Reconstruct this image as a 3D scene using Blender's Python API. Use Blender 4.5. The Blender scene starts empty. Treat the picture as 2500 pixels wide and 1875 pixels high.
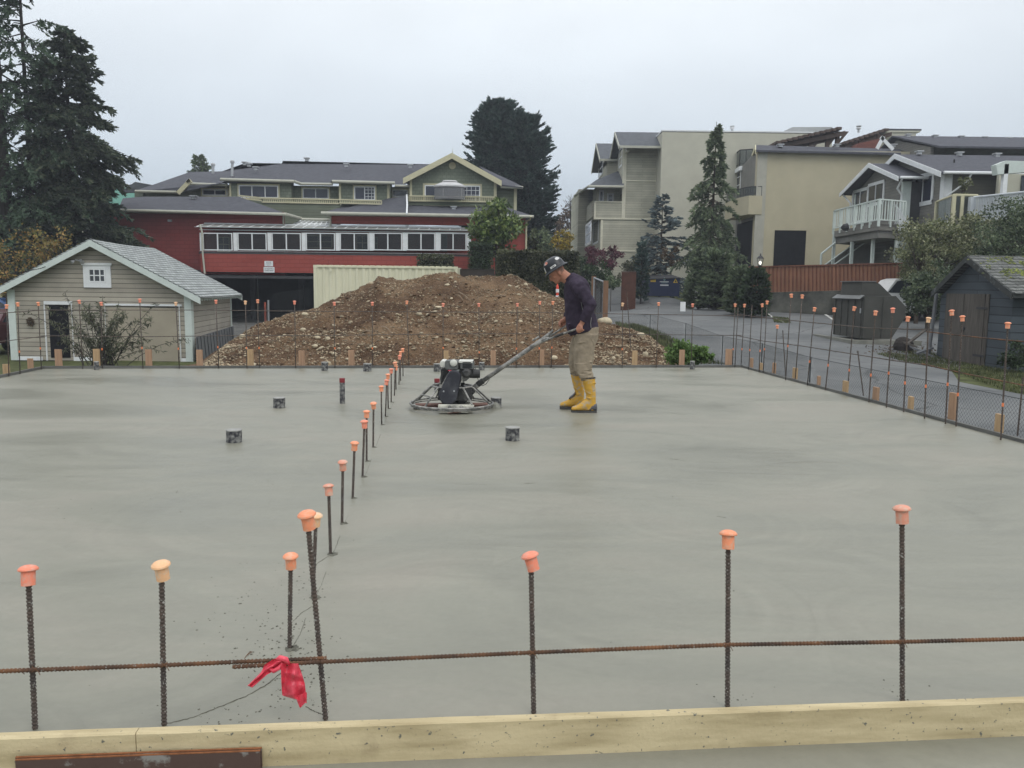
import bpy, math, random
from mathutils import Vector, Matrix, noise
from math import sin, cos, pi, radians
S = bpy.context.scene
# ------------------------------------------------------------------ camera
F = 2000.0; CX, CY = 1250.0, 937.5; CAMH = 1.45
PITCH = math.atan((937.5-699.3)/F); ROLL = 0.012
fw = Vector((0, cos(PITCH), -sin(PITCH))); up0 = Vector((0, sin(PITCH), cos(PITCH))); rt0 = Vector((1, 0, 0))
rt = rt0*cos(ROLL)+up0*sin(ROLL); up = -rt0*sin(ROLL)+up0*cos(ROLL)
cd = bpy.data.cameras.new('camera'); cam = bpy.data.objects.new('camera', cd); S.collection.objects.link(cam)
m = Matrix.Identity(4)
for i in range(3):
    m[i][0] = rt[i]; m[i][1] = up[i]; m[i][2] = -fw[i]
m[2][3] = CAMH
cam.matrix_world = m
cd.sensor_width = 36; cd.lens = F/2500*36; cd.clip_end = 20000; cd.clip_start = .05
S.camera = cam
CAM = Vector((0, 0, CAMH))
# ------------------------------------------------------------------ sky and sun
SUN_EL, SUN_AZ = radians(52), radians(-35)      # azimuth from +Y towards +X
w = bpy.data.worlds.new("World"); S.world = w; w.use_nodes = True
nt = w.node_tree; N = nt.nodes; L = nt.links; N.clear()
def nd(t, **k):
    n = N.new(t)
    for a, b in k.items(): setattr(n, a, b)
    return n
out = nd('ShaderNodeOutputWorld'); bg = nd('ShaderNodeBackground'); L.new(bg.outputs[0], out.inputs[0])
sky = nd('ShaderNodeTexSky'); sky.sky_type = 'NISHITA'; sky.sun_disc = False; sky.sun_elevation = SUN_EL; sky.sun_rotation = SUN_AZ
sk = nd('ShaderNodeVectorMath', operation='SCALE'); sk.inputs[3].default_value = 0.10; L.new(sky.outputs[0], sk.inputs[0])
tc = nd('ShaderNodeTexCoord'); sep = nd('ShaderNodeSeparateXYZ'); L.new(tc.outputs['Generated'], sep.inputs[0])
ramp = nd('ShaderNodeValToRGB'); L.new(sep.outputs[2], ramp.inputs[0])
e = ramp.color_ramp.elements
e[0].position = 0.0; e[0].color = (.49, .58, .66, 1)
e[1].position = 1.0; e[1].color = (1.50, 1.53, 1.58, 1)
for p_, c_ in ((.06, (.57, .67, .74, 1)), (.16, (.74, .81, .86, 1)), (.33, (.94, .98, 1.0, 1)), (.5, (1.08, 1.10, 1.14, 1))):
    x = e.new(p_); x.color = c_
mp = nd('ShaderNodeMapping'); mp.inputs['Scale'].default_value = (1.6, 1.6, 4); L.new(tc.outputs['Generated'], mp.inputs[0])
nz = nd('ShaderNodeTexNoise'); nz.inputs['Scale'].default_value = 1.6; nz.inputs['Detail'].default_value = 5; nz.inputs['Roughness'].default_value = .5
L.new(mp.outputs[0], nz.inputs[0])
mr = nd('ShaderNodeMapRange'); mr.inputs[1].default_value = .3; mr.inputs[2].default_value = .7; mr.inputs[3].default_value = .90; mr.inputs[4].default_value = 1.07
L.new(nz.outputs[0], mr.inputs[0])
sc = nd('ShaderNodeVectorMath', operation='SCALE'); L.new(ramp.outputs[0], sc.inputs[0]); L.new(mr.outputs[0], sc.inputs[3])
mx = nd('ShaderNodeMixRGB'); mx.inputs[0].default_value = .88; L.new(sk.outputs[0], mx.inputs[1]); L.new(sc.outputs[0], mx.inputs[2])
L.new(mx.outputs[0], bg.inputs[0]); bg.inputs[1].default_value = .98
sl = bpy.data.lights.new('sun', 'SUN'); sl.energy = .7; sl.angle = radians(25); sl.color = (1, .96, .9)
so = bpy.data.objects.new('sun', sl); S.collection.objects.link(so)
sd = Vector((sin(SUN_AZ+pi)*cos(SUN_EL), cos(SUN_AZ+pi)*cos(SUN_EL), sin(SUN_EL)))
SUN_AZ += pi; sky.sun_rotation = SUN_AZ
so.rotation_euler = sd.to_track_quat('Z', 'Y').to_euler()
S.view_settings.view_transform = 'Standard'; S.view_settings.look = 'None'; S.view_settings.gamma = 1; S.view_settings.exposure = 0.37
S.render.engine = 'CYCLES'
# ------------------------------------------------------------------ pixel -> place
def ray(px, py):
    return (fw*F + rt*(px-CX) - up*(py-CY))
def W(px, py, d):
    r = ray(px, py); return CAM + r*(d/r.y)
def G(px, py, z=0.0):
    r = ray(px, py); return CAM + r*((z-CAMH)/r.z)
# ------------------------------------------------------------------ terrain height
CP = [(-8,3,-.6),(8,3,-.6),(8,12,-.55),(-8,14,-.8),(0,16,-.6),(14,12,-.55),(-17,27,-1.3),(-11,27,-1.25),(-12,34,-1.1),(-16,21,-1.15),(-22,30,-1.3),
      (-15,46,-.7),(-5,46,-.6),(3,46,-.3),(-6,35,-.35),(4,20,-.5),(6,30,-.1),(8,50,.95),(9,36,.15),(16,46,.6),(25,46,.6),(11,28,-.25),(12.5,22,-.55),
      (18,22,-.5),(16,17,-.55),(8,40,.42),(6,62,1.6),(-30,60,-.5),(0,70,.8),(40,60,1),(-40,30,-1.2),(0,-10,-.5),(60,20,-.3),(-60,90,0),(60,100,1.5),(15,62,1.6),(11,38,.46),(20,38,.46),(26,38,.46),(15,34,.12),(19,34,.12)]
def T(x, y):
    if abs(x) > 150 or y > 180 or y < -60: return 0.0
    s = a = 0.0
    for cx, cy, cz in CP:
        w_ = 1.0/((x-cx)**2+(y-cy)**2+4)**1.6
        s += w_; a += w_*cz
    e_ = 1e-6
    s += e_
    return a/s
def GT(px, py, d0=8, d1=150):
    r = ray(px, py); r = r/r.y; d = d0
    while d < d1:
        p = CAM+r*d
        if p.z <= T(p.x, p.y): break
        d += .1
    p = CAM+r*d
    return Vector((p.x, p.y, T(p.x, p.y)))
# ------------------------------------------------------------------ mesh builder
class MB:
    def __init__(s): s.v = []; s.f = []; s.m = []
    def add(s, vs, fs, mi=0):
        b = len(s.v); s.v += [tuple(p) for p in vs]
        for f_ in fs: s.f.append([b+i for i in f_]); s.m.append(mi)
    def obox(s, o, a, b, c, mi=0):
        o, a, b, c = map(Vector, (o, a, b, c))
        if a.cross(b).dot(c) < 0: a, b = b, a
        vs = [o, o+a, o+a+b, o+b, o+c, o+a+c, o+a+b+c, o+b+c]
        s.add(vs, [(3,2,1,0),(4,5,6,7),(0,1,5,4),(1,2,6,5),(2,3,7,6),(3,0,4,7)], mi)
    def box(s, x0, y0, z0, x1, y1, z1, mi=0):
        s.obox((x0,y0,z0), (x1-x0,0,0), (0,y1-y0,0), (0,0,z1-z0), mi)
    def cbox(s, c, sx, sy, sz, rz=0, mi=0):
        a = Vector((cos(rz), sin(rz), 0)); b = Vector((-sin(rz), cos(rz), 0)); c = Vector(c)
        s.obox(c-a*sx/2-b*sy/2, a*sx, b*sy, Vector((0,0,sz)), mi)
    def extr(s, pts, vec, mi=0):
        pts = [Vector(p) for p in pts]; vec = Vector(vec); n = len(pts)
        nn = Vector((0,0,0))
        for i in range(n): nn += (pts[i]-pts[0]).cross(pts[(i+1) % n]-pts[0])
        if nn.dot(vec) > 0: pts = pts[::-1]
        vs = pts+[p+vec for p in pts]
        s.add(vs, [list(range(n)), list(range(2*n-1, n-1, -1))]+[(i+n, (i+1) % n+n, (i+1) % n, i) for i in range(n)][::1], mi)
    def tube(s, pts, r, n=8, mi=0, cap=True, flat=1.0, upv=None):
        pts = [Vector(p) for p in pts]; k = len(pts)
        rs = r if isinstance(r, (list, tuple)) else [r]*k
        ref = None; vs = []
        for i, p in enumerate(pts):
            t = (pts[min(i+1, k-1)]-pts[max(i-1, 0)])
            if t.length < 1e-9: t = Vector((0,0,1))
            t.normalize()
            if ref is None:
                ref = Vector(upv) if upv else (Vector((0,0,1)) if abs(t.z) < .9 else Vector((0,1,0)))
            a = ref-t*ref.dot(t)
            if a.length < 1e-6: a = t.orthogonal()
            a.normalize(); b = t.cross(a); ref = a
            for j in range(n):
                an = 2*pi*j/n
                vs.append(p+a*cos(an)*rs[i]+b*sin(an)*rs[i]*flat)
        fs = []
        for i in range(k-1):
            for j in range(n):
                fs.append((i*n+j, i*n+(j+1) % n, (i+1)*n+(j+1) % n, (i+1)*n+j))
        if cap: fs.append(list(range(n))[::-1]); fs.append([(k-1)*n+j for j in range(n)])
        s.add(vs, fs, mi)
    def lathe(s, o, prof, n=16, ax=(0,0,1), mi=0, sx=1.0):
        o = Vector(o); ax = Vector(ax).normalized(); a = ax.orthogonal().normalized(); b = ax.cross(a); vs = []; fs = []
        for r, h in prof:
            for j in range(n): vs.append(o+ax*h+(a*cos(2*pi*j/n)+b*sin(2*pi*j/n))*r)
        for i in range(len(prof)-1):
            for j in range(n): fs.append((i*n+j, i*n+(j+1) % n, (i+1)*n+(j+1) % n, (i+1)*n+j))
        fs.append(list(range(n))[::-1]); fs.append([(len(prof)-1)*n+j for j in range(n)])
        s.add(vs, fs, mi)
    def ell(s, c, ax, rr, n=14, k=9, mi=0):
        c = Vector(c); a, b, d = [Vector(v).normalized() for v in ax]; vs = []; fs = []
        for i in range(k+1):
            th = pi*i/k
            for j in range(n):
                ph = 2*pi*j/n
                vs.append(c+a*(rr[0]*sin(th)*cos(ph))+b*(rr[1]*sin(th)*sin(ph))+d*(rr[2]*cos(th)))
        for i in range(k):
            for j in range(n): fs.append(((i+1)*n+j, (i+1)*n+(j+1) % n, i*n+(j+1) % n, i*n+j))
        s.add(vs, fs, mi)
    def loft(s, secs, n=18, mi=0):
        """secs: (centre, half vector a, half vector b)"""
        vs = []; fs = []
        for c, a, b in secs:
            c, a, b = Vector(c), Vector(a), Vector(b)
            for j in range(n):
                t = 2*pi*j/n; vs.append(c+a*cos(t)+b*sin(t))
        for i in range(len(secs)-1):
            for j in range(n): fs.append((i*n+j, i*n+(j+1) % n, (i+1)*n+(j+1) % n, (i+1)*n+j))
        fs.append(list(range(n))[::-1]); fs.append([(len(secs)-1)*n+j for j in range(n)])
        s.add(vs, fs, mi)
def mesh(name, mb, mats, off=Vector((0,0,0)), smooth=False):
    me = bpy.data.meshes.new(name)
    me.from_pydata([(x-off[0], y-off[1], z-off[2]) for x, y, z in mb.v], [], mb.f)
    if not isinstance(mats, (list, tuple)): mats = [mats]
    for q in mats: me.materials.append(q)
    if len(mats) > 1: me.polygons.foreach_set('material_index', mb.m)
    if smooth: me.polygons.foreach_set('use_smooth', [True]*len(me.polygons))
    me.update(); return me
def rootof(o):
    p = Vector((0,0,0))
    while o is not None: p += o.location; o = o.parent
    return p
def obj(name, mb, mats, parent=None, smooth=False, at=None, label=None):
    off = rootof(parent) if parent else (Vector(at) if at is not None else Vector((0,0,0)))
    o = bpy.data.objects.new(name, mesh(name, mb, mats, off, smooth)); S.collection.objects.link(o)
    if parent: o.parent = parent
    else: o.location = off
    if label: o['label'] = label
    return o
def tag(o, label, cat, group=None, kind=None):
    o['label'] = label; o['category'] = cat
    if group: o['group'] = group
    if kind: o['kind'] = kind
    return o
def thing(name, label, cat, loc, group=None):
    o = bpy.data.objects.new(name, None); S.collection.objects.link(o); o.location = loc; o.empty_display_size = .2
    return tag(o, label, cat, group)
def struct(name, mb, mats, at=None, smooth=False, kind='structure'):
    o = obj(name, mb, mats, None, smooth, at); o['kind'] = kind; return o
def inst(name, me, parent, loc, rot=None):
    o = bpy.data.objects.new(name, me); S.collection.objects.link(o); o.parent = parent; o.location = loc
    if rot is not None: o.rotation_mode = 'QUATERNION'; o.rotation_quaternion = rot
    return o
# ------------------------------------------------------------------ materials
def newmat(name):
    mt = bpy.data.materials.new(name); mt.use_nodes = True; t = mt.node_tree; return mt, t, t.nodes['Principled BSDF']
def mat(name, col, rough=.8, spec=.3, ns=6.0, na=.18, bump=0.0, bs=None, metal=0.0, stretch=(1,1,1), col2=None, thr=None, detail=4, island=0.0, objrand=0.0):
    mt, t, b = newmat(name); n = t.nodes; l = t.links
    b.inputs['Roughness'].default_value = rough; b.inputs['Specular IOR Level'].default_value = spec; b.inputs['Metallic'].default_value = metal
    tc = n.new('ShaderNodeTexCoord'); mp = n.new('ShaderNodeMapping'); mp.inputs['Scale'].default_value = stretch; l.new(tc.outputs['Object'], mp.inputs[0])
    z = n.new('ShaderNodeTexNoise'); z.inputs['Scale'].default_value = ns; z.inputs['Detail'].default_value = detail; z.inputs['Roughness'].default_value = .62; l.new(mp.outputs[0], z.inputs[0])
    r = n.new('ShaderNodeValToRGB'); l.new(z.outputs[0], r.inputs[0]); e = r.color_ramp.elements
    lo, hi = (thr if thr else (.3, .7))
    e[0].position = lo; e[1].position = hi
    c1 = [c*(1-na) for c in col]; c2 = list(col2) if col2 else [min(1, c*(1+na)) for c in col]
    if col2: c1 = list(col)
    e[0].color = (*c1, 1); e[1].color = (*c2, 1)
    last = r.outputs[0]
    if island or objrand:
        g = n.new('ShaderNodeNewGeometry') if island else n.new('ShaderNodeObjectInfo')
        m2 = n.new('ShaderNodeMapRange'); a = island or objrand; m2.inputs[3].default_value = 1-a; m2.inputs[4].default_value = 1+a
        l.new(g.outputs['Random Per Island' if island else 'Random'], m2.inputs[0])
        v = n.new('ShaderNodeVectorMath'); v.operation = 'SCALE'; l.new(last, v.inputs[0]); l.new(m2.outputs[0], v.inputs[3]); last = v.outputs[0]
    l.new(last, b.inputs['Base Color'])
    if bump:
        z2 = n.new('ShaderNodeTexNoise'); z2.inputs['Scale'].default_value = bs or ns*4; z2.inputs['Detail'].default_value = 6; l.new(mp.outputs[0], z2.inputs[0])
        bp = n.new('ShaderNodeBump'); bp.inputs['Strength'].default_value = 1; bp.inputs['Distance'].default_value = bump
        l.new(z2.outputs[0], bp.inputs['Height']); l.new(bp.outputs[0], b.inputs['Normal'])
    return mt
def course(name, col, pitch, dark=.45, duty=.14, brick=0.0, vary=.12, rough=.8, bw=None, ns=1.2, spec=.25, mortar=.5):
    """lap siding / shingle courses: a groove every `pitch` metres of height, optional random joints"""
    mt, t, b = newmat(name); n = t.nodes; l = t.links
    b.inputs['Roughness'].default_value = rough; b.inputs['Specular IOR Level'].default_value = spec
    tc = n.new('ShaderNodeTexCoord'); sp = n.new('ShaderNodeSeparateXYZ'); l.new(tc.outputs['Object'], sp.inputs[0])
    ad = n.new('ShaderNodeMath'); ad.operation = 'ADD'; l.new(sp.outputs[0], ad.inputs[0]); l.new(sp.outputs[1], ad.inputs[1])
    cb = n.new('ShaderNodeCombineXYZ'); l.new(ad.outputs[0], cb.inputs[0]); l.new(sp.outputs[2], cb.inputs[1])
    bt = n.new('ShaderNodeTexBrick'); bt.inputs['Scale'].default_value = 1; bt.inputs['Row Height'].default_value = pitch; bt.inputs['Brick Width'].default_value = bw or 60
    bt.inputs['Mortar Size'].default_value = pitch*duty*.5 if not brick else brick; bt.inputs['Mortar Smooth'].default_value = .3; bt.inputs['Bias'].default_value = 0
    bt.inputs['Color1'].default_value = (*[c*(1-vary) for c in col], 1); bt.inputs['Color2'].default_value = (*[c*(1+vary) for c in col], 1); bt.inputs['Mortar'].default_value = (*[c*dark for c in col], 1)
    l.new(cb.outputs[0], bt.inputs[0])
    z = n.new('ShaderNodeTexNoise'); z.inputs['Scale'].default_value = ns; z.inputs['Detail'].default_value = 5; l.new(tc.outputs['Object'], z.inputs[0])
    m2 = n.new('ShaderNodeMapRange'); m2.inputs[1].default_value = .3; m2.inputs[2].default_value = .7; m2.inputs[3].default_value = .86; m2.inputs[4].default_value = 1.12; l.new(z.outputs[0], m2.inputs[0])
    v = n.new('ShaderNodeVectorMath'); v.operation = 'SCALE'; l.new(bt.outputs[0], v.inputs[0]); l.new(m2.outputs[0], v.inputs[3]); l.new(v.outputs[0], b.inputs['Base Color'])
    bp = n.new('ShaderNodeBump'); bp.inputs['Strength'].default_value = .6; bp.inputs['Distance'].default_value = .01; bp.invert = True
    l.new(bt.outputs['Fac'], bp.inputs['Height']); l.new(bp.outputs[0], b.inputs['Normal'])
    return mt
def glassmat(name, tint=(.02,.025,.03), tr=.0, rough=.04):
    mt, t, b = newmat(name); b.inputs['Base Color'].default_value = (*tint, 1); b.inputs['Roughness'].default_value = rough; b.inputs['Specular IOR Level'].default_value = .55
    n = t.nodes; l = t.links
    z = n.new('ShaderNodeTexNoise'); z.inputs['Scale'].default_value = .7; bp = n.new('ShaderNodeBump'); bp.inputs['Strength'].default_value = .4; bp.inputs['Distance'].default_value = .01
    l.new(z.outputs[0], bp.inputs['Height']); l.new(bp.outputs[0], b.inputs['Normal'])
    if tr:
        tb = n.new('ShaderNodeBsdfTransparent'); tb.inputs[0].default_value = (.8,.83,.82,1); mxs = n.new('ShaderNodeMixShader'); mxs.inputs[0].default_value = tr
        l.new(b.outputs[0], mxs.inputs[1]); l.new(tb.outputs[0], mxs.inputs[2]); l.new(mxs.outputs[0], n['Material Output'].inputs[0])
    return mt
MAT = {}
def leaf(name, c, rough=.65, var=.4, ns=1.2, tr=.25, spec=.2):
    mt, t, b = newmat(name); n = t.nodes; l = t.links
    b.inputs['Roughness'].default_value = rough; b.inputs['Specular IOR Level'].default_value = spec
    g = n.new('ShaderNodeNewGeometry'); r = n.new('ShaderNodeValToRGB'); l.new(g.outputs['Random Per Island'], r.inputs[0])
    e = r.color_ramp.elements; e[0].color = (*[x*(1-var) for x in c[0]], 1); e[1].color = (*c[-1], 1); e[0].position = 0; e[1].position = 1
    for i in range(1, len(c)-1):
        q = e.new(i/(len(c)-1)); q.color = (*c[i], 1)
    tc = n.new('ShaderNodeTexCoord'); z = n.new('ShaderNodeTexNoise'); z.inputs['Scale'].default_value = ns; l.new(tc.outputs['Object'], z.inputs[0])
    m2 = n.new('ShaderNodeMapRange'); m2.inputs[1].default_value = .35; m2.inputs[2].default_value = .65; m2.inputs[3].default_value = .65; m2.inputs[4].default_value = 1.35; l.new(z.outputs[0], m2.inputs[0])
    v = n.new('ShaderNodeVectorMath'); v.operation = 'SCALE'; l.new(r.outputs[0], v.inputs[0]); l.new(m2.outputs[0], v.inputs[3]); l.new(v.outputs[0], b.inputs['Base Color'])
    m2.inputs[3].default_value *= 1.12; m2.inputs[4].default_value *= 1.15
    if tr:
        tb = n.new('ShaderNodeBsdfTranslucent'); l.new(v.outputs[0], tb.inputs[0]); mxs = n.new('ShaderNodeMixShader'); mxs.inputs[0].default_value = tr
        l.new(b.outputs[0], mxs.inputs[1]); l.new(tb.outputs[0], mxs.inputs[2]); l.new(mxs.outputs[0], n['Material Output'].inputs[0])
    return mt
# ------------------------------------------------------------------ facade frame
class Fac:
    def __init__(s, A, B):
        s.A = Vector((A[0], A[1], 0)); s.B = Vector((B[0], B[1], 0)); s.u = (s.B-s.A).normalized()
        s.n = Vector((s.u.y, -s.u.x, 0))
        if s.n.dot(CAM-s.A) < 0: s.n = -s.n
    @classmethod
    def px(c, pa, da, pb, db):
        a = W(pa, 700, da); b = W(pb, 700, db); return c(a, b)
    @classmethod
    def gr(c, a, b): return c(G(*a), G(*b))
    def hit(s, px, py, out=0.0):
        r = ray(px, py); o = s.A+s.n*out; t = (o-CAM).dot(s.n)/r.dot(s.n); return CAM+r*t
    def sz(s, px, py, out=0.0):
        p = s.hit(px, py, out); return ((p-s.A).dot(s.u), p.z)
    def P(s, a, z, out=0.0): return s.A+s.u*a+s.n*out+Vector((0,0,z))
    def rs(s, mb, a0, z0, a1, z1, o0, o1, mi=0):
        mb.obox(s.P(a0, z0, o0), s.u*(a1-a0), s.n*(o1-o0), Vector((0,0,z1-z0)), mi)
    def rect(s, mb, x0, y0, x1, y1, o0, o1, mi=0, zb=None):
        om = max(o0, o1); a0, z1 = s.sz(x0, y0, om); a1, z0 = s.sz(x1, y1, om)
        if zb is not None: z0 = zb
        s.rs(mb, a0, z0, a1, z1, o0, o1, mi)
    def poly(s, mb, pts, o0, o1, mi=0):
        om = max(o0, o1); mb.extr([s.hit(p[0], p[1], om)+s.n*(o0-om) for p in pts], s.n*(o1-o0), mi)
    def beam(s, mb, p, q, wd, o0, o1, mi=0):
        om = max(o0, o1); a = s.hit(p[0], p[1], om)+s.n*(o0-om); b = s.hit(q[0], q[1], om)+s.n*(o0-om); t = (b-a).normalized(); v = s.n.cross(t).normalized()
        if v.z < 0: v = -v
        mb.obox(a, b-a, v*(-wd), s.n*(o1-o0), mi)
    def window(s, parent, x0, y0, x1, y1, fm, gm, nx=2, ny=1, fwid=.06, mw=.04, o=.0, trim=None, tw=.1, name='window', proud=.05, grid=None):
        a0, z1 = s.sz(x0, y0, o); a1, z0 = s.sz(x1, y1, o)
        f_ = MB()
        s.rs(f_, a0, z0, a0+fwid, z1, o, o+proud); s.rs(f_, a1-fwid, z0, a1, z1, o, o+proud)
        s.rs(f_, a0+fwid, z0, a1-fwid, z0+fwid, o, o+proud); s.rs(f_, a0+fwid, z1-fwid, a1-fwid, z1, o, o+proud)
        for i in range(1, nx):
            c = a0+(a1-a0)*i/nx; s.rs(f_, c-mw/2, z0+fwid, c+mw/2, z1-fwid, o, o+proud-.005)
        for i in range(1, ny):
            c = z0+(z1-z0)*i/ny; s.rs(f_, a0+fwid, c-mw/2, a1-fwid, c+mw/2, o, o+proud-.012)
        if grid:
            g0, g1, kx, ky = grid
            b0 = a0+(a1-a0)*g0; b1 = a0+(a1-a0)*g1
            for i in range(1, kx): c = b0+(b1-b0)*i/kx; s.rs(f_, c-.012, z0+fwid, c+.012, z1-fwid, o, o+.035)
            for i in range(1, ky): c = z0+(z1-z0)*i/ky; s.rs(f_, b0+.02, c-.012, b1-.02, c+.012, o, o+.032)
        wo = obj(name, f_, fm, parent)
        g_ = MB(); s.rs(g_, a0+fwid*.5, z0+fwid*.5, a1-fwid*.5, z1-fwid*.5, o+.002, o+.02); obj('pane', g_, (gm if gm.name != 'window_glass' or random.random() < .55 else (GL2 if random.random() < .4 else GL3)), wo)
        if trim:
            t_ = MB(); e = tw
            s.rs(t_, a0-e, z0-e, a0-.002, z1+e, o, o+.04); s.rs(t_, a1+.002, z0-e, a1+e, z1+e, o, o+.04)
            s.rs(t_, a0-.002, z1+.002, a1+.002, z1+e, o, o+.043); s.rs(t_, a0-.002, z0-e, a1+.002, z0-.002, o, o+.043)
            obj('trim', t_, trim, wo)
        return wo
ORD = ['first','second','third','fourth','fifth','sixth','seventh','eighth','ninth','tenth','eleventh','twelfth','thirteenth','fourteenth','fifteenth','sixteenth','seventeenth','eighteenth','nineteenth','twentieth','twenty-first','twenty-second','twenty-third','twenty-fourth']
# ================================================================== ground, slab, forms
random.seed(4)
# concrete
def concrete(name, c1=(.172,.170,.132), c2=(.246,.233,.189)):
    mt, t, b = newmat(name); n = t.nodes; l = t.links
    tc = n.new('ShaderNodeTexCoord')
    mp = n.new('ShaderNodeMapping'); mp.inputs['Scale'].default_value = (.5, 1.0, 1); mp.inputs['Rotation'].default_value = (0,0,.15); l.new(tc.outputs['Object'], mp.inputs[0])
    a = n.new('ShaderNodeTexNoise'); a.inputs['Scale'].default_value = .8; a.inputs['Detail'].default_value = 9; a.inputs['Roughness'].default_value = .6; a.inputs['Distortion'].default_value = .8; l.new(mp.outputs[0], a.inputs[0])
    r = n.new('ShaderNodeValToRGB'); l.new(a.outputs[0], r.inputs[0]); e = r.color_ramp.elements; e[0].position = .32; e[1].position = .68; e[0].color = (*c1,1); e[1].color = (*c2,1)
    q = e.new(.5); q.color = (.211,.208,.164,1)
    # long soft trowel streaks
    mp2 = n.new('ShaderNodeMapping'); mp2.inputs['Scale'].default_value = (.6, 1.9, 1); mp2.inputs['Rotation'].default_value = (0,0,-.1); l.new(tc.outputs['Object'], mp2.inputs[0])
    s = n.new('ShaderNodeTexNoise'); s.inputs['Scale'].default_value = 1.6; s.inputs['Detail'].default_value = 6; s.inputs['Distortion'].default_value = 1.5; l.new(mp2.outputs[0], s.inputs[0])
    m1 = n.new('ShaderNodeMapRange'); m1.inputs[1].default_value = .3; m1.inputs[2].default_value = .7; m1.inputs[3].default_value = .955; m1.inputs[4].default_value = 1.045; l.new(s.outputs[0], m1.inputs[0])
    g = n.new('ShaderNodeTexNoise'); g.inputs['Scale'].default_value = 26; g.inputs['Detail'].default_value = 9; g.inputs['Roughness'].default_value = .75; l.new(tc.outputs['Object'], g.inputs[0])
    m2 = n.new('ShaderNodeMapRange'); m2.inputs[1].default_value = .25; m2.inputs[2].default_value = .75; m2.inputs[3].default_value = .93; m2.inputs[4].default_value = 1.07; l.new(g.outputs[0], m2.inputs[0])
    mu = n.new('ShaderNodeMath'); mu.operation = 'MULTIPLY'; l.new(m1.outputs[0], mu.inputs[0]); l.new(m2.outputs[0], mu.inputs[1])
    v = n.new('ShaderNodeVectorMath'); v.operation = 'SCALE'; l.new(r.outputs[0], v.inputs[0]); l.new(mu.outputs[0], v.inputs[3]); l.new(v.outputs[0], b.inputs['Base Color'])
    # overlapping trowel arcs: rings round scattered centres, faded in patches
    vo = n.new('ShaderNodeTexVoronoi'); vo.inputs['Scale'].default_value = .62; l.new(tc.outputs['Object'], vo.inputs[0])
    cx = n.new('ShaderNodeMath'); cx.operation = 'MULTIPLY'; cx.inputs[1].default_value = 24; l.new(vo.outputs['Distance'], cx.inputs[0])
    sx_ = n.new('ShaderNodeSeparateColor'); l.new(vo.outputs['Color'], sx_.inputs[0]); cy = n.new('ShaderNodeMath'); cy.operation = 'MULTIPLY'; cy.inputs[1].default_value = 20; l.new(sx_.outputs[0], cy.inputs[0])
    cv = n.new('ShaderNodeCombineXYZ'); l.new(cx.outputs[0], cv.inputs[0]); l.new(cy.outputs[0], cv.inputs[1]); an = n.new('ShaderNodeTexNoise'); an.inputs['Scale'].default_value = 1.0; an.inputs['Detail'].default_value = 4; l.new(cv.outputs[0], an.inputs[0])
    mk_ = n.new('ShaderNodeTexNoise'); mk_.inputs['Scale'].default_value = .9; l.new(tc.outputs['Object'], mk_.inputs[0])
    mq = n.new('ShaderNodeMapRange'); mq.inputs[1].default_value = .42; mq.inputs[2].default_value = .60; l.new(mk_.outputs[0], mq.inputs[0])
    ar = n.new('ShaderNodeMapRange'); ar.inputs[1].default_value = .3; ar.inputs[2].default_value = .7; ar.inputs[3].default_value = -.07; ar.inputs[4].default_value = .07; l.new(an.outputs[0], ar.inputs[0])
    am = n.new('ShaderNodeMath'); am.operation = 'MULTIPLY'; l.new(ar.outputs[0], am.inputs[0]); l.new(mq.outputs[0], am.inputs[1])
    ad1 = n.new('ShaderNodeMath'); ad1.operation = 'ADD'; ad1.inputs[1].default_value = 1; l.new(am.outputs[0], ad1.inputs[0])
    v2 = n.new('ShaderNodeVectorMath'); v2.operation = 'SCALE'; l.new(v.outputs[0], v2.inputs[0]); l.new(ad1.outputs[0], v2.inputs[3]); l.new(v2.outputs[0], b.inputs['Base Color'])
    m3 = n.new('ShaderNodeMapRange'); m3.inputs[1].default_value = .3; m3.inputs[2].default_value = .7; m3.inputs[3].default_value = .28; m3.inputs[4].default_value = .56; l.new(a.outputs[0], m3.inputs[0]); l.new(m3.outputs[0], b.inputs['Roughness'])
    b.inputs['Specular IOR Level'].default_value = .4
    ad = n.new('ShaderNodeMath'); ad.operation = 'MULTIPLY_ADD'; l.new(s.outputs[0], ad.inputs[0]); ad.inputs[1].default_value = 1.0
    g2 = n.new('ShaderNodeTexNoise'); g2.inputs['Scale'].default_value = 14; g2.inputs['Detail'].default_value = 6; l.new(mp2.outputs[0], g2.inputs[0]); mm = n.new('ShaderNodeMath'); mm.operation = 'MULTIPLY'; mm.inputs[1].default_value = .16; l.new(g2.outputs[0], mm.inputs[0]); l.new(mm.outputs[0], ad.inputs[2])
    bp = n.new('ShaderNodeBump'); bp.inputs['Strength'].default_value = 1; bp.inputs['Distance'].default_value = .006; l.new(ad.outputs[0], bp.inputs['Height']); l.new(bp.outputs[0], b.inputs['Normal'])
    return mt
MC = concrete('wet_concrete')
MC2 = mat('old_concrete', (.20,.20,.17), .7, .3, 3, .25, .004, 30)
MDIRT = mat('brown_soil', (.085,.058,.037), .95, .1, 2.2, .35, .02, 30)
MGRASSG = mat('grass_ground', (.075,.085,.035), .95, .1, 3, .4, .01, 40)
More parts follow.
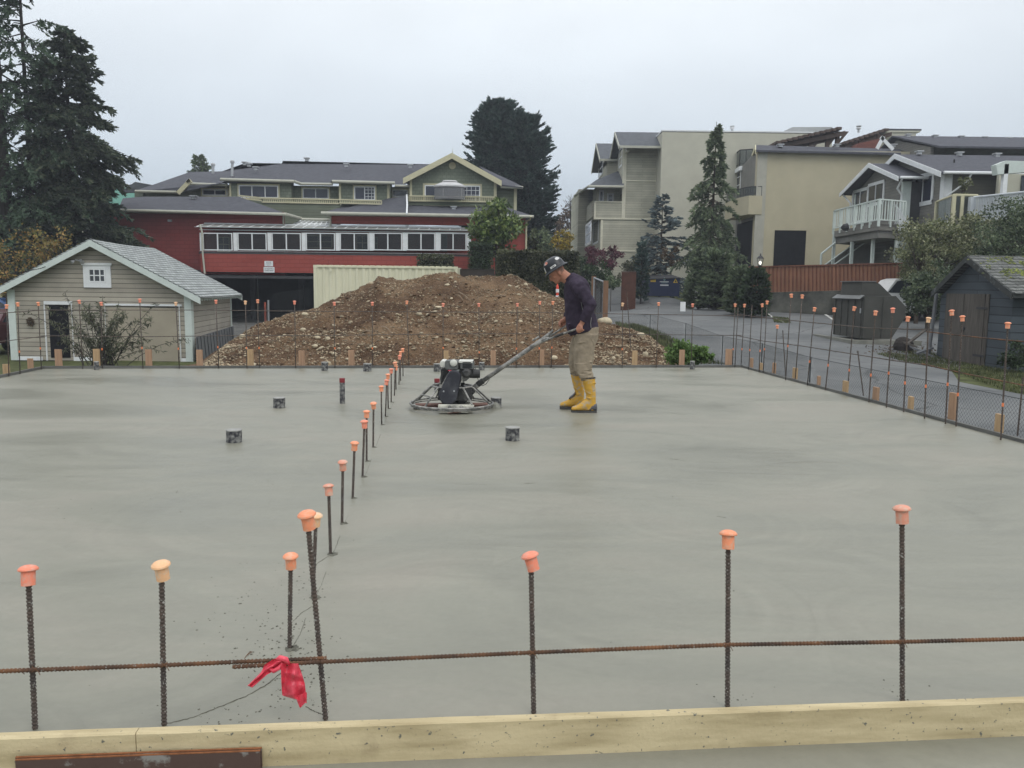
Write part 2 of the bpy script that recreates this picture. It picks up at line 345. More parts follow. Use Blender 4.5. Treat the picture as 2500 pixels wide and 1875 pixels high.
def asph():
    mt, t, b = newmat('asphalt'); n = t.nodes; l = t.links; b.inputs['Roughness'].default_value = .78; b.inputs['Specular IOR Level'].default_value = .25
    tc = n.new('ShaderNodeTexCoord'); z = n.new('ShaderNodeTexNoise'); z.inputs['Scale'].default_value = .35; z.inputs['Detail'].default_value = 8; z.inputs['Roughness'].default_value = .65; l.new(tc.outputs['Object'], z.inputs[0])
    r = n.new('ShaderNodeValToRGB'); l.new(z.outputs[0], r.inputs[0]); e = r.color_ramp.elements; e[0].position = .38; e[1].position = .62; e[0].color = (.098,.104,.104,1); e[1].color = (.150,.155,.152,1)
    wz = n.new('ShaderNodeTexNoise'); wz.inputs['Scale'].default_value = 1.5; l.new(tc.outputs['Object'], wz.inputs[0]); mxv = n.new('ShaderNodeMixRGB'); mxv.inputs[0].default_value = .25; l.new(tc.outputs['Object'], mxv.inputs[1]); l.new(wz.outputs[1], mxv.inputs[2])
    vo = n.new('ShaderNodeTexVoronoi'); vo.feature = 'DISTANCE_TO_EDGE'; vo.inputs['Scale'].default_value = .35; l.new(mxv.outputs[0], vo.inputs[0])
    r2 = n.new('ShaderNodeValToRGB'); l.new(vo.outputs[0], r2.inputs[0]); e = r2.color_ramp.elements; e[0].position = .0; e[1].position = .012; e[0].color = (.5,.5,.5,1); e[1].color = (1,1,1,1)
    m1 = n.new('ShaderNodeMixRGB'); m1.blend_type = 'MULTIPLY'; m1.inputs[0].default_value = 1; l.new(r.outputs[0], m1.inputs[1]); l.new(r2.outputs[0], m1.inputs[2])
    g = n.new('ShaderNodeTexNoise'); g.inputs['Scale'].default_value = 45; g.inputs['Detail'].default_value = 4; l.new(tc.outputs['Object'], g.inputs[0]); mr_ = n.new('ShaderNodeMapRange'); mr_.inputs[1].default_value = .3; mr_.inputs[2].default_value = .7; mr_.inputs[3].default_value = .85; mr_.inputs[4].default_value = 1.15; l.new(g.outputs[0], mr_.inputs[0])
    v = n.new('ShaderNodeVectorMath'); v.operation = 'SCALE'; l.new(m1.outputs[0], v.inputs[0]); l.new(mr_.outputs[0], v.inputs[3]); l.new(v.outputs[0], b.inputs['Base Color']); return mt
MASPH = asph()
# terrain sheet with a hole-free grid, finer near
def axis(lo, hi, fine0, fine1, st):
    a = []; x = fine0
    while x <= fine1+1e-6: a.append(x); x += st
    s = st
    while a[-1] < hi: s *= 1.35; a.append(a[-1]+s)
    s = st
    while a[0] > lo: s *= 1.35; a.insert(0, a[0]-s)
    return a
XS = axis(-6000, 6000, -34, 42, 1.0); YS = axis(-300, 9000, -4, 80, 1.0)
g = MB(); nx = len(XS)
for y in YS:
    for x in XS: g.v.append((x, y, T(x, y)+.012*noise.noise(Vector((x, y, 0)))*(abs(x) < 80)))
for j in range(len(YS)-1):
    for i in range(nx-1):
        k = j*nx+i; g.f.append([k, k+1, k+1+nx, k+nx]); g.m.append(0)
struct('ground', g, MGRASSG, smooth=True)
import bmesh
def sheet(name, poly, m_, lift, step=1.0):
    bm = bmesh.new(); vs = [bm.verts.new((p[0], p[1], 0)) for p in poly]; bm.faces.new(vs)
    x0, x1 = min(p[0] for p in poly), max(p[0] for p in poly); y0, y1 = min(p[1] for p in poly), max(p[1] for p in poly)
    x = math.ceil(x0)
    while x < x1: bmesh.ops.bisect_plane(bm, geom=bm.verts[:]+bm.edges[:]+bm.faces[:], plane_co=(x,0,0), plane_no=(1,0,0)); x += step
    y = math.ceil(y0)
    while y < y1: bmesh.ops.bisect_plane(bm, geom=bm.verts[:]+bm.edges[:]+bm.faces[:], plane_co=(0,y,0), plane_no=(0,1,0)); y += step
    bmesh.ops.triangulate(bm, faces=bm.faces[:])
    for v in bm.verts: v.co.z = T(v.co.x, v.co.y)+lift
    for f in bm.faces:
        f.normal_update()
        if f.normal.z < 0: f.normal_flip()
        f.smooth = True
    me = bpy.data.meshes.new(name); bm.to_mesh(me); bm.free(); me.materials.append(m_)
    o = bpy.data.objects.new(name, me); S.collection.objects.link(o); return o
o = sheet('road', [(5.2,16.6),(4.6,20),(4.0,25),(3.2,32),(2.5,40),(2,60),(8.0,60),(8.0,50.2),(9.2,50.2),(11,40),(11.5,37.7),(28,37.9),(30,24),(16,23.6),(11.0,20.5),(9.6,17.5),(10.2,12),(12,4),(12,-4),(7,-4),(7,6),(6.2,15.6)], MASPH, .035)
o['kind'] = 'structure'
MGRAV = mat('gravel_lot', (.15,.15,.14), .95, .1, 2.0, .3, .01, 40)
o = sheet('parking_lot', [(-26,33.5),(-11.2,34.5),(-10.2,30),(-9.2,30),(-5,33.8),(1.8,34),(1.9,60),(-26,60)], MGRAV, .03); o['kind'] = 'structure'
MWHITE = mat('road_paint', (.62,.62,.58), .7, .2, 20, .15)
def strip(name, pts, wd, m_, lift=.05):
    mb = MB()
    for p, q in zip(pts[:-1], pts[1:]):
        p = Vector((p[0], p[1], 0)); q = Vector((q[0], q[1], 0)); n_ = max(1, int((q-p).length/.5)); t = (q-p).normalized(); s = Vector((-t.y, t.x, 0))*wd/2
        for i in range(n_):
            a = p+(q-p)*i/n_; c = p+(q-p)*(i+1)/n_
            vs = [a-s, c-s, c+s, a+s]; mb.add([(v.x, v.y, T(v.x, v.y)+lift) for v in vs], [(0,1,2,3)])
    return mb
def gg(px, py): p = GT(px, py); return (p.x, p.y)
mk = strip('x', [gg(1996,760), gg(2040,786)], .12, MWHITE)
mk2 = strip('x', [gg(1868,766), gg(1912,790)], .12, MWHITE); mk.add(mk2.v, mk2.f)
a_ = gg(1519,741); b_ = gg(1552,742); c_ = gg(1524,738.5); d_ = gg(1522,744)
mk.add([(p[0], p[1], T(*p)+.055) for p in (d_, b_, c_)], [(0,1,2)])
struct('road_marking', mk, MWHITE)
# --- slab outline (counter-clockwise), z = 0 top
FL = G(107,900); FR = G(1811,897); R2 = G(2500,1083); L2 = G(0,923)
dr = (R2-FR); NR = FR+dr*(14.5/dr.length); dl = (L2-FL); NL = FL+dl*(14.0/dl.length)
NB0 = G(0,1788,.02); NB1 = G(2500,1700,.02)       # inner top edge of the near form board
nb = (NB1-NB0).normalized()
def isect(p, d, q, e_):
    den = d.x*e_.y-d.y*e_.x; t = ((q.x-p.x)*e_.y-(q.y-p.y)*e_.x)/den; return Vector((p.x+d.x*t, p.y+d.y*t, 0))
cR = isect(FR, dr, NB0, nb); cL = isect(FL, dl, NB0, nb)
sb = MB(); nxs, nys = 60, 60
for j in range(nys+1):
    for i in range(nxs+1):
        u_, v_ = i/nxs, j/nys
        p = (cL*(1-u_)+cR*u_)*(1-v_)+(FL*(1-u_)+FR*u_)*v_
        ed = min(u_, 1-u_, v_, 1-v_)
        z = .006*noise.noise(Vector((p.x*.7, p.y*.7, 1)))*min(1, ed*20)
        sb.v.append((p.x, p.y, z))
for j in range(nys):
    for i in range(nxs):
        k = j*(nxs+1)+i; sb.f.append([k, k+1, k+2+nxs, k+1+nxs]); sb.m.append(0)
def z0(p, z): return (p.x, p.y, z)
for a, c in ((cL,cR),(cR,FR),(FR,FL),(FL,cL)):
    sb.add([z0(a,-.62), z0(c,-.62), z0(c,-.0005), z0(a,-.0005)], [(0,1,2,3)])
struct('slab', sb, MC, smooth=True)
# form boards round the slab
MFORM = mat('weathered_form_wood', (.13,.13,.12), .85, .2, 5, .35, .003, 60, stretch=(.4,.4,5))
MPLY = None
def board(p, q, outside, z0_, z1_, th=.038, gap=.003, ends=(0,0)):
    p = Vector((p.x, p.y, 0)); q = Vector((q.x, q.y, 0)); t = (q-p).normalized(); n_ = Vector((t.y, -t.x, 0))
    if n_.dot(outside-p) < 0: n_ = -n_
    b = MB(); b.obox(p-t*ends[0]+n_*gap+Vector((0,0,z0_)), (q-p)+t*(ends[1]+ends[0]), n_*th, Vector((0,0,z1_-z0_))); return b
cen = (cL+cR+FR+FL)/4
far_out = FL+(FL-cL); 
tag(obj('form_board', board(FL, FR, FL+Vector((0,5,0)), -.6, .042, ends=(.03,.03)), MFORM), 'weathered grey form board along the far slab edge in front of the dirt mound', 'form board', 'form boards holding the concrete slab')
tag(obj('form_board', board(FR, cR, FR+Vector((5,0,0)), -.6, .036), MFORM), 'weathered grey form board along the right slab edge beside the road', 'form board', 'form boards holding the concrete slab')
tag(obj('form_board', board(cL, FL, FL+Vector((-5,0,0)), -.6, .040), MFORM), 'weathered grey form board along the short left slab edge near the garage', 'form board', 'form boards holding the concrete slab')
# near form board: pale yellow plank, splashed
def ply():
    mt, t, b = newmat('yellow_form_plank'); n = t.nodes; l = t.links; b.inputs['Roughness'].default_value = .7; b.inputs['Specular IOR Level'].default_value = .25
    tc = n.new('ShaderNodeTexCoord'); mp = n.new('ShaderNodeMapping'); mp.inputs['Scale'].default_value = (1, 8, 9); l.new(tc.outputs['Object'], mp.inputs[0])
    z = n.new('ShaderNodeTexNoise'); z.inputs['Scale'].default_value = 2.2; z.inputs['Detail'].default_value = 7; l.new(mp.outputs[0], z.inputs[0])
    r = n.new('ShaderNodeValToRGB'); l.new(z.outputs[0], r.inputs[0]); e = r.color_ramp.elements; e[0].position = .3; e[1].position = .62; e[0].color = (.38,.31,.175,1); e[1].color = (.58,.49,.30,1)
    z2 = n.new('ShaderNodeTexNoise'); z2.inputs['Scale'].default_value = 62; z2.inputs['Detail'].default_value = 3; l.new(tc.outputs['Object'], z2.inputs[0])
    r2 = n.new('ShaderNodeValToRGB'); l.new(z2.outputs[0], r2.inputs[0]); e = r2.color_ramp.elements; e[0].position = .66; e[1].position = .71
    m1 = n.new('ShaderNodeMixRGB'); l.new(r2.outputs[0], m1.inputs[0]); l.new(r.outputs[0], m1.inputs[1]); m1.inputs[2].default_value = (.15,.15,.12,1)
    z3 = n.new('ShaderNodeTexNoise'); z3.inputs['Scale'].default_value = 7; z3.inputs['Detail'].default_value = 8; l.new(tc.outputs['Object'], z3.inputs[0])
    r3 = n.new('ShaderNodeValToRGB'); l.new(z3.outputs[0], r3.inputs[0]); e = r3.color_ramp.elements; e[0].position = .62; e[1].position = .8; e[1].color = (.4,.4,.4,1)
    m2 = n.new('ShaderNodeMixRGB'); l.new(r3.outputs[0], m2.inputs[0]); l.new(m1.outputs[0], m2.inputs[1]); m2.inputs[2].default_value = (.17,.115,.07,1); l.new(m2.outputs[0], b.inputs['Base Color'])
    bp = n.new('ShaderNodeBump'); bp.inputs['Strength'].default_value = 1; bp.inputs['Distance'].default_value = .002; l.new(z2.outputs[0], bp.inputs['Height']); l.new(bp.outputs[0], b.inputs['Normal'])
    return mt
MPLY = ply()
nout = Vector((nb.y, -nb.x, 0))
if nout.y > 0: nout = -nout
P0 = Vector((NB0.x, NB0.y, 0))
def plank(mb, s0, s1, zt, th, hb, off=0.0, bev=.005):
    # bevelled cross-section extruded in short lengths with slight waviness
    n_ = max(2, int((s1-s0)/.12)); prof = [(0,-hb),(0,0-bev),(bev,0),(th-bev,0),(th,-bev),(th,-hb)]
    vs = []; fs = []; k = len(prof)
    for i in range(n_+1):
        s_ = s0+(s1-s0)*i/n_; wv = .004*noise.noise(Vector((s_*1.3, 0, 7)))
        for o_, h in prof:
            p = P0+nb*s_+nout*(o_+off+wv); vs.append((p.x, p.y, zt+h+.0015*noise.noise(Vector((s_*6, o_*30, 2)))))
    for i in range(n_):
        for j in range(k): fs.append((i*k+j, i*k+(j+1) % k, (i+1)*k+(j+1) % k, (i+1)*k+j))
    fs.append(list(range(k))[::-1]); fs.append([n_*k+j for j in range(k)])
    mb.add(vs, fs)
sj = (G(342,1775,.02)-P0).dot(nb)
b1 = MB(); plank(b1, -1.6, sj-.001, .022, .040, .135)
b2 = MB(); plank(b2, sj+.001, 4.6, .0215, .0385, .135)
fbn = thing('form_plank', 'pale yellow splashed form board across the foreground with concrete stuck on it', 'form board', P0)
obj('plank', b1, MPLY, fbn); obj('plank', b2, MPLY, fbn)
# lower footing in front of the plank
ft = MB()
ft.obox(P0-nb*2+nout*.03+Vector((0,0,-.75)), nb*8, nout*3.2, Vector((0,0,.642)))
struct('footing', ft, MC)
# brown film-faced ply offcut leaning in front
MBR = mat('film_faced_plywood', (.085,.052,.042), .45, .45, 14, .3, .001, 60, col2=(.24,.23,.21), thr=(.56,.64), detail=8)
MEDGE = mat('plywood_edge', (.24,.10,.045), .8, .2, 30, .3)
sa = (G(26,1842,-.01)-P0).dot(nb); sb_ = (G(629,1832,-.01)-P0).dot(nb)
pt = thing('plywood_sheet', 'dark brown concrete splashed plywood offcut in front of the yellow form board', 'plywood', P0+nb*sa)
b = MB(); 
for k in range(2):
    b.obox(P0+nb*(sa+.003*k)+nout*(.048+.008*k)+Vector((0,0,-.50)), nb*(sb_-sa-.006*k), nout*.0065, Vector((0,0,.462-.004*k)))
obj('sheet', b, MBR, pt)
b = MB()
for k in range(2): b.obox(P0+nb*(sa+.003*k)+nout*(.048+.008*k)+Vector((0,0,-.038-.004*k+.0005)), nb*(sb_-sa-.006*k), nout*.0065, Vector((0,0,.003)))
obj('veneer_edge', b, MEDGE, pt)
# crumbs, splashes and trowel ridges on the slab
MCR = mat('crumbs', (.115,.113,.090), .85, .2, 40, .4)
cr = MB()
def blob(mb, p, r, fl=.6, n=6):
    vs = []; a0 = random.random()*6
    vs.append((p.x, p.y, p.z+r*fl))
    for j in range(n):
        a = a0+2*pi*j/n; q = r*random.uniform(.6, 1.2); vs.append((p.x+q*cos(a), p.y+q*sin(a), p.z-.001))
    mb.add(vs, [(0, 1+j, 1+(j+1) % n) for j in range(n)])
for c, sx, sy, k in (((700,1590),60,45,170),((600,1480),90,60,70),((735,1700),60,25,50),((560,1750),80,20,40),((640,1350),160,120,40),((1400,1250),700,350,60),((300,1300),200,200,20),((1790,1705),40,8,14),((2190,1690),60,10,16),((770,1440),25,14,40)):
    for i in range(k):
        x = random.gauss(c[0], sx); y = random.gauss(c[1], sy)
        if y < 960 or y > 1770 or x < 0 or x > 2490: continue
        p = G(x, y); blob(cr, p, random.choice([.002,.003,.0035,.0045,.006])*(1 if y > 1300 else 1.2))
def collar(px, py, r):
    c = G(px, py); vs = []; fs = []; n = 14; k = 4
    for i in range(k):
        for j in range(n):
            a = 2*pi*j/n; q = r*(.25+.75*i/(k-1))*(1+.7*noise.noise(Vector((cos(a)*2+px, sin(a)*2, i)))); h = r*.22*(1-i/(k-1))*(1+1.2*noise.noise(Vector((cos(a)*4, sin(a)*4+py, i*3))))
            vs.append((c.x+q*cos(a)+.3*r, c.y+q*sin(a), h-.001))
    for i in range(k-1):
        for j in range(n): fs.append((i*n+j, i*n+(j+1) % n, (i+1)*n+(j+1) % n, (i+1)*n+j))
    cr.add(vs, fs)
def ridge(pts, r=.0022):
    q = []
    for a, c in zip(pts[:-1], pts[1:]):
        for i in range(10):
            t = i/10; p = G(a[0]+(c[0]-a[0])*t, a[1]+(c[1]-a[1])*t); q.append(p+Vector((random.gauss(0,.001), random.gauss(0,.0015), r*.1)))
    cr.tube(q, [r*random.uniform(.4, 1.1) for _ in q], 5)
ridge([(405,1768),(470,1752),(540,1724),(600,1700),(650,1672),(690,1640)])
ridge([(716,1516),(735,1497),(765,1478)], .0015); ridge([(760,1400),(775,1375),(806,1355)], .0015); ridge([(747,1725),(770,1738),(790,1745)])
for (xa_, ya_, *_r), (xb_, yb_, *_s) in zip([(707,1582),(764,1458),(807,1352),(835,1277),(861,1216),(885,1163),(911,1091),(932,1036),(948,997)], [(764,1458),(807,1352),(835,1277),(861,1216),(885,1163),(911,1091),(932,1036),(948,997),(963,966)]):
    dx_, dy_ = xb_-xa_, yb_-ya_; ridge([(xa_+6+dx_*.05,ya_+dy_*.05),(xa_+dx_*.4+4,ya_+dy_*.3),(xa_+dx_*.6+7,ya_+dy_*.62)], .0013)
ridge([(800,1240),(818,1228),(832,1224)], .0015)
for x0_, y0_, ln in ((1635,1120,45),(1920,1122,14),(1750,1260,25),(1280,1180,30),(1640,1010,40),(1690,1030,30)):
    ridge([(x0_,y0_),(x0_+ln,y0_+random.uniform(-2,5))], .0012)
# ================================================================== rebar
def rustmat(name, c1, c2, spl=.64):
    mt, t, b = newmat(name); n = t.nodes; l = t.links; b.inputs['Roughness'].default_value = .8; b.inputs['Metallic'].default_value = .25; b.inputs['Specular IOR Level'].default_value = .35
    tc = n.new('ShaderNodeTexCoord'); z = n.new('ShaderNodeTexNoise'); z.inputs['Scale'].default_value = 9; z.inputs['Detail'].default_value = 6; l.new(tc.outputs['Object'], z.inputs[0])
    r = n.new('ShaderNodeValToRGB'); l.new(z.outputs[0], r.inputs[0]); e = r.color_ramp.elements; e[0].position = .38; e[1].position = .66; e[0].color = (*c1,1); e[1].color = (*c2,1)
    z2 = n.new('ShaderNodeTexNoise'); z2.inputs['Scale'].default_value = 110; z2.inputs['Detail'].default_value = 2; l.new(tc.outputs['Object'], z2.inputs[0])
    r2 = n.new('ShaderNodeValToRGB'); l.new(z2.outputs[0], r2.inputs[0]); e = r2.color_ramp.elements; e[0].position = spl; e[1].position = spl+.03
    mx = n.new('ShaderNodeMixRGB'); l.new(r2.outputs[0], mx.inputs[0]); l.new(r.outputs[0], mx.inputs[1]); mx.inputs[2].default_value = (.3,.29,.26,1); l.new(mx.outputs[0], b.inputs['Base Color'])
    return mt
MBAR = rustmat('dark_rebar', (.070,.060,.054), (.115,.085,.066), .62)
MRUST = rustmat('rusty_rebar', (.06,.04,.03), (.20,.095,.045), .67)
def capmat(name, c, top):
    mt = mat(name, c, .55, .35, 10, .12, .0006, 80); t = mt.node_tree; n = t.nodes; l = t.links; b = n['Principled BSDF']
    src = b.inputs['Base Color'].links[0].from_socket; g_ = n.new('ShaderNodeNewGeometry'); sp = n.new('ShaderNodeSeparateXYZ'); l.new(g_.outputs['Normal'], sp.inputs[0])
    z = n.new('ShaderNodeTexNoise'); z.noise_dimensions = '4D'; z.inputs['Scale'].default_value = 55; z.inputs['Detail'].default_value = 5; tc = n.new('ShaderNodeTexCoord'); l.new(tc.outputs['Object'], z.inputs[0]); oi_ = n.new('ShaderNodeObjectInfo'); mw_ = n.new('ShaderNodeMath'); mw_.operation = 'MULTIPLY'; mw_.inputs[1].default_value = 40; l.new(oi_.outputs['Random'], mw_.inputs[0]); l.new(mw_.outputs[0], z.inputs['W'])
    r = n.new('ShaderNodeValToRGB'); r.color_ramp.elements[0].position = .47; r.color_ramp.elements[1].position = .62; l.new(z.outputs[0], r.inputs[0])
    m_ = n.new('ShaderNodeMath'); m_.operation = 'MULTIPLY'; l.new(r.outputs[0], m_.inputs[0]); m_.inputs[1].default_value = .6
    mx = n.new('ShaderNodeMixRGB'); l.new(m_.outputs[0], mx.inputs[0]); l.new(src, mx.inputs[1]); mx.inputs[2].default_value = (*top,1); l.new(mx.outputs[0], b.inputs['Base Color']); return mt
MCAP = [capmat('orange_cap', (.80,.29,.15), (.62,.42,.30)), capmat('faded_peach_cap', (.78,.46,.25), (.66,.54,.40)), capmat('red_orange_cap', (.79,.25,.155), (.62,.38,.30)), capmat('dusty_cap', (.66,.28,.19), (.55,.44,.34))]
def capmesh(name, m_):
    mb = MB(); prof = [(.0165,-.036),(.0207,-.036),(.0208,.012),(.0285,.0105),(.0305,.013),(.0290,.018),(.0225,.0235),(.0125,.0272),(.003,.028)]
    mb.lathe((0,0,0), prof, 36); return mesh(name, mb, m_)
CAPM = [capmesh('cap', q) for q in MCAP]
CAPW = {'o': 0, 'p': 1, 'r': 2, 'd': 3}
CAPN = {'o': 'orange', 'p': 'peach', 'r': 'reddish', 'd': 'dusty orange'}
MMARK = mat('orange_marking', (.75,.22,.09), .7, .2, 10, .2)
def ribbed(mb, p, q, r, pitch=.0125, n=9, mi=0):
    p, q = Vector(p), Vector(q); ln = (q-p).length; t = (q-p)/ln; k = int(ln/pitch); pts = []; rs = []
    for i in range(k+1):
        s_ = i*pitch
        for ds, rr in ((0, r*.96), (.0055, r*.96), (.0062, r*1.26), (.0095, r*1.26)):
            if s_+ds < ln: pts.append(p+t*(s_+ds)); rs.append(rr)
        
    mb.tube(pts, rs, n, mi)
def rebar(xb, yb, xt, yt, cap, label, group, ribs=False, zb=0.0, r=.0078, mark=None, d=None, cat='rebar', dtop=0.0):
    base = G(xb, yb, zb); top = W(xt, yt, base.y+dtop); ax = (top-base); ln = ax.length; ax = ax/ln
    t = thing('rebar', label, cat, base, group); mb = MB(); lo = base-ax*.05
    hi = top-ax*(.02 if cap else 0)
    if ribs: ribbed(mb, lo, hi, r)
    else: mb.tube([lo, base+ax*ln*.5+Vector((random.gauss(0,.002),0,0)), hi], r, 7)
    obj('bar', mb, MBAR if True else MRUST, t, smooth=not ribs)
    if cap:
        inst('cap', CAPM[CAPW[cap]], t, top-base-ax*.028, Vector((0,0,1)).rotation_difference((ax+Vector((random.gauss(0,.08), random.gauss(0,.08), 0))).normalized()))
    if mark:
        b = MB(); c = G(xb, yb, zb); f_ = (yb-mark)/(yb-yt); c = base+ax*ln*f_
        b.tube([c-ax*.018, c+ax*.018], r*1.35, 8); obj('paint_band', b, MMARK, t)
    return base, top
GF = 'rebar dowels in the near row'; 
for i, (a, b_, c, d_, k, lb) in enumerate([(86,1780,68,1380,'r','upright rebar with reddish orange cap leftmost of the near row'),
        (401,1771,394,1369,'p','upright rebar with faded peach cap second from left in the near row'),
        (1303,1742,1296,1347,'r','upright rebar with orange cap in the middle of the near row below the trowel machine'),
        (1776,1727,1778,1294,'o','upright rebar with orange cap second from right in the near row'),
        (2203,1713,2202,1233,'d','tall upright rebar with dusty orange cap rightmost of the near row')]):
    rebar(a, b_, c, d_, k, lb, GF, ribs=True, r=.0077)
rebar(795,1757,749,1246,'o','long leaning rebar with big orange cap tied beside the red ribbon', GF, ribs=True, r=.0077)
CR = [(707,1582,710,1350,'o'),(764,1458,772,1252,'p'),(807,1352,802,1181,'d'),(835,1277,837,1123,'d'),(861,1216,866,1077,'o'),(885,1163,890,1025,'r'),(895,1125,895,1001,'o'),(911,1091,912,981,'o'),(932,1036,931,941,'o'),(941,1016,944,926,'r'),(948,997,947,912,'o'),(955,981,955,899,'r'),(967,951,967,893,'o'),(963,966,965,883,'o'),(974,938,976,867,'r'),(978,929,978,857,'o'),(984,918,983,850,'o')]
for i, (a, b_, c, d_, k) in enumerate(CR):
    rebar(a, b_, c, d_, k, '%s capped rebar, %s from the near end of the middle line' % (CAPN[k], ORD[i]), 'rebar dowels in the line through the slab', ribs=(i < 8), r=.0078)
    if i < 12: collar(a+1, b_+1, .030)
# far row
FR_ = [(49,897+8,None)]
farrow = [(22,918,16,743,'o',0),(49,912,43,738,'o',858),(101,901,93,737,'o',850),(202,900,193,732,'r',None),(250,899,247,737,'r',852),(349,899,341,729,'r',849),(438,899,429,737,'p',851),(534,899,527,732,'r',847),(603,899,599,734,'p',849),(634,898,629,731,'o',849),(722,898,719,734,'r',None),(818,898,816,737,'r',850),(909,897,909,737,'r',850),(999,897,993,734,'o',None),(1082,898,1082,740,'r',849),(1170,897,1169,740,'r',860),(1260,897,1263,740,'r',851),(1316,897,1318,735,'r',850),(1346,897,1350,735,'o',848),(1519,897,1520,739,'p',852),(1602,897,1608,738,'o',None),(1688,896,1691,741,'r',None)]
for i, (a, b_, c, d_, k, mk_) in enumerate(farrow):
    rebar(a, b_+1, c, d_, k, '%s capped rebar in the row on the far slab edge, %s from the left' % (CAPN[k], ORD[i]), 'rebar dowels along the far slab edge', mark=mk_ or None)
for a, b_, c, d_ in ((1536,897,1530,712),(1605,897,1612,708)):
    p0 = W(a, 830, 15.3); 
tt = thing('rebar', 'bare leaning rebar without a cap standing behind the far slab edge by the grass', 'rebar', W(1536,797,16.5)); mb = MB(); mb.tube([W(1540,850,16.5), W(1530,712,16.5)], .008, 7); obj('bar', mb, MBAR, tt)
rt_row = [(1788,896,1795,741,'o',852),(1794,897,1802,751,None,None),(1809,893,1818,742,'o',852),(1828,903,1836,744,None,854),(1853,909,1861,741,'o',856),(1863,911,1873,734,'o',852),(1889,917,1898,793,'o',None),(1918,928,1932,717,'o',844),(1941,931,1959,719,'o',None),(1971,941,1989,750,'o',882),(2015,953,2037,751,'o',891),(2069,957,2086,748,'o',903),(2121,982,2138,758,'o',915),(2164,995,2180,751,'r',910),(2206,1006,2217,772,'o',934),(2257,1022,2267,774,'p',942),(2308,1035,2324,756,'o',937),(2334,1041,2350,770,'o',962),(2443,1074,2461,786,'o',987)]
for i, (a, b_, c, d_, k, mk_) in enumerate(rt_row):
    rebar(a, b_, c, d_, k, ('%s capped rebar' % CAPN[k] if k else 'bare uncapped rebar')+' along the right slab edge, %s from the far corner' % ORD[i], 'rebar dowels along the right slab edge', mark=mk_, ribs=(i > 9))
for lb, a, c in (('short bare rebar leaning against the right row behind the slab corner', (1918,918), (1911,806)), ('short bare rebar leaning left near the middle of the right slab edge', (2108,966), (2094,856)), ('bare rebar leaning at the far right of the slab edge', (2484,1064), (2498,920))):
    b0 = G(*a); t0 = W(c[0], c[1], b0.y+.02); q = thing('rebar', lb, 'rebar', b0); mb = MB(); ribbed(mb, b0, t0, .0078); obj('bar', mb, MBAR, q)
collar(1350,900,.04)
struct('concrete_crumbs', cr, MCR, kind='stuff')
# horizontal bars tied to the verticals
def hbar(pts, label, m_, r=.0065, ribs=False):
    q = MB()
    for a, c in zip(pts[:-1], pts[1:]):
        if ribs: ribbed(q, a, c, r)
        else: q.tube([a, c], r, 7)
    return tag(obj('horizontal_rebar', q, m_, at=pts[0]), label, 'rebar', 'horizontal bars tied across the dowels')
FE = Fac.gr((107,900),(1811,897)); RE = Fac.gr((1811,897),(2500,1083)); LE = Fac.gr((0,923),(107,900)); NE = Fac.gr((86,1780),(2203,1713))
def sag(fac, pts, out): return [fac.hit(x, y, out) for x, y in pts]
hbar(sag(FE, [(107,757),(480,757),(760,760),(950,761),(1300,763),(1811,771)], .02), 'upper horizontal rebar tied across the far row in front of the mound', MBAR)
hbar(sag(FE, [(100,820),(350,822),(620,819),(800,819),(950,817),(1130,815),(1400,815),(1811,819)], .02), 'lower horizontal rebar tied across the far row in front of the mound', MBAR)
hbar(sag(LE, [(-60,769),(0,765),(118,756)], .02), 'upper horizontal rebar turning along the left slab edge by the garage', MBAR)
hbar(sag(LE, [(-60,842),(0,834),(60,827),(115,820)], .02), 'lower horizontal rebar turning along the left slab edge by the garage', MBAR)
hbar(sag(RE, [(1798,767),(1860,775),(1940,783),(2031,792),(2120,801),(2275,805)], .02), 'upper horizontal rebar along the far half of the right slab edge', MBAR)
hbar(sag(RE, [(2262,810),(2400,825),(2500,834),(2640,848)], .035), 'upper horizontal rebar along the near half of the right slab edge', MRUST)
hbar(sag(RE, [(1798,819),(1860,832),(1960,845),(2074,863),(2180,880),(2275,893)], .02), 'lower horizontal rebar along the far half of the right slab edge', MBAR)
hbar(sag(RE, [(2250,888),(2360,913),(2500,941),(2640,970)], .035), 'lower horizontal rebar along the near half of the right slab edge', MRUST)
hbar(sag(NE, [(-120,1643),(400,1624),(600,1615),(797,1607)], .02), 'horizontal rusty rebar on the left in the near row ending at the red ribbon', MRUST, .0062, True)
hbar(sag(NE, [(568,1628),(783,1616),(1300,1593),(1776,1574),(2203,1567),(2640,1556)], .034), 'long horizontal rusty rebar across the near row from ribbon to the right', MRUST, .0062, True)
# tie wires
tw = MB()
def wire(fac, pts, r=.0012):
    tw.tube([fac.hit(x, y, .045) for x, y in pts], r, 5)
wire(NE, [(597,1608),(602,1600),(609,1596),(616,1591),(611,1590),(604,1598)]); wire(NE, [(52,1640),(60,1646),(62,1640),(56,1638)])
for x, y in ((86,1634),(401,1624),(1300,1594),(1777,1575),(2203,1567)):
    wire(NE, [(x-8,y-7),(x+8,y+6),(x+12,y+14)]); wire(NE, [(x+8,y-8),(x-8,y+7)])
tag(obj('tie_wire', tw, MRUST, at=NE.hit(597,1608)), 'thin twisted tie wires holding the horizontal bar to the near dowels', 'wire')
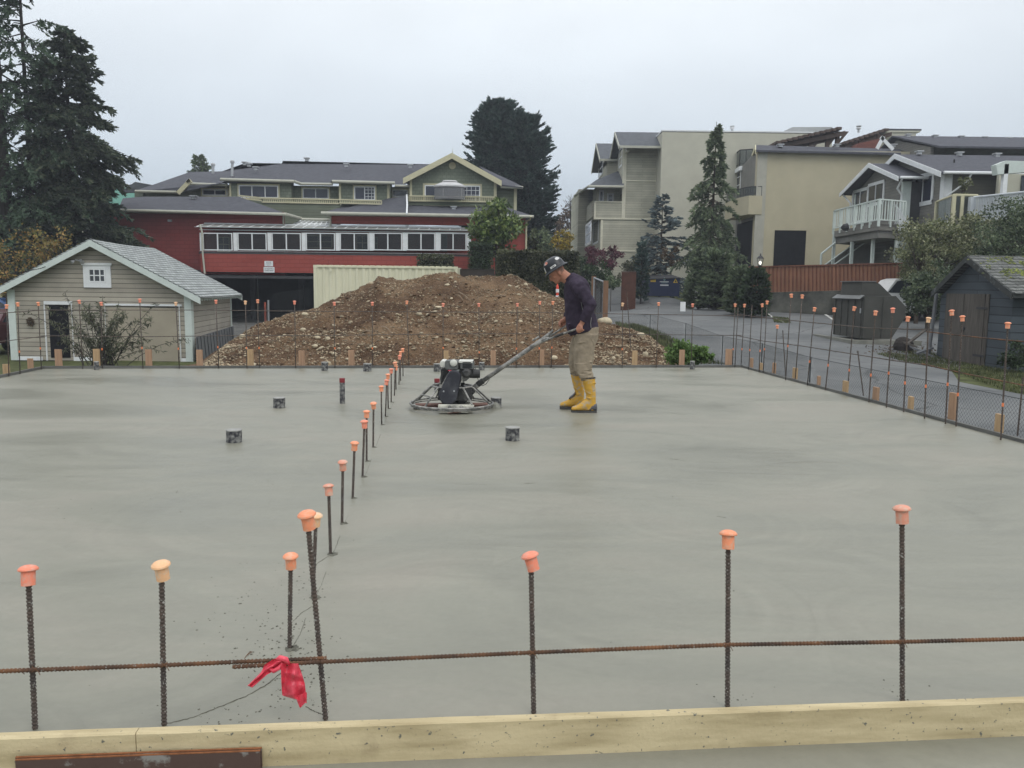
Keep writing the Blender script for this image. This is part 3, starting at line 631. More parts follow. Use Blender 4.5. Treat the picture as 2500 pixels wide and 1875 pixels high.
# red flagging ribbon
MRED = mat('red_ribbon', (.70,.06,.095), .3, .6, 12, .18, .006, 22)
rb = thing('ribbon', 'bright red plastic ribbon knotted round the near horizontal rebar', 'ribbon', NE.hit(690,1620))
def cloth(L_, R_, nu=14, nv=10, amp=.012, sd=1):
    def along(P_, t):
        k = len(P_)-1; s_ = min(t*k, k-1e-6); i = int(s_); f_ = s_-i; return (P_[i][0]*(1-f_)+P_[i+1][0]*f_, P_[i][1]*(1-f_)+P_[i+1][1]*f_)
    mb = MB()
    for side in (0, 1):
        b0 = len(mb.v)
        for i in range(nv+1):
            l_ = along(L_, i/nv); r_ = along(R_, i/nv)
            for j in range(nu+1):
                u_ = j/nu; x = l_[0]*(1-u_)+r_[0]*u_; y = l_[1]*(1-u_)+r_[1]*u_
                o_ = .05+amp*sin(u_*9+sd+i*.35*14/nv)+amp*1.1*noise.noise(Vector((u_*3, i*5.6/nv, sd)))+amp*.7*abs(noise.noise(Vector((u_*9+i*.5, i*14/nv, sd))))
                mb.v.append(tuple(NE.hit(x, y, o_-.0012*side)))
        for i in range(nv):
            for j in range(nu):
                k = b0+i*(nu+1)+j; mb.f.append([k, k+1, k+nu+2, k+nu+1]); mb.m.append(0)
    return mb
obj('tail', cloth([(668,1609),(646,1623),(638,1640),(604,1674)], [(700,1612),(684,1630),(652,1647),(616,1679)], 16, 30, .008, 2), MRED, rb, True)
obj('tail', cloth([(686,1618),(686,1640),(687,1668),(689,1698),(722,1708)], [(728,1620),(738,1648),(744,1668),(748,1700),(749,1717)], 28, 34, .012, 1), MRED, rb, True)
obj('tail', cloth([(722,1700),(726,1714),(732,1728)], [(749,1690),(749,1712),(734,1728)], 6, 6, .004, 3), MRED, rb, True)
mb = MB(); mb.tube([NE.hit(672,1612,.04), NE.hit(684,1606,.055), NE.hit(698,1610,.06), NE.hit(706,1622,.05)], [.005,.009,.009,.005], 10); mb.tube([NE.hit(655,1630,.05), NE.hit(668,1638,.055), NE.hit(682,1630,.055), NE.hit(690,1618,.05)], [.004,.008,.008,.005], 10); obj('knot', mb, MRED, rb, True)
# ================================================================== wooden stakes
MST = [mat('raw_pine', (.37,.235,.15), .8, .2, 6, .2, .002, 60, stretch=(6,6,.6)), mat('pale_pine', (.42,.29,.165), .8, .2, 6, .2, .002, 60, stretch=(6,6,.6))]
st = [(16,889,.09),(75,875,.08),(144,853,.105),(237,852,.1),(364,853,.1),(488,854,.1),(612,853,.1),(737,856,.1),(858,855,.1),(1089,856,.09),(1204,856,.095),(1322,854,.09),(1549,856,.095),(1664,854,.1),(1778,852,.12)]
for i, (x, y, wd) in enumerate(st):
    p = FE.hit(x, 893, -.075) if i > 1 else LE.hit(x, 893+ (107-x)*.2, -.06)
    top = W(x, y, p.y).z; b = MB(); rz = random.uniform(-.12, .12); b.cbox((p.x, p.y, -.62), wd, .036, top+.62, rz)
    tag(obj('stake', b, MST[(i*7 % 3) == 0], at=(p.x, p.y, -.62)), 'raw pine stake behind the far form board, %s from the left' % ORD[i], 'stake', 'wooden stakes holding the form boards')
st = [(1834,874),(1857,886),(1889,886),(1940,898),(1998,918),(2063,930),(2137,945),(2222,968),(2323,959),(2437,1011)]
for i, (x, y) in enumerate(st):
    p = RE.hit(x, 900+(x-1811)*.265, -.07); top = W(x, y, p.y).z; b = MB(); b.cbox((p.x, p.y, -.62), .036, .10, top+.62, math.atan2(RE.u.y, RE.u.x)-pi/2+random.uniform(-.25, .35))
    tag(obj('stake', b, MST[i % 2], at=(p.x, p.y, -.62)), 'raw pine stake outside the right form board, %s from the far corner' % ORD[i], 'stake', 'wooden stakes holding the form boards')
# ================================================================== drain pipe stubs
def pipemat():
    return mat('splashed_black_pipe', (.028,.028,.034), .55, .35, 26, .3, .001, 50, col2=(.27,.27,.25), thr=(.42,.66), detail=9)
MRIMC = mat('crusted_rim_concrete', (.30,.30,.28), .8, .2, 40, .35); MPIPE = pipemat(); MPIPER = mat('red_tape', (.20,.025,.03), .5, .4, 12, .25)
pipes = [(572,1047,1080,38,'short black pipe stub splashed with concrete nearest on the left of the slab'),(682,969,996,29,'short black pipe stub standing left of the tall red topped pipe'),(836,923,985,13,'tall thin black pipe with red top left of the dowel line'),
 (793,883,905,16,'small black pipe stub at the far edge, further left of the dowel line pair'),(897,887,907,20,'small black pipe stub at the far edge just left of the dowel line'),(1251,1041,1076,35,'short black pipe stub in the open slab below the worker'),(1211,969,995,27,'short black pipe stub filled with concrete beside the trowel ring'),
 (1068,887,908,19,'small black pipe stub at the far edge behind the trowel engine'),(1176,884,904,14,'small black pipe stub at the far edge right of the trowel engine'),(1067,924,952,13,'thin pipe with dark red top just left of the trowel machine'),(236,882,903,12,'small black pipe stub at the far edge in front of the garage'),(1690,881,902,12,'small pipe stub with grey top in front of the weeds')]
for x, y0_, y1_, wd, lb in pipes:
    b0 = G(x, y1_-wd*.05); r = wd/2/F*b0.y; top = W(x, y0_+wd*.06, b0.y).z; t = thing('pipe_stub', lb, 'pipe', b0, 'plumbing pipe stubs rising from the slab')
    mb = MB(); h = top; k = 20; 
    mb.lathe(b0, [(r*.88,.0),(r,-.01),(r,h*.5),(r,h),(r*.84,h),(r*.84,h*.6)], k, mi=0); obj('pipe', mb, MPIPE, t)
    mb = MB(); mb.lathe(b0+Vector((0,0,h-.006)), [(r*.86,0),(r*1.03,0),(r*1.03,.008),(r*.86,.008)], k); obj('crusted_rim', mb, MRIMC, t)
    mb = MB(); mb.lathe(b0+Vector((0,0,h*.55)), [(r*.8,0),(r*.8,h*.3),(r*.3,h*.38)], 14); obj('concrete_plug', mb, MC2, t, True)
    if 'red' in lb.split('pipe')[-1] or 'dark red' in lb:
        mb = MB(); mb.lathe(b0+Vector((0,0,h-.1)), [(r*1.04,.05),(r*1.04,.102),(r*.8,.103)], k); obj('tape_wrap', mb, MPIPER, t)
    if 'trowel ring' in lb:
        mb = MB(); mb.lathe(b0+Vector((-.01,-r*.8,-.005)), [(.07,0),(.05,.05),(.015,.075)], 9); obj('spilled_concrete', mb, MC2, t)
# ================================================================== dirt mound
random.seed(11)
crest = [(440,905),(480,899),(506,877),(549,842),(587,819),(619,796),(651,785),(720,763),(772,754),(800,740),(827,724),(876,704),(900,692),(914,687),(923,673),(943,679),(986,684),(1024,677),(1059,667),(1111,666),(1130,674),(1172,675),(1200,675),(1256,672),(1279,684),(1324,712),(1371,730),(1420,757),(1464,786),(1489,792),(1522,800),(1562,811),(1590,823),(1615,846),(1633,861),(1656,889),(1680,905)]
def crest_y(px):
    if px <= crest[0][0]: return crest[0][1]
    for (a, b_), (c, d_) in zip(crest[:-1], crest[1:]):
        if px <= c: return b_+(d_-b_)*(px-a)/(c-a)
    return crest[-1][1]
ND = 90; mpx = [440+i*5 for i in range(249)]
MOUND = {}
def prof(t):      # 0 toe -> 1 crest
    return t*.62+.38*(t*t*(3-2*t)) if t < .5 else t*.62+.38*(t*t*(3-2*t))
mm = MB(); rows = []
def depth_c(px):
    h = max(0, min(1, (898-crest_y(px))/190)); return 16.6+6.4*h**.8
def mound_pt(px, t, nz=True):
    dc = depth_c(px); toe = 15.15
    zc = W(px, crest_y(px), dc).z
    if t <= 1:
        d = toe+(dc-toe)*t
        r = ray(px, 800); p = CAM+r*(d/r.y); zb = -.28
        # a lip two thirds up: steep face below, gentle terrace above
        k = t; pr = (k/.62)**.9*.60 if k < .62 else .60+(k-.62)/.38*.40
        # never above the straight sight line to the crest
        z = zb+(zc-zb)*pr
    else:
        d = dc+(t-1)*9; r = ray(px, 800); p = CAM+r*(d/r.y); zb = T(p.x, p.y)-.1; q = min(1, (t-1)/.9)
        z = zc+(zb-zc)*(q*q*(3-2*q))-.02
    if nz:
        e_ = min(1, max(.0, (zc+.4)/1.0)); v = Vector((p.x, p.y, 0))
        z += e_*(.09*noise.noise(v*.7)*min(1, abs(t-1)*4)+.09*noise.noise(v*2.0)*min(1, abs(t-1)*6)+.07*noise.noise(v*4.2)+.032*noise.noise(v*11))
    return Vector((p.x, p.y, z))
NT = 120
for i, px in enumerate([440+j*4 for j in range(311)]):
    for j in range(NT+1):
        t = j/NT*1.9; mm.v.append(tuple(mound_pt(px, t)))
for i in range(310):
    for j in range(NT):
        k = i*(NT+1)+j; mm.f.append([k, k+NT+1, k+NT+2, k+1]); mm.m.append(0)
def soil():
    mt, t, b = newmat('mound_soil'); n = t.nodes; l = t.links; b.inputs['Roughness'].default_value = .95; b.inputs['Specular IOR Level'].default_value = .1
    tc = n.new('ShaderNodeTexCoord'); z = n.new('ShaderNodeTexNoise'); z.inputs['Scale'].default_value = .55; z.inputs['Detail'].default_value = 9; z.inputs['Roughness'].default_value = .65; l.new(tc.outputs['Object'], z.inputs[0])
    r = n.new('ShaderNodeValToRGB'); l.new(z.outputs[0], r.inputs[0]); e = r.color_ramp.elements; e[0].position = .36; e[1].position = .66; e[0].color = (.050,.029,.017,1); e[1].color = (.180,.120,.070,1); q = e.new(.5); q.color = (.100,.062,.036,1)
    z2 = n.new('ShaderNodeTexNoise'); z2.inputs['Scale'].default_value = 24; z2.inputs['Detail'].default_value = 5; l.new(tc.outputs['Object'], z2.inputs[0])
    m2 = n.new('ShaderNodeMapRange'); m2.inputs[1].default_value = .3; m2.inputs[2].default_value = .7; m2.inputs[3].default_value = .55; m2.inputs[4].default_value = 1.5; l.new(z2.outputs[0], m2.inputs[0])
    v = n.new('ShaderNodeVectorMath'); v.operation = 'SCALE'; l.new(r.outputs[0], v.inputs[0]); l.new(m2.outputs[0], v.inputs[3])
    vo = n.new('ShaderNodeTexVoronoi'); vo.inputs['Scale'].default_value = 26; l.new(tc.outputs['Object'], vo.inputs[0])
    r3 = n.new('ShaderNodeValToRGB'); l.new(vo.outputs['Distance'], r3.inputs[0]); e = r3.color_ramp.elements; e[0].position = .16; e[1].position = .26; e[0].color = (1,1,1,1); e[1].color = (0,0,0,1)
    sc_ = n.new('ShaderNodeSeparateColor'); l.new(vo.outputs['Color'], sc_.inputs[0]); gt = n.new('ShaderNodeMath'); gt.operation = 'GREATER_THAN'; gt.inputs[1].default_value = .6; l.new(sc_.outputs[0], gt.inputs[0])
    mu = n.new('ShaderNodeMath'); mu.operation = 'MULTIPLY'; l.new(r3.outputs[0], mu.inputs[0]); l.new(gt.outputs[0], mu.inputs[1])
    mx = n.new('ShaderNodeMixRGB'); l.new(mu.outputs[0], mx.inputs[0]); l.new(v.outputs[0], mx.inputs[1]); mx.inputs[2].default_value = (.27,.22,.15,1)
    l.new(mx.outputs[0], b.inputs['Base Color'])
    bp = n.new('ShaderNodeBump'); bp.inputs['Distance'].default_value = .05; l.new(z2.outputs[0], bp.inputs['Height']); l.new(bp.outputs[0], b.inputs['Normal'])
    return mt
struct('dirt_mound', mm, soil(), smooth=True)
MPEB = mat('pebbles', (.28,.225,.15), .85, .2, 8, .2, island=.6)
MSTONE = mat('pale_stone', (.42,.36,.25), .8, .25, 9, .22, .006, 30, objrand=.25)
def stone(mb, c, rx, ry, rz, sd, n=10, k=6, rot=0):
    vs = []; fs = []
    for i in range(k+1):
        th = pi*i/k
        for j in range(n):
            ph = 2*pi*j/n; v = Vector((sin(th)*cos(ph), sin(th)*sin(ph), cos(th))); s_ = 1+.22*noise.noise(v*1.3+Vector((sd,0,0)))
            x, y = v.x*rx*s_, v.y*ry*s_; vs.append((c[0]+x*cos(rot)-y*sin(rot), c[1]+x*sin(rot)+y*cos(rot), c[2]+v.z*rz*s_))
    for i in range(k):
        for j in range(n): fs.append(((i+1)*n+j, (i+1)*n+(j+1) % n, i*n+(j+1) % n, i*n+j))
    mb.add(vs, fs)
pe = MB()
OCT = [(1,0,0),(-1,0,0),(0,1,0),(0,-1,0),(0,0,1),(0,0,-1)]; OF = [(0,2,4),(2,1,4),(1,3,4),(3,0,4),(2,0,5),(1,2,5),(3,1,5),(0,3,5)]
for i in range(19000):
    px = random.uniform(450, 1672); t = random.random()**.85*1.02
    p = mound_pt(px, t)
    if p.z < -.35: continue
    cl = noise.noise(Vector((p.x*.8, p.y*.8, 5)))
    if cl < .0 and random.random() < .75: continue
    r = random.choice([.012,.014,.016,.018,.021,.025,.03,.038 if t < .6 else .025]); a = random.random()*3
    ax = [r*random.uniform(.7,1.6), r*random.uniform(.7,1.2), r*random.uniform(.4,.9)]
    ca, sa2 = cos(a), sin(a); vs = []
    for x, y, z in OCT:
        x, y, z = x*ax[0]*random.uniform(.8,1.2), y*ax[1]*random.uniform(.8,1.2), z*ax[2]; vs.append((p.x+x*ca-y*sa2, p.y+x*sa2+y*ca, p.z+z+ax[2]*.4))
    pe.add(vs, OF)
cd_ = MB()
for i in range(1500):
    px = random.uniform(455, 1668); t = random.random()**.7*1.02; p = mound_pt(px, t)
    if p.z < -.3 or noise.noise(Vector((p.x*.9, p.y*.9, 9))) < -.05: continue
    r = random.choice([.02,.025,.03,.04,.05]); vs = []; a = random.random()*3
    for x, y, z in OCT: k = random.uniform(.7,1.25)*r; vs.append((p.x+(x*cos(a)-y*sin(a))*k*1.2, p.y+(x*sin(a)+y*cos(a))*k, p.z+z*k*.6+r*.15))
    cd_.add(vs, OF)
struct('soil_clods', cd_, mat('dark_clods', (.090,.056,.034), .95, .05, 20, .35, island=.4), kind='stuff', smooth=True)
struct('pebbles', pe, MPEB, kind='stuff', smooth=True)
def on_mound(px, py):
    best = None
    for k in range(1, 200):
        t = k/200*1.05; q = mound_pt(px, t, True); r = ray(px, py); d = CAM+r*(q.y/r.y)
        if best is None or abs(d.z-q.z) < best[0]: best = (abs(d.z-q.z), q)
    return best[1]
big = [(1024,769,14,9,'round yellow boulder high on the mound behind the far rebar row'),(1477,788,32,17,'largest flat yellow boulder right of the worker at the mound edge'),(745,769,15,8,'pale oval stone on the left flank of the mound below the container corner'),
 (740,806,14,8,'white oval stone on the lower left of the mound between the two bars'),(775,827,14,8,'tan stone, leftmost of the close group on the left of the mound'),(1354,877,15,11,'white round stone at the foot of the mound left of the boots'),(1101,680,10,7,'white stone on the crest of the mound below the container'),
 (1578,868,13,12,'pale triangular stone near the right foot of the mound'),(1565,820,18,10,'long tan stone on the right shoulder of the mound next to the grass'),(592,823,16,8,'tan boulder near the left end of the mound beside the garage'),(768,846,14,8,'tilted tan stone on the lower left of the mound'),(800,829,12,9,'grey rounded stone beside the tan one on the left of the mound'),
 (952,861,11,8,'yellow stone low on the mound just left of the dowel line'),(1070,751,20,6,'flat grey stone slab lying on the terrace of the mound'),(906,694,13,8,'white stone on the upper left crest by the container'),(1092,697,12,6,'flat white stone just under the mound crest'),(1282,697,9,8,'grey stone near the top right crest of the mound'),(826,742,16,7,'long pale stone on the upper left slope of the mound'),(1270,785,10,7,'grey stone halfway up the mound right of centre'),(1130,836,10,6,'white stone low on the mound above the trowel engine'),(1500,877,9,9,'small pale stone between the boots and the right stake')]
for i, (px, py, a, b_, lb) in enumerate(big):
    p = on_mound(px, py); s_ = p.y/F; mb = MB(); a *= .56; b_ *= .58; stone(mb, (p.x, p.y, p.z+b_*s_*.35), a*s_, a*s_*.75, b_*s_, i*3.1, 14, 9, random.uniform(-.3,.3))
    tag(obj('stone', mb, MSTONE, at=p, smooth=True), lb, 'stone', 'stones lying on the dirt mound')
sm = [mesh('stone', (lambda q: (stone(q, (0,0,0), 1, .8, .6, k*5.3, 10, 6), q)[1])(MB()), MSTONE, smooth=True) for k in range(5)]
for i in range(90):
    px = random.uniform(500, 1640); t = random.random()*.95; p = mound_pt(px, t)
    if p.z < -.2 or W(px, crest_y(px), 20).z < p.z-.3: continue
    o = bpy.data.objects.new('stone', sm[i % 5]); S.collection.objects.link(o); r = random.choice([.035,.04,.045,.055,.065]); o.location = p+Vector((0,0,r*.2)); o.scale = (r*random.uniform(.9,1.5), r, r*random.uniform(.7,1)); o.rotation_euler = (random.uniform(-.4,.4), random.uniform(-.4,.4), random.random()*6)
    tag(o, 'small pale cobble scattered over the dirt mound', 'stone', 'small cobbles on the mound')
# sticks and roots
rs = MB()
for px, py, dx, dy in ((1120,715,30,22),(1160,765,25,14),(935,800,22,16),(1115,722,16,14),(1150,752,14,-8),(1210,727,24,-2),(890,812,20,6)):
    p = on_mound(px, py); q = on_mound(px+dx, py+dy); rs.tube([p+Vector((0,-.03,.03)), (p+q)/2+Vector((0,-.05,.06)), q+Vector((0,-.03,.02))], [.012,.014,.006], 6)
struct('root_debris', rs, mat('dry_root', (.22,.17,.12), .9, .1, 8, .3), kind='stuff')
# ================================================================== foliage generators
def leafquad(mb, p, d, s_, l_, up_=None):
    n_ = Vector((random.gauss(0,1), random.gauss(0,1), random.gauss(0,1))).normalized() if up_ is None else up_
    a = d.cross(n_)
    if a.length < 1e-4: return
    a = a.normalized()*s_*.5; e_ = p+d*l_; m_ = p+d*l_*.45
    mb.add([p, m_+a, e_, m_-a], [(0,1,2,3)])
def rvec(): 
    v = Vector((random.gauss(0,1), random.gauss(0,1), random.gauss(0,1))); return v.normalized()
def spray(mb, p, d, ln, k, s_, droop=.2, spread=.5, per=2):
    """a twig with needles/scales hanging along it"""
    side = d.cross(Vector((0,0,1)))
    if side.length < 1e-3: side = Vector((1,0,0))
    side.normalize()
    for i in range(k):
        t = (i+random.random())/k; q = p+d*ln*t+Vector((0,0,-droop*ln*t*t))
        for j in range(per):
            dd = (d*.6+side*random.uniform(-1,1)*spread+Vector((0,0,random.uniform(-.7,.25)*droop*2.5))+rvec()*.25).normalized()
            leafquad(mb, q, dd, s_*random.uniform(.7,1.3), s_*random.uniform(1.8,3.2))
def conifer(label, px, d, ybase_z, ztop, rad, nbr, leafm, trunkm, tr=.2, zlow=None, s_=.13, gap=0.0, droop=.25, group=None, up_=.0, name='conifer', cat='tree', prof=None, kk=10, per=2, lean=0.0, x=None, sd=1, inner=.15, nsub=5, tip=-.1, jit=(.62,1.12)):
    random.seed(sd); X = W(px, 700, d).x if x is None else x; g0 = T(X, d) if ybase_z is None else ybase_z
    t = thing(name, label, cat, (X, d, g0), group); H = ztop-g0; zl = zlow if zlow is not None else g0+H*.1
    mb = MB(); mb.tube([(X, d, g0-.2), (X+lean*.3, d, g0+H*.35), (X+lean*.7, d, g0+H*.7), (X+lean, d, ztop+tip)], [tr, tr*.75, tr*.42, .012], 9)
    lf = MB()
    for b in range(nbr):
        f_ = (b+random.random())/nbr; z = zl+(ztop-zl)*f_; fr = (z-zl)/(ztop-zl); R_ = rad*(prof(fr) if prof else (1-fr)**.8)*random.uniform(*jit)+.05
        if gap and noise.noise(Vector((z*.9, b*.01, sd))) < -.25+gap*0 and random.random() < gap: continue
        a = random.random()*2*pi; dr_ = Vector((cos(a), sin(a), up_-(.25 if fr < .6 else -.15)+random.gauss(0,.1))).normalized()
        c = Vector((X+lean*fr, d, z)); R_ = max(R_, .12)
        if R_ > .5: mb.tube([c, c+dr_*R_*.5, c+dr_*R_*.9+Vector((0,0,-droop*R_*.3))], [.035*R_/2+.008, .02, .006], 4, cap=False)
        nb_ = max(2, int(R_*nsub))
        for q in range(nb_):
            tt_ = inner+(1-inner)*(q+random.random())/nb_; p = c+dr_*R_*tt_+Vector((0,0,-droop*R_*tt_*tt_*.5)); sa_ = Vector((-dr_.y, dr_.x, 0))*random.choice([-1,1])
            dd = (dr_*random.uniform(.4,1)+sa_*random.uniform(.2,1)+Vector((0,0,random.uniform(-.35,.2)))).normalized()
            spray(lf, p, dd, R_*.32*(1.15-tt_*.5)+.12, kk, s_, droop, per=per)
    obj('trunk', mb, trunkm, t); obj('crown', lf, leafm, t)
    return t
def broad(label, c, rad, nclump, leafm, trunkm, leafs=.09, per=60, trunkz=None, group=None, name='tree', cat='tree', sd=1, shell=.35, tr=.1, clr=.32, nlimb=7, lens=1.7):
    """c centre, rad (rx,ry,rz): clumps of leaves on twigs around the crown's volume"""
    random.seed(sd); c = Vector(c); g0 = T(c.x, c.y) if trunkz is None else trunkz
    t = thing(name, label, cat, (c.x, c.y, g0), group); mb = MB(); lf = MB(); cl = []
    for i in range(nclump):
        v = rvec(); r = shell+(1-shell)*random.random()**.6; s2 = 1+.28*noise.noise(v*1.7+Vector((sd,0,0)))
        cl.append(c+Vector((v.x*rad[0], v.y*rad[1], v.z*rad[2]))*r*s2)
    base = Vector((c.x, c.y, g0-.1)); fork = Vector((c.x, c.y, max(g0+.15, c.z-rad[2]*.75)))
    mb.tube([base, fork, Vector((c.x, c.y, c.z))], [tr, tr*.8, tr*.35], 8)
    for i in range(min(nclump, nlimb*4)):
        q = cl[i]; mb.tube([fork.lerp(Vector((c.x,c.y,c.z)), random.random()), (fork+q)/2+rvec()*.12*rad[2], q], [tr*.35, tr*.2, .008], 5, cap=False)
    cr_ = clr*min(rad)
    for q in cl:
        k = int(per*random.uniform(.6,1.3)); ax = Vector((1,1,.75))*cr_*random.uniform(.7,1.25)
        for j in range(k):
            v = rvec()*random.random()**.5; p = q+Vector((v.x*ax.x, v.y*ax.y, v.z*ax.z))
            if p.z < g0+.02: continue
            leafquad(lf, p, (rvec()+v*.8+Vector((0,0,-.15))).normalized(), leafs*random.uniform(.7,1.3), leafs*lens*random.uniform(.7,1.3))
    obj('trunk', mb, trunkm, t); obj('crown', lf, leafm, t); return t
def hedge(label, x0, x1, y0, y1, z0_, z1_, n_, leafm, s_=.08, sd=1, name='hedge', round_=.15, rot=None, coreM=None):
    """clipped hedge: leaves packed in the outer skin of a lumpy box, over a twiggy inner mass"""
    random.seed(sd); t = thing(name, label, 'hedge', ((x0+x1)/2, (y0+y1)/2, z0_)); lf = MB()
    for i in range(n_):
        f_ = random.random(); u_, v_, w_ = random.random(), random.random(), random.random()
        k = random.random(); dep = abs(random.gauss(0,.08))
        if k < .5: v_ = 0; y = y0+dep
        else: y = y0+(y1-y0)*v_
        if k >= .5 and k < .85: z = z1_-dep
        else: z = z0_+(z1_-z0_)*w_
        if k >= .85: x = x0+dep if random.random() < .5 else x1-dep
        else: x = x0+(x1-x0)*u_
        nn = .16*noise.noise(Vector((x*1.1, y*1.1, z*1.1+sd))); z += nn if k >= .5 else 0; y += nn
        e_ = round_
        if z > z1_-e_: 
            if x < x0+e_: x = x0+e_*random.uniform(.4,1)
            if x > x1-e_: x = x1-e_*random.uniform(.4,1)
        leafquad(lf, Vector((x,y,z)), rvec(), s_*random.uniform(.6,1.3), s_*random.uniform(1,1.9))
    co = MB(); co.box(x0+.13, y0+.16, z0_-.1, x1-.13, y1-.1, z1_-.2)
    obj('inner_twigs', co, coreM or MTWIG, t); obj('foliage', lf, leafm, t); return t
MBARK = mat('bark', (.075,.06,.048), .95, .1, 5, .35, .02, 20, stretch=(1,1,.3))
MBARKD = mat('dark_bark', (.045,.04,.036), .95, .1, 5, .3, .02, 20, stretch=(1,1,.3))
MTWIG = mat('dark_twigs', (.025,.028,.017), .95, .05, 12, .4)
LFIR = leaf('fir_needles', [(.042,.070,.045),(.062,.098,.060),(.10,.14,.085)], var=.3)
LFIRD = leaf('dark_fir_needles', [(.034,.050,.036),(.052,.072,.046),(.088,.10,.06)], var=.3)
LCYP = leaf('cypress_scales', [(.028,.052,.046),(.042,.074,.062),(.066,.10,.08)], var=.25)
LCED = leaf('cedar_scales', [(.070,.105,.062),(.115,.15,.085),(.18,.215,.12)], var=.3)
LBLUE = leaf('blue_spruce_needles', [(.075,.105,.11),(.11,.145,.15),(.16,.195,.195)], var=.3)
LHEDGE = leaf('hedge_leaves', [(.040,.050,.030),(.07,.078,.042),(.115,.115,.07)], var=.4)
LHEDGD = leaf('dark_hedge_leaves', [(.026,.042,.022),(.04,.062,.03),(.06,.085,.042)], var=.3)
LMAG = leaf('magnolia_leaves', [(.045,.08,.025),(.095,.145,.04),(.20,.24,.07)], var=.3, rough=.4, spec=.4)
LRED = leaf('maple_red_leaves', [(.06,.018,.028),(.11,.035,.05),(.16,.075,.085)], var=.3)
LAUT = leaf('autumn_leaves', [(.12,.11,.04),(.20,.165,.05),(.28,.16,.055),(.11,.125,.045)], var=.3)
LOLV = leaf('olive_leaves', [(.065,.085,.032),(.105,.125,.05),(.18,.19,.09),(.28,.28,.17)], var=.35, rough=.45, spec=.4)
LOLD = leaf('deep_green_leaves', [(.045,.07,.038),(.07,.10,.05),(.14,.165,.09)], var=.35, rough=.5, spec=.35)
LGRN = leaf('fresh_green_leaves', [(.07,.12,.035),(.11,.185,.05),(.16,.24,.08)], var=.3)
LBUD = leaf('buddleia_leaves', [(.065,.075,.045),(.095,.105,.065),(.155,.155,.105)], var=.3)
LBRN = leaf('brown_leaves', [(.06,.04,.025),(.09,.06,.035),(.13,.09,.05)], var=.3)
LYEL = leaf('yellow_leaves', [(.22,.17,.03),(.33,.24,.04),(.15,.15,.04)], var=.3)
# --- left firs
conifer('tall bare trunked fir at the left edge rising out of the frame', 27, 40, None, 22, 3.7, 72, LFIR, MBARKD, .40, zlow=3, s_=.085, droop=.5, sd=3, kk=9, per=3, group='firs behind the garage', name='fir_tree', prof=lambda f: .95-.6*f, nsub=4, lean=-.2)
conifer('thin trunked fir with see-through branches second from the left', 89, 41, None, 19.5, 3.3, 84, LFIR, MBARKD, .17, zlow=4.0, s_=.085, droop=.5, sd=5, kk=9, per=3, group='firs behind the garage', name='fir_tree', prof=lambda f: .95-.55*f, nsub=4)
conifer('dense dark fir widest at the bottom, rightmost of the group by the garage', 188, 42, None, 13.8, 4.2, 255, LFIRD, MBARKD, .26, zlow=2.4, s_=.10, droop=.35, sd=8, kk=10, per=3, group='firs behind the garage', name='fir_tree', prof=lambda f: (1-f)**.58*(.86+.14*sin(f*15)) , nsub=5)
# --- far small conifer behind the roof
conifer('small feathery conifer top peeking above the red building roof', 497, 75, None, W(497,381,75).z, 1.9, 150, LCED, MBARK, .15, zlow=6, s_=.12, sd=9, kk=9, up_=.5, name='conifer', prof=lambda f: (1-f)**.6)
# --- big dark cypress
conifer('huge dark dense cypress right of the gabled red and green building', 1216, 64, None, W(1228,256,64).z, 3.1, 760, LCYP, MBARKD, .5, zlow=1.0, s_=.11, droop=.0, up_=.9, sd=12, jit=(.86,1.04), kk=9, per=3, name='cypress', prof=lambda f: min(1, (1-f)*2.8)**.55*(.95+.05*sin(f*9)), nsub=3, inner=.35)
conifer('dark cypress lobe leaning right of the huge cypress', 1272, 63, None, W(1272,285,63).z, 2.7, 460, LCYP, MBARKD, .3, zlow=1.0, s_=.11, droop=.0, up_=.9, sd=13, jit=(.86,1.04), kk=9, per=3, name='cypress', prof=lambda f: min(1, (1-f)*3.5)**.6, nsub=3, inner=.35)
# --- magnolia, hedges by the red building
broad('round glossy magnolia tree in front of the red wall', W(1212,556,41), (1.35,1.1,1.25), 60, LMAG, MBARK, .13, 62, sd=21, name='magnolia_tree', tr=.07, lens=1.9)
p = W(1172,620,39.5); hedge('square clipped dark hedge left of the magnolia trunk', W(1143,620,39.5).x, W(1203,620,39.5).x, 39.5, 40.8, T(p.x,p.y), W(1172,594,39.5).z, 5200, LHEDGD, .07, 31)
hedge('low olive hedge behind the right end of the shipping container', W(1017,620,39).x, W(1105,620,39).x, 39, 40.2, -.4, W(1060,624,39).z, 5200, LHEDGE, .075, 32)
hedge('long dark olive hedge behind the right half of the mound', W(1213,620,33).x, W(1415,620,33).x, 33, 35.4, -.3, W(1310,615,33).z, 20000, LHEDGE, .075, 33)
broad('pale green bush rising behind the long hedge beside the red corner', W(1313,590,47), (.75,.7,.95), 26, LCED, MBARK, .1, 60, sd=41, name='bush', cat='bush', tr=.04)
broad('yellow leaved shrub above the long hedge', W(1368,590,50), (.85,.7,.7), 22, LYEL, MBARK, .1, 45, sd=42, name='shrub', cat='shrub', tr=.04)
broad('brown leaved tree in the gap between the cypress and the beige building', W(1385,560,95), (1.9,1.5,2.6), 34, LBRN, MBARK, .2, 55, sd=43, name='tree', tr=.12)
broad('dark rounded far tree beside the beige building corner', W(1412,585,100), (1.5,1.5,2.2), 30, LHEDGE, MBARK, .2, 55, sd=44, name='tree', tr=.12)
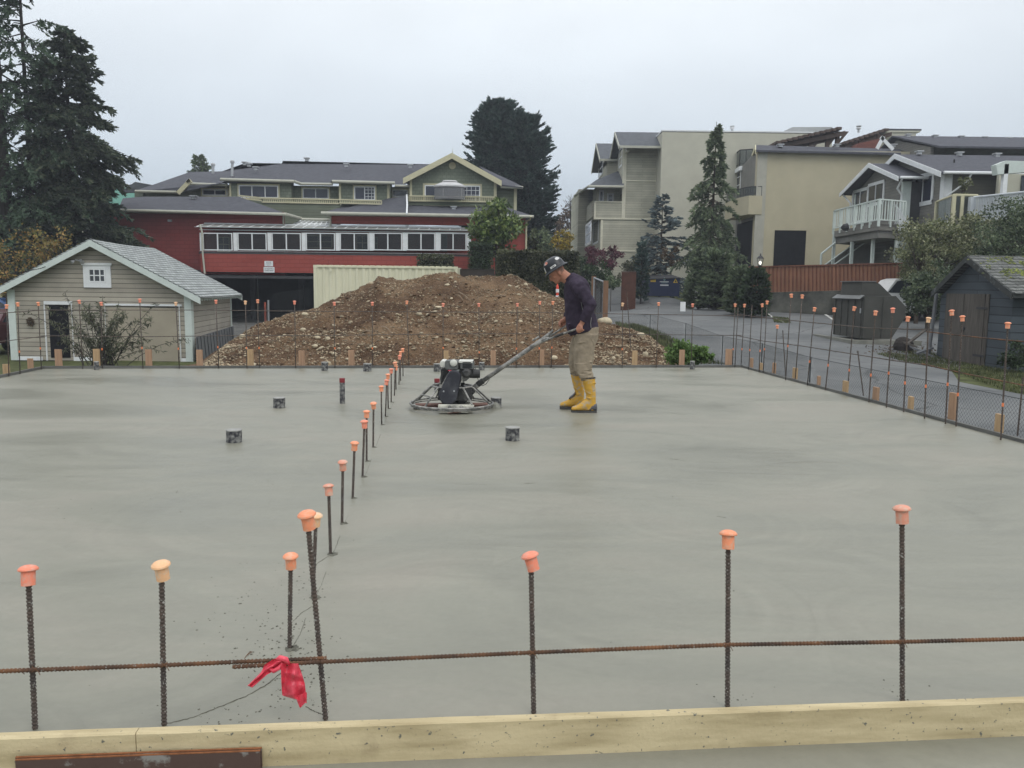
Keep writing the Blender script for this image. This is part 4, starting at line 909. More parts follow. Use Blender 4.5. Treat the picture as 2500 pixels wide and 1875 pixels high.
def bare(label, px, d, ytop, sd, sp=1.0):
    random.seed(sd); X = W(px,700,d).x; g0 = T(X,d); zt = W(px, ytop, d).z; t = thing('bare_tree', label, 'tree', (X,d,g0), 'leafless trees in the gap'); mb = MB()
    mb.tube([(X,d,g0),(X+.1,d,(g0+zt)/2),(X,d,zt)], [.16,.10,.02], 6)
    for i in range(34):
        z = g0+(zt-g0)*random.uniform(.35,.95); a = random.random()*6.28; l_ = (zt-z)*.6+.5; e_ = Vector((X+cos(a)*l_*sp*.7, d+sin(a)*l_*.7, z+l_*.8)); mb.tube([(X,d,z), (Vector((X,d,z))+e_)/2+rvec()*.15, e_], [.035,.028,.014], 4, cap=False)
        for k in range(3):
            s2 = Vector((X,d,z)).lerp(e_, random.uniform(.3,.9)); mb.tube([s2, s2+rvec()*.6+Vector((0,0,.35))], [.02,.01], 3, cap=False)
    obj('trunk', mb, MBARK, t)
bare('leafless slim tree in the gap left of the beige building', 1389, 78, 492, 51); bare('leafless tree hugging the corner of the beige building', 1424, 76, 505, 52)
# --- right side planting
broad('dark red leaved maple below the beige building', W(1470,628,44), (1.05,.8,.62), 34, LRED, MBARK, .085, 60, sd=61, name='maple', tr=.04)
broad('dark low bush beneath the red maple', W(1455,680,43), (1.3,.7,.75), 30, LHEDGD, MBARK, .09, 60, sd=62, name='bush', cat='bush', tr=.03)
broad('dark green bush left of the reddish fence panel', W(1405,665,42), (.9,.7,1.0), 30, LHEDGD, MBARK, .09, 60, sd=63, name='bush', cat='bush', tr=.03)
broad('low pale ground bush beside the gate posts', W(1492,690,40), (.7,.5,.28), 18, LCED, MBARK, .07, 50, sd=64, name='bush', cat='bush', tr=.02)
conifer('narrow dark columnar arborvitae left of the blue dumpster', 1565, 47, None, W(1565,596,47).z, .30, 110, LCYP, MBARKD, .05, zlow=T(7.4,47)+.1, s_=.08, droop=0, up_=.9, sd=65, kk=5, name='arborvitae', prof=lambda f: min(1, (1-f)*1.8)**.8, nsub=8, inner=.5)
broad('green mixed hedge bush behind the arborvitae', W(1545,660,49), (1.0,.6,.75), 28, LHEDGE, MBARK, .09, 50, sd=66, name='bush', cat='bush', tr=.03)
conifer('blue grey spruce beside the tall cedar', 1611, 52, None, W(1611,478,52).z, 2.2, 110, LBLUE, MBARK, .09, zlow=T(9.4,52)+.5, s_=.11, droop=.05, up_=.12, sd=67, kk=8, name='spruce', prof=lambda f: (1-f)**.75, nsub=4)
broad('brownish bare shrub behind the blue dumpster', W(1640,625,51), (.65,.5,.9), 22, LBRN, MBARK, .07, 36, sd=68, name='shrub', cat='shrub', tr=.03)
conifer('tall drooping cedar with a bare spiky tip in front of the beige wall', 1733, 46, None, W(1733,308,46).z, 2.75, 200, LCED, MBARK, .13, zlow=T(11,46)+.4, s_=.085, droop=.6, sd=69, kk=10, per=3, name='cedar', prof=lambda f: (min(.62, (1-f)**.95)*(.88+.2*sin(f*23))) if f < .86 else .10*(1-f)/.14+.02, nsub=4, tip=.25)
for i, (px, d, yt, r, lb) in enumerate(((1748,40,618,.80,'broad rounded cedar shrub, left of the three below the cedar'),(1804,36.6,658,.42,'middle rounded cedar shrub beside the brown fence'),(1845,35.5,664,.50,'dark cone shaped shrub under the lamp post'),(1706,41,640,.5,'narrow dark cedar shrub at the road edge under the tall cedar'))):
    X = W(px,700,d).x; conifer(lb, px, d, None, W(px,yt,d).z, r*.95, 190, LCED if i != 2 else LHEDGD, MBARKD, .06, zlow=T(X,d), s_=.085, droop=0, up_=.7, sd=70+i, kk=7, name='cedar_shrub', cat='shrub', group='cedar shrubs at the parking entrance', prof=lambda f: min(1, (1-f)*2.2)**.6, nsub=7, inner=.55)
for i, (px, py, d, rx, ry, rz, nc, lm, lb) in enumerate(((2288,610,34,1.75,1.3,1.35,120,LOLV,'wide olive leaved tree left half in front of the grey house'),(2400,600,34.5,1.6,1.2,1.45,120,LOLV,'olive leaved tree crown behind the ridge of the shed'),(2480,585,31,1.35,1.2,1.5,100,LOLD,'darker green tree at the right edge above the shed'),(2270,715,30,.85,.9,1.0,80,LOLD,'dark leafy bush between the metal bin and the shed'),(2246,640,33,.75,.8,1.3,36,LOLV,'slim leafy tree in front of the pickup'))):
    broad(lb, W(px,py,d), (rx,ry,rz), nc, lm, MBARK, .07, 95, sd=80+i, name='broadleaf_tree' if i != 3 else 'bush', cat='tree' if i != 3 else 'bush', group=None, tr=.09, shell=.25, lens=1.5)
broad('small yellow green tree on the terrace behind the glass rail', W(2350,462,37), (.32,.3,.55), 14, LOLV, MBARK, .07, 36, trunkz=W(2350,520,37).z, sd=88, name='potted_tree', tr=.02)
broad('autumn tree with yellow and rusty leaves behind the garage roof', W(112,625,37), (1.5,1.2,1.75), 50, LAUT, MBARK, .085, 30, sd=90, name='autumn_tree', tr=.07, shell=.2, nlimb=10)
broad('yellowing shrub at the left edge beside the garage', W(12,660,36), (1.0,.9,1.5), 30, LAUT, MBARK, .08, 34, sd=91, name='shrub', cat='shrub', tr=.05)
# --- butterfly bush in front of the garage
random.seed(95)
bX = W(250,880,24.5); t = thing('butterfly_bush', 'straggly butterfly bush with long arching leaves in front of the garage door', 'bush', (bX.x, 24.5, T(bX.x,24.5))); st_, lf_ = MB(), MB()
for i in range(58):
    px = random.gauss(255, 74); py = random.uniform(735, 860) if i else 705
    if i < 8: px, py = [(158,712),(196,740),(250,722),(285,775),(345,780),(130,790),(370,850),(398,858)][i]
    e_ = W(px, py, 24.5+random.uniform(-.7,.5)); b0 = Vector((bX.x+random.gauss(0,.25), 24.5+random.gauss(0,.2), T(bX.x,24.5))); mid = b0.lerp(e_, .55)+Vector((0,0,.25))
    pts = [b0, b0.lerp(mid,.5)+Vector((0,0,.06)), mid, mid.lerp(e_,.6)+Vector((0,0,.08)), e_]; st_.tube(pts, [.012,.01,.008,.006,.003], 5)
    for k in range(46):
        f_ = random.uniform(.2,1)*4; a = int(min(f_, 3.99)); q = pts[a].lerp(pts[a+1], f_-a); dd = (rvec()+Vector((0,0,-.35))).normalized(); leafquad(lf_, q, dd, .032, random.uniform(.10,.20))
obj('stem', st_, MBARKD, t); obj('foliage', lf_, LBUD, t)
# --- weeds and grass by the slab corner
broad('bright green weed clump growing behind the right end of the far slab edge', W(1692,868,16.0), (.38,.3,.19), 36, LGRN, MBARK, .045, 55, sd=96, name='weed', cat='weed', tr=.006, clr=.4, trunkz=-.45)
broad('small leafy weed growing at the foot of the mound', W(1655,862,15.6), (.25,.2,.2), 24, LGRN, MBARK, .045, 45, sd=97, name='weed', cat='weed', tr=.005, clr=.45, trunkz=-.45)
broad('dark small weed growing at the foot of the shed door jamb', W(2482,868,19.6), (.35,.3,.32), 24, LHEDGD, MBARK, .05, 50, sd=98, name='weed', cat='weed', tr=.008, clr=.4)
LGRASS = leaf('grass_blades', [(.05,.065,.025),(.08,.095,.035),(.14,.14,.07)], var=.3)
gr_ = MB(); random.seed(7)
def grass(poly_px, n_, h=.1, wd=.008):
    xs = [p[0] for p in poly_px]; ys = [p[1] for p in poly_px]; k = 0; c = 0
    P_ = [GT(*p) for p in poly_px]; x0, x1 = min(p.x for p in P_), max(p.x for p in P_); y0, y1 = min(p.y for p in P_), max(p.y for p in P_)
    while k < n_ and c < n_*20:
        c += 1; x, y = random.uniform(x0,x1), random.uniform(y0,y1); ins = False
        for i in range(len(P_)):
            a, b_ = P_[i], P_[i-1]
            if (a.y > y) != (b_.y > y) and x < (b_.x-a.x)*(y-a.y)/(b_.y-a.y)+a.x: ins = not ins
        if not ins or noise.noise(Vector((x*1.3,y*1.3,0))) < -.35: continue
        k += 1; z = T(x,y)+.03; a = random.random()*6.28; v = Vector((cos(a),sin(a),0)); s2 = Vector((-v.y,v.x,0))*wd; hh = h*random.uniform(.5,1.3); p = Vector((x,y,z))
        gr_.add([p-s2, p+s2, p+v*hh*.5+Vector((0,0,hh))], [(0,1,2)])
grass([(1500,790),(1560,800),(1660,840),(1700,882),(1770,893),(1600,893)], 6000, .12, .012)
grass([(1540,800),(1620,835),(1655,870),(1600,860),(1560,825)], 5000, .2, .014)
grass([(2140,868),(2250,860),(2500,900),(2620,960),(2500,975),(2300,905)], 11000, .07, .011)
grass([(1885,776),(1925,780),(1930,792),(1890,790)], 1500, .07, .014)
grass([(1880,748),(2035,744),(2035,752),(1880,758)], 2500, .08, .02)
struct('grass', gr_, LGRASS, kind='stuff')
# hill far behind
hb = MB(); n_ = 60
for i in range(n_+1):
    x = -900+1800*i/n_; h = 62+22*noise.noise(Vector((x*.0036,3,0)))+7*noise.noise(Vector((x*.018,1,0)))
    for k, (yy, f_) in enumerate(((620,0),(760,.62),(900,1),(1100,.7))): hb.v.append((x+60*noise.noise(Vector((x,k,0))), yy, h*f_*1.15-1))
for i in range(n_):
    for k in range(3): q = i*4+k; hb.f.append([q, q+4, q+5, q+1]); hb.m.append(0)
struct('hills', hb, mat('forested_hill', (.03,.045,.03), .95, .05, .01, .4), smooth=True)
# ================================================================== building materials
random.seed(2)
WHT = mat('white_trim', (.70,.72,.72), .6, .3, 3, .07); WHTG = mat('white_greenish_trim', (.56,.62,.58), .6, .3, 3, .08)
CRM = mat('cream_trim', (.52,.49,.33), .65, .3, 3, .08); GUT = mat('beige_gutter', (.42,.42,.35), .6, .3, 3, .08)
SID = course('beige_siding', (.37,.34,.28), .155, .35, .16); SIDL = course('side_wall_siding', (.36,.33,.28), .19, .4, .12)
GRS = course('green_shingles', (.19,.215,.165), .18, .7, .1, brick=.014, bw=.24, vary=.09)
GRC = course('green_clapboard', (.165,.185,.135), .16, .65, .14)
RED = course('red_brick_paint', (.235,.052,.048), .2, .72, .12, brick=.012, bw=.5, vary=.05, ns=.35)
RED2 = course('red_brick_bright', (.30,.066,.052), .2, .72, .12, brick=.012, bw=.5, vary=.05, ns=.35)
ROOFD = mat('dark_asphalt_shingles', (.075,.078,.09), .9, .2, 3.5, .25, .01, 30, stretch=(1,1,3)); ROOFM = mat('slate_blue_roof', (.10,.108,.118), .9, .2, 3.5, .22, .01, 30, stretch=(1,1,3))
ROOFG = course('pale_green_grey_shingles', (.32,.345,.335), .085, .28, .2, brick=.015, bw=.33, vary=.16, rough=.9)
GL = glassmat('window_glass'); GLB = glassmat('blue_window_glass', (.03,.035,.055)); GLT = glassmat('sunroom_glass', (.03,.03,.03), .62); GLR = glassmat('roof_glazing', (.26,.27,.25), 0, .3)
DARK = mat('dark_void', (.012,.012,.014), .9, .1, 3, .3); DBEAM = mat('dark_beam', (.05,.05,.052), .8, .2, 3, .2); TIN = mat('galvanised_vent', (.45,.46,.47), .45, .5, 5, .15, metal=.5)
STUC = mat('pale_beige_stucco', (.48,.47,.385), .9, .15, 1.0, .07, .002, 90); STUY = mat('yellow_beige_stucco', (.45,.41,.29), .9, .15, .7, .07, .002, 90)
BSID = course('olive_beige_siding', (.43,.42,.335), .17, .6, .13); BSIDD = course('grey_siding', (.18,.175,.155), .15, .62, .14); GREY = mat('grey_paint', (.19,.187,.17), .8, .2, 2, .12)
GL2 = glassmat('curtained_glass', (.12,.12,.115)); GL3 = glassmat('grey_glass', (.05,.055,.06))
GLRAIL = glassmat('rail_glass', (.06,.07,.07), .55)
def vent(parent, p, s_=.3, h=.16, name='roof_vent'):
    b = MB(); b.cbox((p.x,p.y,p.z-.05), s_*.6, s_*.6, h*.6+.05); b.cbox((p.x,p.y,p.z+h*.6), s_, s_, h*.4); obj(name, b, TIN, parent)
# ================================================================== garage
gf = Fac(W(30,700,27.8), W(470,700,27.8)); ga = gf.A; gw = (gf.B-gf.A).length; GZ = T(-14,27.8)-.02
t = thing('garage', 'beige lap sided garage with white trim and pale green shingle roof', 'garage', Vector((ga.x, ga.y, GZ)))
a0, _ = gf.sz(26,800); a1, _ = gf.sz(467,800); ap, zap = gf.sz(228,590); _, ze = gf.sz(467,727); _, zel = gf.sz(30,722)
rb_ = W(562,700,34); back = (Vector((rb_.x,rb_.y,0))-gf.P(a1,0)); bl = back.length; bd = back/bl
wl = MB()
slope = (zap-ze)/(a1-ap+.35)
zw1 = zap-slope*(a1-ap)-.07; zw0 = zap-slope*(ap-a0)-.07; zz = min(zw0, zw1)
wl.extr([gf.P(a0,GZ), gf.P(a1,GZ), gf.P(a1,zw1), gf.P(ap,zap-.07), gf.P(a0,zw0)], bd*.12)
obj('front_wall', wl, SID, t)
wl = MB(); c0 = gf.P(a1,GZ+.55)
wl.obox(gf.P(a1,GZ+.0)+bd*.12, bd*(bl-.12), gf.u*-.12, Vector((0,0,zw1-GZ-.03)))
obj('side_wall', wl, SIDL, t); wl = MB()
wl.obox(gf.P(a0,GZ+.0)+bd*.12, bd*(bl-.12), gf.u*.12, Vector((0,0,zw0-GZ-.03)))
obj('side_wall', wl, SIDL, t)
wl = MB(); wl.extr([gf.P(a0,GZ)+bd*bl, gf.P(a1,GZ)+bd*bl, gf.P(a1,zw1)+bd*bl, gf.P(ap,zap-.07)+bd*bl, gf.P(a0,zw0)+bd*bl], bd*-.1); obj('back_wall', wl, SID, t)
ov = .42; s_e = 1.0
def roofplane(mb, pr, pe_, dv, L0, L1, th=.05, nr=14, saga=.05):
    # ridge point -> eave point, swept from L0 to L1 along dv, gently sagging
    pts = [(pr+dv*(L0+(L1-L0)*i/nr)+Vector((0,0,-saga*sin(pi*i/nr))), pe_+dv*(L0+(L1-L0)*i/nr)+Vector((0,0,-saga*.5*sin(pi*i/nr)))) for i in range(nr+1)]
    for o_ in (0, 1):
        b0 = len(mb.v)
        for a, b_ in pts: mb.v += [tuple(a-Vector((0,0,th*o_))), tuple(b_-Vector((0,0,th*o_)))]
        for i in range(nr): q = b0+2*i; mb.f.append([q, q+1, q+3, q+2][::(-1 if o_ else 1)]); mb.m.append(0)
    n2 = 2*(nr+1); q = len(mb.v)-2*n2
    for i in range(nr): mb.f.append([q+2*i+1, q+2*i+3, q+n2+2*i+3, q+n2+2*i+1]); mb.m.append(0)
    for i in (0, 2*nr): mb.f.append([q+i, q+i+1, q+n2+i+1, q+n2+i]); mb.m.append(0)
rdg = gf.P(ap, zap, 0); er = gf.P(a1+ov, zap-slope*(a1-ap+ov), 0); el_ = gf.P(a0-ov, zap-slope*(ap-a0+ov), 0)
rm = MB(); roofplane(rm, rdg+Vector((0,0,.09)), er+Vector((0,0,.09)), bd, -.3, bl+.3); roofplane(rm, rdg+Vector((0,0,.09)), el_+Vector((0,0,.09)), bd, -.3, bl+.3)
obj('roof', rm, ROOFG, t)
fm = MB()
for e_ in (er, el_):
    p = rdg-bd*.3; q = e_-bd*.3; v = Vector((0,0,-.17)); 
    fm.extr([p+Vector((0,0,.035)), q+Vector((0,0,.035)), q+v, p+v], bd*-.035)
    p = rdg+bd*(bl+.3); q = e_+bd*(bl+.3); fm.extr([p+Vector((0,0,.035)), q+Vector((0,0,.035)), q+v, p+v], bd*.035)
obj('rake_board', fm, WHTG, t)
fm = MB()
for i in range(17):
    q = gf.P(a1,zw1)+bd*(.1+i*(bl-.1)/17); fm.obox(q+Vector((0,0,-.02)), bd*.05, gf.u*(ov-.04)+Vector((0,0,-slope*(ov-.04))), Vector((0,0,.07)))
obj('rafter_tails', fm, WHTG, t)
fm = MB(); gf.rs(fm, a0-.03, GZ, a0+.21, zw0-.03, .003, .04); gf.rs(fm, a1-.20, GZ, a1+.035, zw1-.03, .003, .04); fm.obox(gf.P(a1+.003,GZ,-.02), bd*.2, gf.u*.035, Vector((0,0,zw1-GZ-.05))); fm.obox(gf.P(a1+.003,GZ)+bd*(bl-.12), bd*.12, gf.u*.035, Vector((0,0,zw1-GZ-.05))); obj('corner_boards', fm, WHTG, t)
gf.window(t, 216,655,260,690, WHT, GL, 3, 2, .05, .035, .004, WHT, .17)
fm = MB(); x0,z1 = gf.sz(202,643); x1,z0_ = gf.sz(273,649); gf.rs(fm, x0-.02, z1-.06, x1+.02, z1+.02, .05, .075); obj('window_cap', fm, WHT, t)
# doorway
dm = MB(); gf.rect(dm, 106,735,175,744, .003,.045); gf.rect(dm, 106,744,117,900, .003,.045, zb=GZ); gf.rect(dm, 174,744,181,900,.003,.045, zb=GZ); do = obj('door_frame', dm, WHT, t)
dm = MB(); gf.rect(dm, 117.5,744.5,173.5,900,.003,.02, zb=GZ+.1); obj('dark_doorway', dm, DARK, t)
dm = MB(); gf.rect(dm, 255,741,443,748, .003,.045); gf.rect(dm, 255,748,262,900,.003,.045, zb=GZ); gf.rect(dm, 436,748,443,900,.003,.045, zb=GZ); obj('garage_door_frame', dm, WHT, t)
dm = MB(); gf.rect(dm, 262.5,751,435.5,900,.003,.022, zb=GZ+.02)
obj('garage_door', dm, mat('tan_panel', (.34,.305,.235), .8, .2, 1.2, .08), t)
dm = MB(); gf.rect(dm, 350,748.5,435.5,750.5,.003,.03); obj('door_gap', dm, DARK, t)
for q0, q1 in ((a0+.22, gf.sz(105,880)[0]), (gf.sz(182,880)[0], gf.sz(254,880)[0]), (gf.sz(444,880)[0], a1-.21)): dm = MB(); gf.rs(dm, q0, GZ, q1, GZ+.13, .003,.035); obj('baseboard', dm, WHT, t)
dm = MB(); p = gf.hit(198,637,.02); dm.lathe(p, [(.05,0),(.05,.05)], 10, gf.n); dm.tube([p+gf.n*.05, p+gf.n*.16+gf.u*-.12+Vector((0,0,.03))], .02, 8); dm.lathe(p+gf.n*.16+gf.u*-.14, [(.03,0),(.06,.1),(.065,.12)], 12, (gf.n*.8-gf.u*.5+Vector((0,0,-.5)))); dm.lathe(p+gf.n*.1+gf.u*.06, [(.03,0),(.06,.1),(.065,.12)], 12, (gf.n*.6+gf.u*.6+Vector((0,0,-.4)))); obj('floodlight', dm, TIN, t)
cbm = MB(); cbm.tube([gf.hit(125,646,.1)-gf.n*0, gf.hit(100,655,.5), gf.hit(40,668,2), gf.hit(-20,672,3)], .012, 5); tag(obj('cable', cbm, DARK, at=gf.hit(125,646,.1)), 'overhead service cable running to the left gable edge of the garage', 'cable')
for (px, py, lb) in ((74,786,'dried round wreath on the garage wall left of the doorway'),(221,778,'hanging dried plant on the garage wall right of the doorway')):
    c = gf.hit(px,py,.08); lf = MB(); random.seed(px)
    for i in range(260): v = rvec(); leafquad(lf, c+Vector((v.x*.1, v.y*.05, v.z*.12)), rvec(), .025, .07)
    tag(obj('wreath', lf, LBRN, at=c), lb, 'wreath')
# low slatted panel leaning along the garage side
t = thing('slatted_fence', 'grey slatted panel fence climbing along the side of the garage', 'fence', gf.P(a1+.5, T(-10.5,28)))
MGW = mat('grey_weathered_wood', (.14,.145,.15), .9, .15, 3, .25, .003, 40, stretch=(3,3,.5))
fx0 = W(474,700,27.5); fx1 = W(566,700,33.8); fd = Vector((fx1.x-fx0.x, fx1.y-fx0.y, 0)); mb = MB(); zt0 = W(474,823,27.5).z; zt1 = W(562,796,33.8).z; nS = 34
p0_ = Vector((fx0.x,fx0.y,0)); gz_ = T(fx0.x, fx0.y)-.15
sd_ = Vector((fd.y,-fd.x,0)).normalized()
mb.extr([p0_+Vector((0,0,gz_)), p0_+fd+Vector((0,0,gz_+.3)), p0_+fd+Vector((0,0,zt1)), p0_+Vector((0,0,zt0))], sd_*.03); obj('panel', mb, MGW, t)
mb = MB()
for i in range(13):
    f_ = i/13; q = p0_+fd*f_+sd_*.031; zt = zt0+(zt1-zt0)*f_; mb.extr([q+Vector((0,0,zt-.01)), q+fd.normalized()*.03+Vector((0,0,zt-.01)), q+fd.normalized()*.33+Vector((0,0,gz_)), q+fd.normalized()*.30+Vector((0,0,gz_))], sd_*.02)
obj('slats', mb, mat('dark_slat', (.06,.06,.065), .9, .1, 3, .2), t)
# ================================================================== red and green building
t = thing('apartment_building', 'red and green building with dark hip roofs, glazed sunroom and open carport below', 'building', Vector((W(700,700,45).x, 45, -.7)))
RB = t
r1 = Fac.px(200,45,1300,45)               # red front plane
def Zp(f, px, py): return f.sz(px,py)[1]
gz0 = -.75
# left red volume above/left
m_ = MB(); r1.rect(m_, 225,512,695,672, -.25,0, zb=None); obj('red_wall', m_, RED, t)
m_ = MB(); r1.rect(m_, 225,672.5,505,800,-.25,-.01, zb=gz0); obj('red_lower_wall', m_, RED, t)
m_ = MB(); r1.rect(m_, 489,619,1146,671, 1.86,2.0); obj('red_apron', m_, RED2, t)
m_ = MB(); r1.rect(m_, 695.5,552,1283,671, -.25,-.003); r1.rect(m_, 806,524,1283,551.7, -.25,-.003); obj('red_wall', m_, RED2, t)
m_ = MB(); r1.rect(m_, 1090,671.5,1283,800,-.25,-.01, zb=gz0); obj('red_lower_wall', m_, RED2, t)
# carport: beams, ceiling, back wall, posts
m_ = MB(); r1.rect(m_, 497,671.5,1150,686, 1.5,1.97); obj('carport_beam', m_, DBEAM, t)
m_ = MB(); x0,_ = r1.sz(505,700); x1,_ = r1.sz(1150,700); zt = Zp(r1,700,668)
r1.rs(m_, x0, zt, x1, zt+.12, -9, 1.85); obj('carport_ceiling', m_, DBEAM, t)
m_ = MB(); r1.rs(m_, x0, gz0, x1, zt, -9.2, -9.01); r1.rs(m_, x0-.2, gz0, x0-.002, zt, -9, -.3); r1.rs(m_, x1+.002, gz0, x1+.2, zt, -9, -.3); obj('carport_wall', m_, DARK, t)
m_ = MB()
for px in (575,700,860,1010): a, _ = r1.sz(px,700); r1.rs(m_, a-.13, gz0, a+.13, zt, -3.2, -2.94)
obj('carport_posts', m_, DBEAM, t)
# sunroom
sz0 = Zp(r1,800,623); 
a0s,_ = r1.sz(487,600)
def sx(px): return r1.sz(px,590)[0]*1.0
sf = Fac.px(200,43.0,1300,43.0)
srm = MB(); pil = [488,574,657.5,741,824,906,987.5,1068,1144]
sf.rect(srm, 486,561,1148,568, -.06,.0); sf.rect(srm, 486,612,1148,620.5, -.06,.0)
for p_ in pil: sf.rect(srm, p_-5 if p_ > 490 else 487, 568, p_+5.5, 612, -.06, -.001)
obj('sunroom_frame', srm, WHT, t)
for i in range(8):
    l_, r_ = pil[i]+6, pil[i+1]-5.5
    if i == 0: l_ = 495
    sf.window(t, l_,568.2,r_,611.8, WHT, GLT, 2, 1, .05, .06, -.055, name='sunroom_window', proud=.05)
m_ = MB(); sf.rect(m_, 486,620,1148,622, -1.95, -.02); 
obj('sunroom_floor', m_, DBEAM, t)
m_ = MB(); sf.rect(m_, 474,554,1150,561.5, -.02,.12); obj('sunroom_gutter', m_, WHT, t)
# sloped glazed roof, two pitches
b0a, z_l = sf.sz(480,555); b1a, _ = sf.sz(1148,555); m_ = MB(); zt2 = Zp(r1,600,549)
m_.extr([sf.P(b0a,z_l,.05), sf.P(b1a,z_l-.05,.05), r1.P(r1.sz(1148,560)[0],zt2-.1,.01), r1.P(r1.sz(500,560)[0],zt2,.01)], Vector((0,0,.03))); obj('glazed_roof', m_, GLR, t)
m_ = MB()
for i in range(27):
    f_ = i/26; A_ = sf.P(b0a+(b1a-b0a)*f_, z_l-.05*f_, .05); s0_ = r1.sz(500,560)[0]; s1_ = r1.sz(1148,560)[0]; B_ = r1.P(s0_+(s1_-s0_)*f_, zt2-.1*f_, .01)
    m_.obox(A_+Vector((0,0,.031)), B_-A_, sf.u*.05, Vector((0,0,.02)))
m_.obox(r1.P(r1.sz(500,560)[0],zt2+.03,.0), r1.P(r1.sz(1148,560)[0],zt2-.07,.0)-r1.P(r1.sz(500,560)[0],zt2+.03,.0), r1.n*.06, Vector((0,0,.06))); obj('glazing_bars', m_, WHT, t)
r2 = Fac.px(200,46.6,1300,46.6)
m_ = MB(); A_, B_ = r1.hit(700,556,.02), r1.hit(805,558,.02); C_, D_ = r2.hit(809,541,0), r2.hit(735,540,0); m_.extr([A_,B_,C_,D_], Vector((0,0,.03))); obj('glazed_roof', m_, GLR, t)
m_ = MB()
for i in range(8):
    f_ = i/7; p = A_.lerp(B_, f_); q = D_.lerp(C_, f_); m_.obox(p+Vector((0,0,.031)), q-p, r1.u*.06, Vector((0,0,.04)))
for f_ in (.5,): m_.obox(A_.lerp(D_, f_)+Vector((0,0,.034)), B_-A_, (D_-A_).normalized()*.06, Vector((0,0,.045)))
obj('glazing_bars', m_, WHT, t)
# inside of the sunroom: doors and windows in the red wall
for x0,y0,x1,y1 in ((530,578,562,615),(742,574,812,606),(870,574,900,612),(910,578,922,612)): r1.window(t, x0,y0,x1,y1, CRM, GL, 2, 2, .05, .04, .0, name='inner_window')
r1.window(t, 1075,572,1092,614, GREY, GL, 1,1,.05,.04,.0, name='inner_door')
# small window far left
r1.window(t, 240,561,293,592, CRM, GL, 2,1,.06,.05,.003, CRM,.09)
# pipes on the wall
m_ = MB(); m_.tube([r1.hit(488,548,2.1), r1.hit(493,566,2.12), r1.hit(495,620,2.12), r1.hit(500,668,2.12)], .05, 8); m_.tube([r1.hit(692,522,.08), r1.hit(692,548,.08), r1.hit(700,553,.3), r1.hit(720,553,.3)], .045, 8); m_.tube([r1.hit(807,523,.1), r1.hit(807,550,.1), r1.hit(803,556,.2)], .045, 8); obj('downspout', m_, GUT, t)
m_ = MB(); m_.tube([r1.hit(1285,537,.12), r1.hit(1284,615,.12), r1.hit(1284,760,.12)], .05, 8); m_.tube([r1.hit(1296,528,.9), r1.hit(1294,536,.7), r1.hit(1285,540,.12)], .045, 8); obj('downspout', m_, CRM, t)
m_ = MB(); r1.rect(m_, 409,536,418,541, 0.002,.12); r1.rect(m_, 990,549,997,553,.002,.12); obj('wall_lamp', m_, TIN, t)
# lower roofs (hip) with gutters
def hipfront(f, eave, top, dd, zdrop=0, m2=ROOFD, name='roof', th=.12):
    """eave: list of px on facade f pushed out by overhang; top: list of px at depth offset dd behind"""
    fb = Fac(f.A-f.n*dd, f.B-f.n*dd); mb = MB(); e_ = [f.hit(x,y,.7) for x,y in eave]; q = [fb.hit(x,y) for x,y in top]
    mb.extr(e_+q[::-1], Vector((0,0,-th))); return obj(name, mb, m2, t)
hipfront(r1, [(288,511),(692,519)], [(350,480),(583,480)], 3.0)
m_ = MB(); fb = Fac(r1.A-r1.n*3, r1.B-r1.n*3); m_.extr([r1.hit(692,519,.7), r2.hit(736,533,.4), fb.hit(640,505), fb.hit(583,480)], Vector((0,0,-.1))); obj('roof', m_, ROOFD, t)
m_ = MB(); m_.extr([r1.hit(288,511,.7), fb.hit(350,480), fb.hit(300,484)], Vector((0,0,-.1))); obj('roof', m_, ROOFD, t)
m_ = MB(); m_.tube([r1.hit(286,513,.75), r1.hit(699,523,.75)], .075, 8); m_.tube([r1.hit(699,523,.75), r2.hit(735,533,.4)], .075, 8); m_.tube([r2.hit(735,535,.42), r2.hit(808,537,.42)], .075, 8); obj('gutter', m_, GUT, t)
m_ = MB(); r1.rect(m_, 288,514,699,520, .5,.68); r1.rect(m_, 790,522,1300,528.5, .5,.68); obj('fascia', m_, GUT, t)
m_ = MB(); r1.rs(m_, r1.sz(292,500)[0], Zp(r1,400,521), r1.sz(698,500)[0], Zp(r1,400,521)+.05, 0, .5); r1.rs(m_, r1.sz(800,500)[0], Zp(r1,900,528), r1.sz(1296,500)[0], Zp(r1,900,528)+.05, 0, .5); obj('soffit', m_, GUT, t)
# right lower roof
u1 = Fac.px(200,48.2,1300,48.2); u2 = Fac.px(200,50.0,1300,50.0)
m_ = MB(); m_.extr([r1.hit(787,519.5,.75), r1.hit(994,523,.75), u1.hit(994,478), u2.hit(905,489), u2.hit(840,503)], Vector((0,0,-.1))); obj('roof', m_, ROOFD, t)
m_ = MB(); m_.extr([r1.hit(995,523,.75), r1.hit(1301,527,.75), u1.hit(1240,507), u1.hit(995,501)], Vector((0,0,-.1))); obj('roof', m_, ROOFD, t)
m_ = MB(); m_.tube([r1.hit(784,520,.8), r1.hit(1303,529,.8)], .08, 8); obj('gutter', m_, GUT, t)
m_ = MB(); m_.tube([u1.hit(993,476,.12), r1.hit(994,500,2-2.4), r1.hit(993,522,.9)], .05, 8); obj('downspout', m_, WHT, t)
m_ = MB(); m_.extr([r1.hit(1301,527,.75), u1.hit(1240,507), u1.hit(1240,520,-6)], Vector((0,0,-.1))); obj('roof', m_, ROOFD, t)
# side wall to the right
m_ = MB(); a,_ = r1.sz(1283,600); r1.rs(m_, a-.25, gz0, a-.002, Zp(r1,1283,530), -9, -.26); obj('side_wall', m_, RED, t)
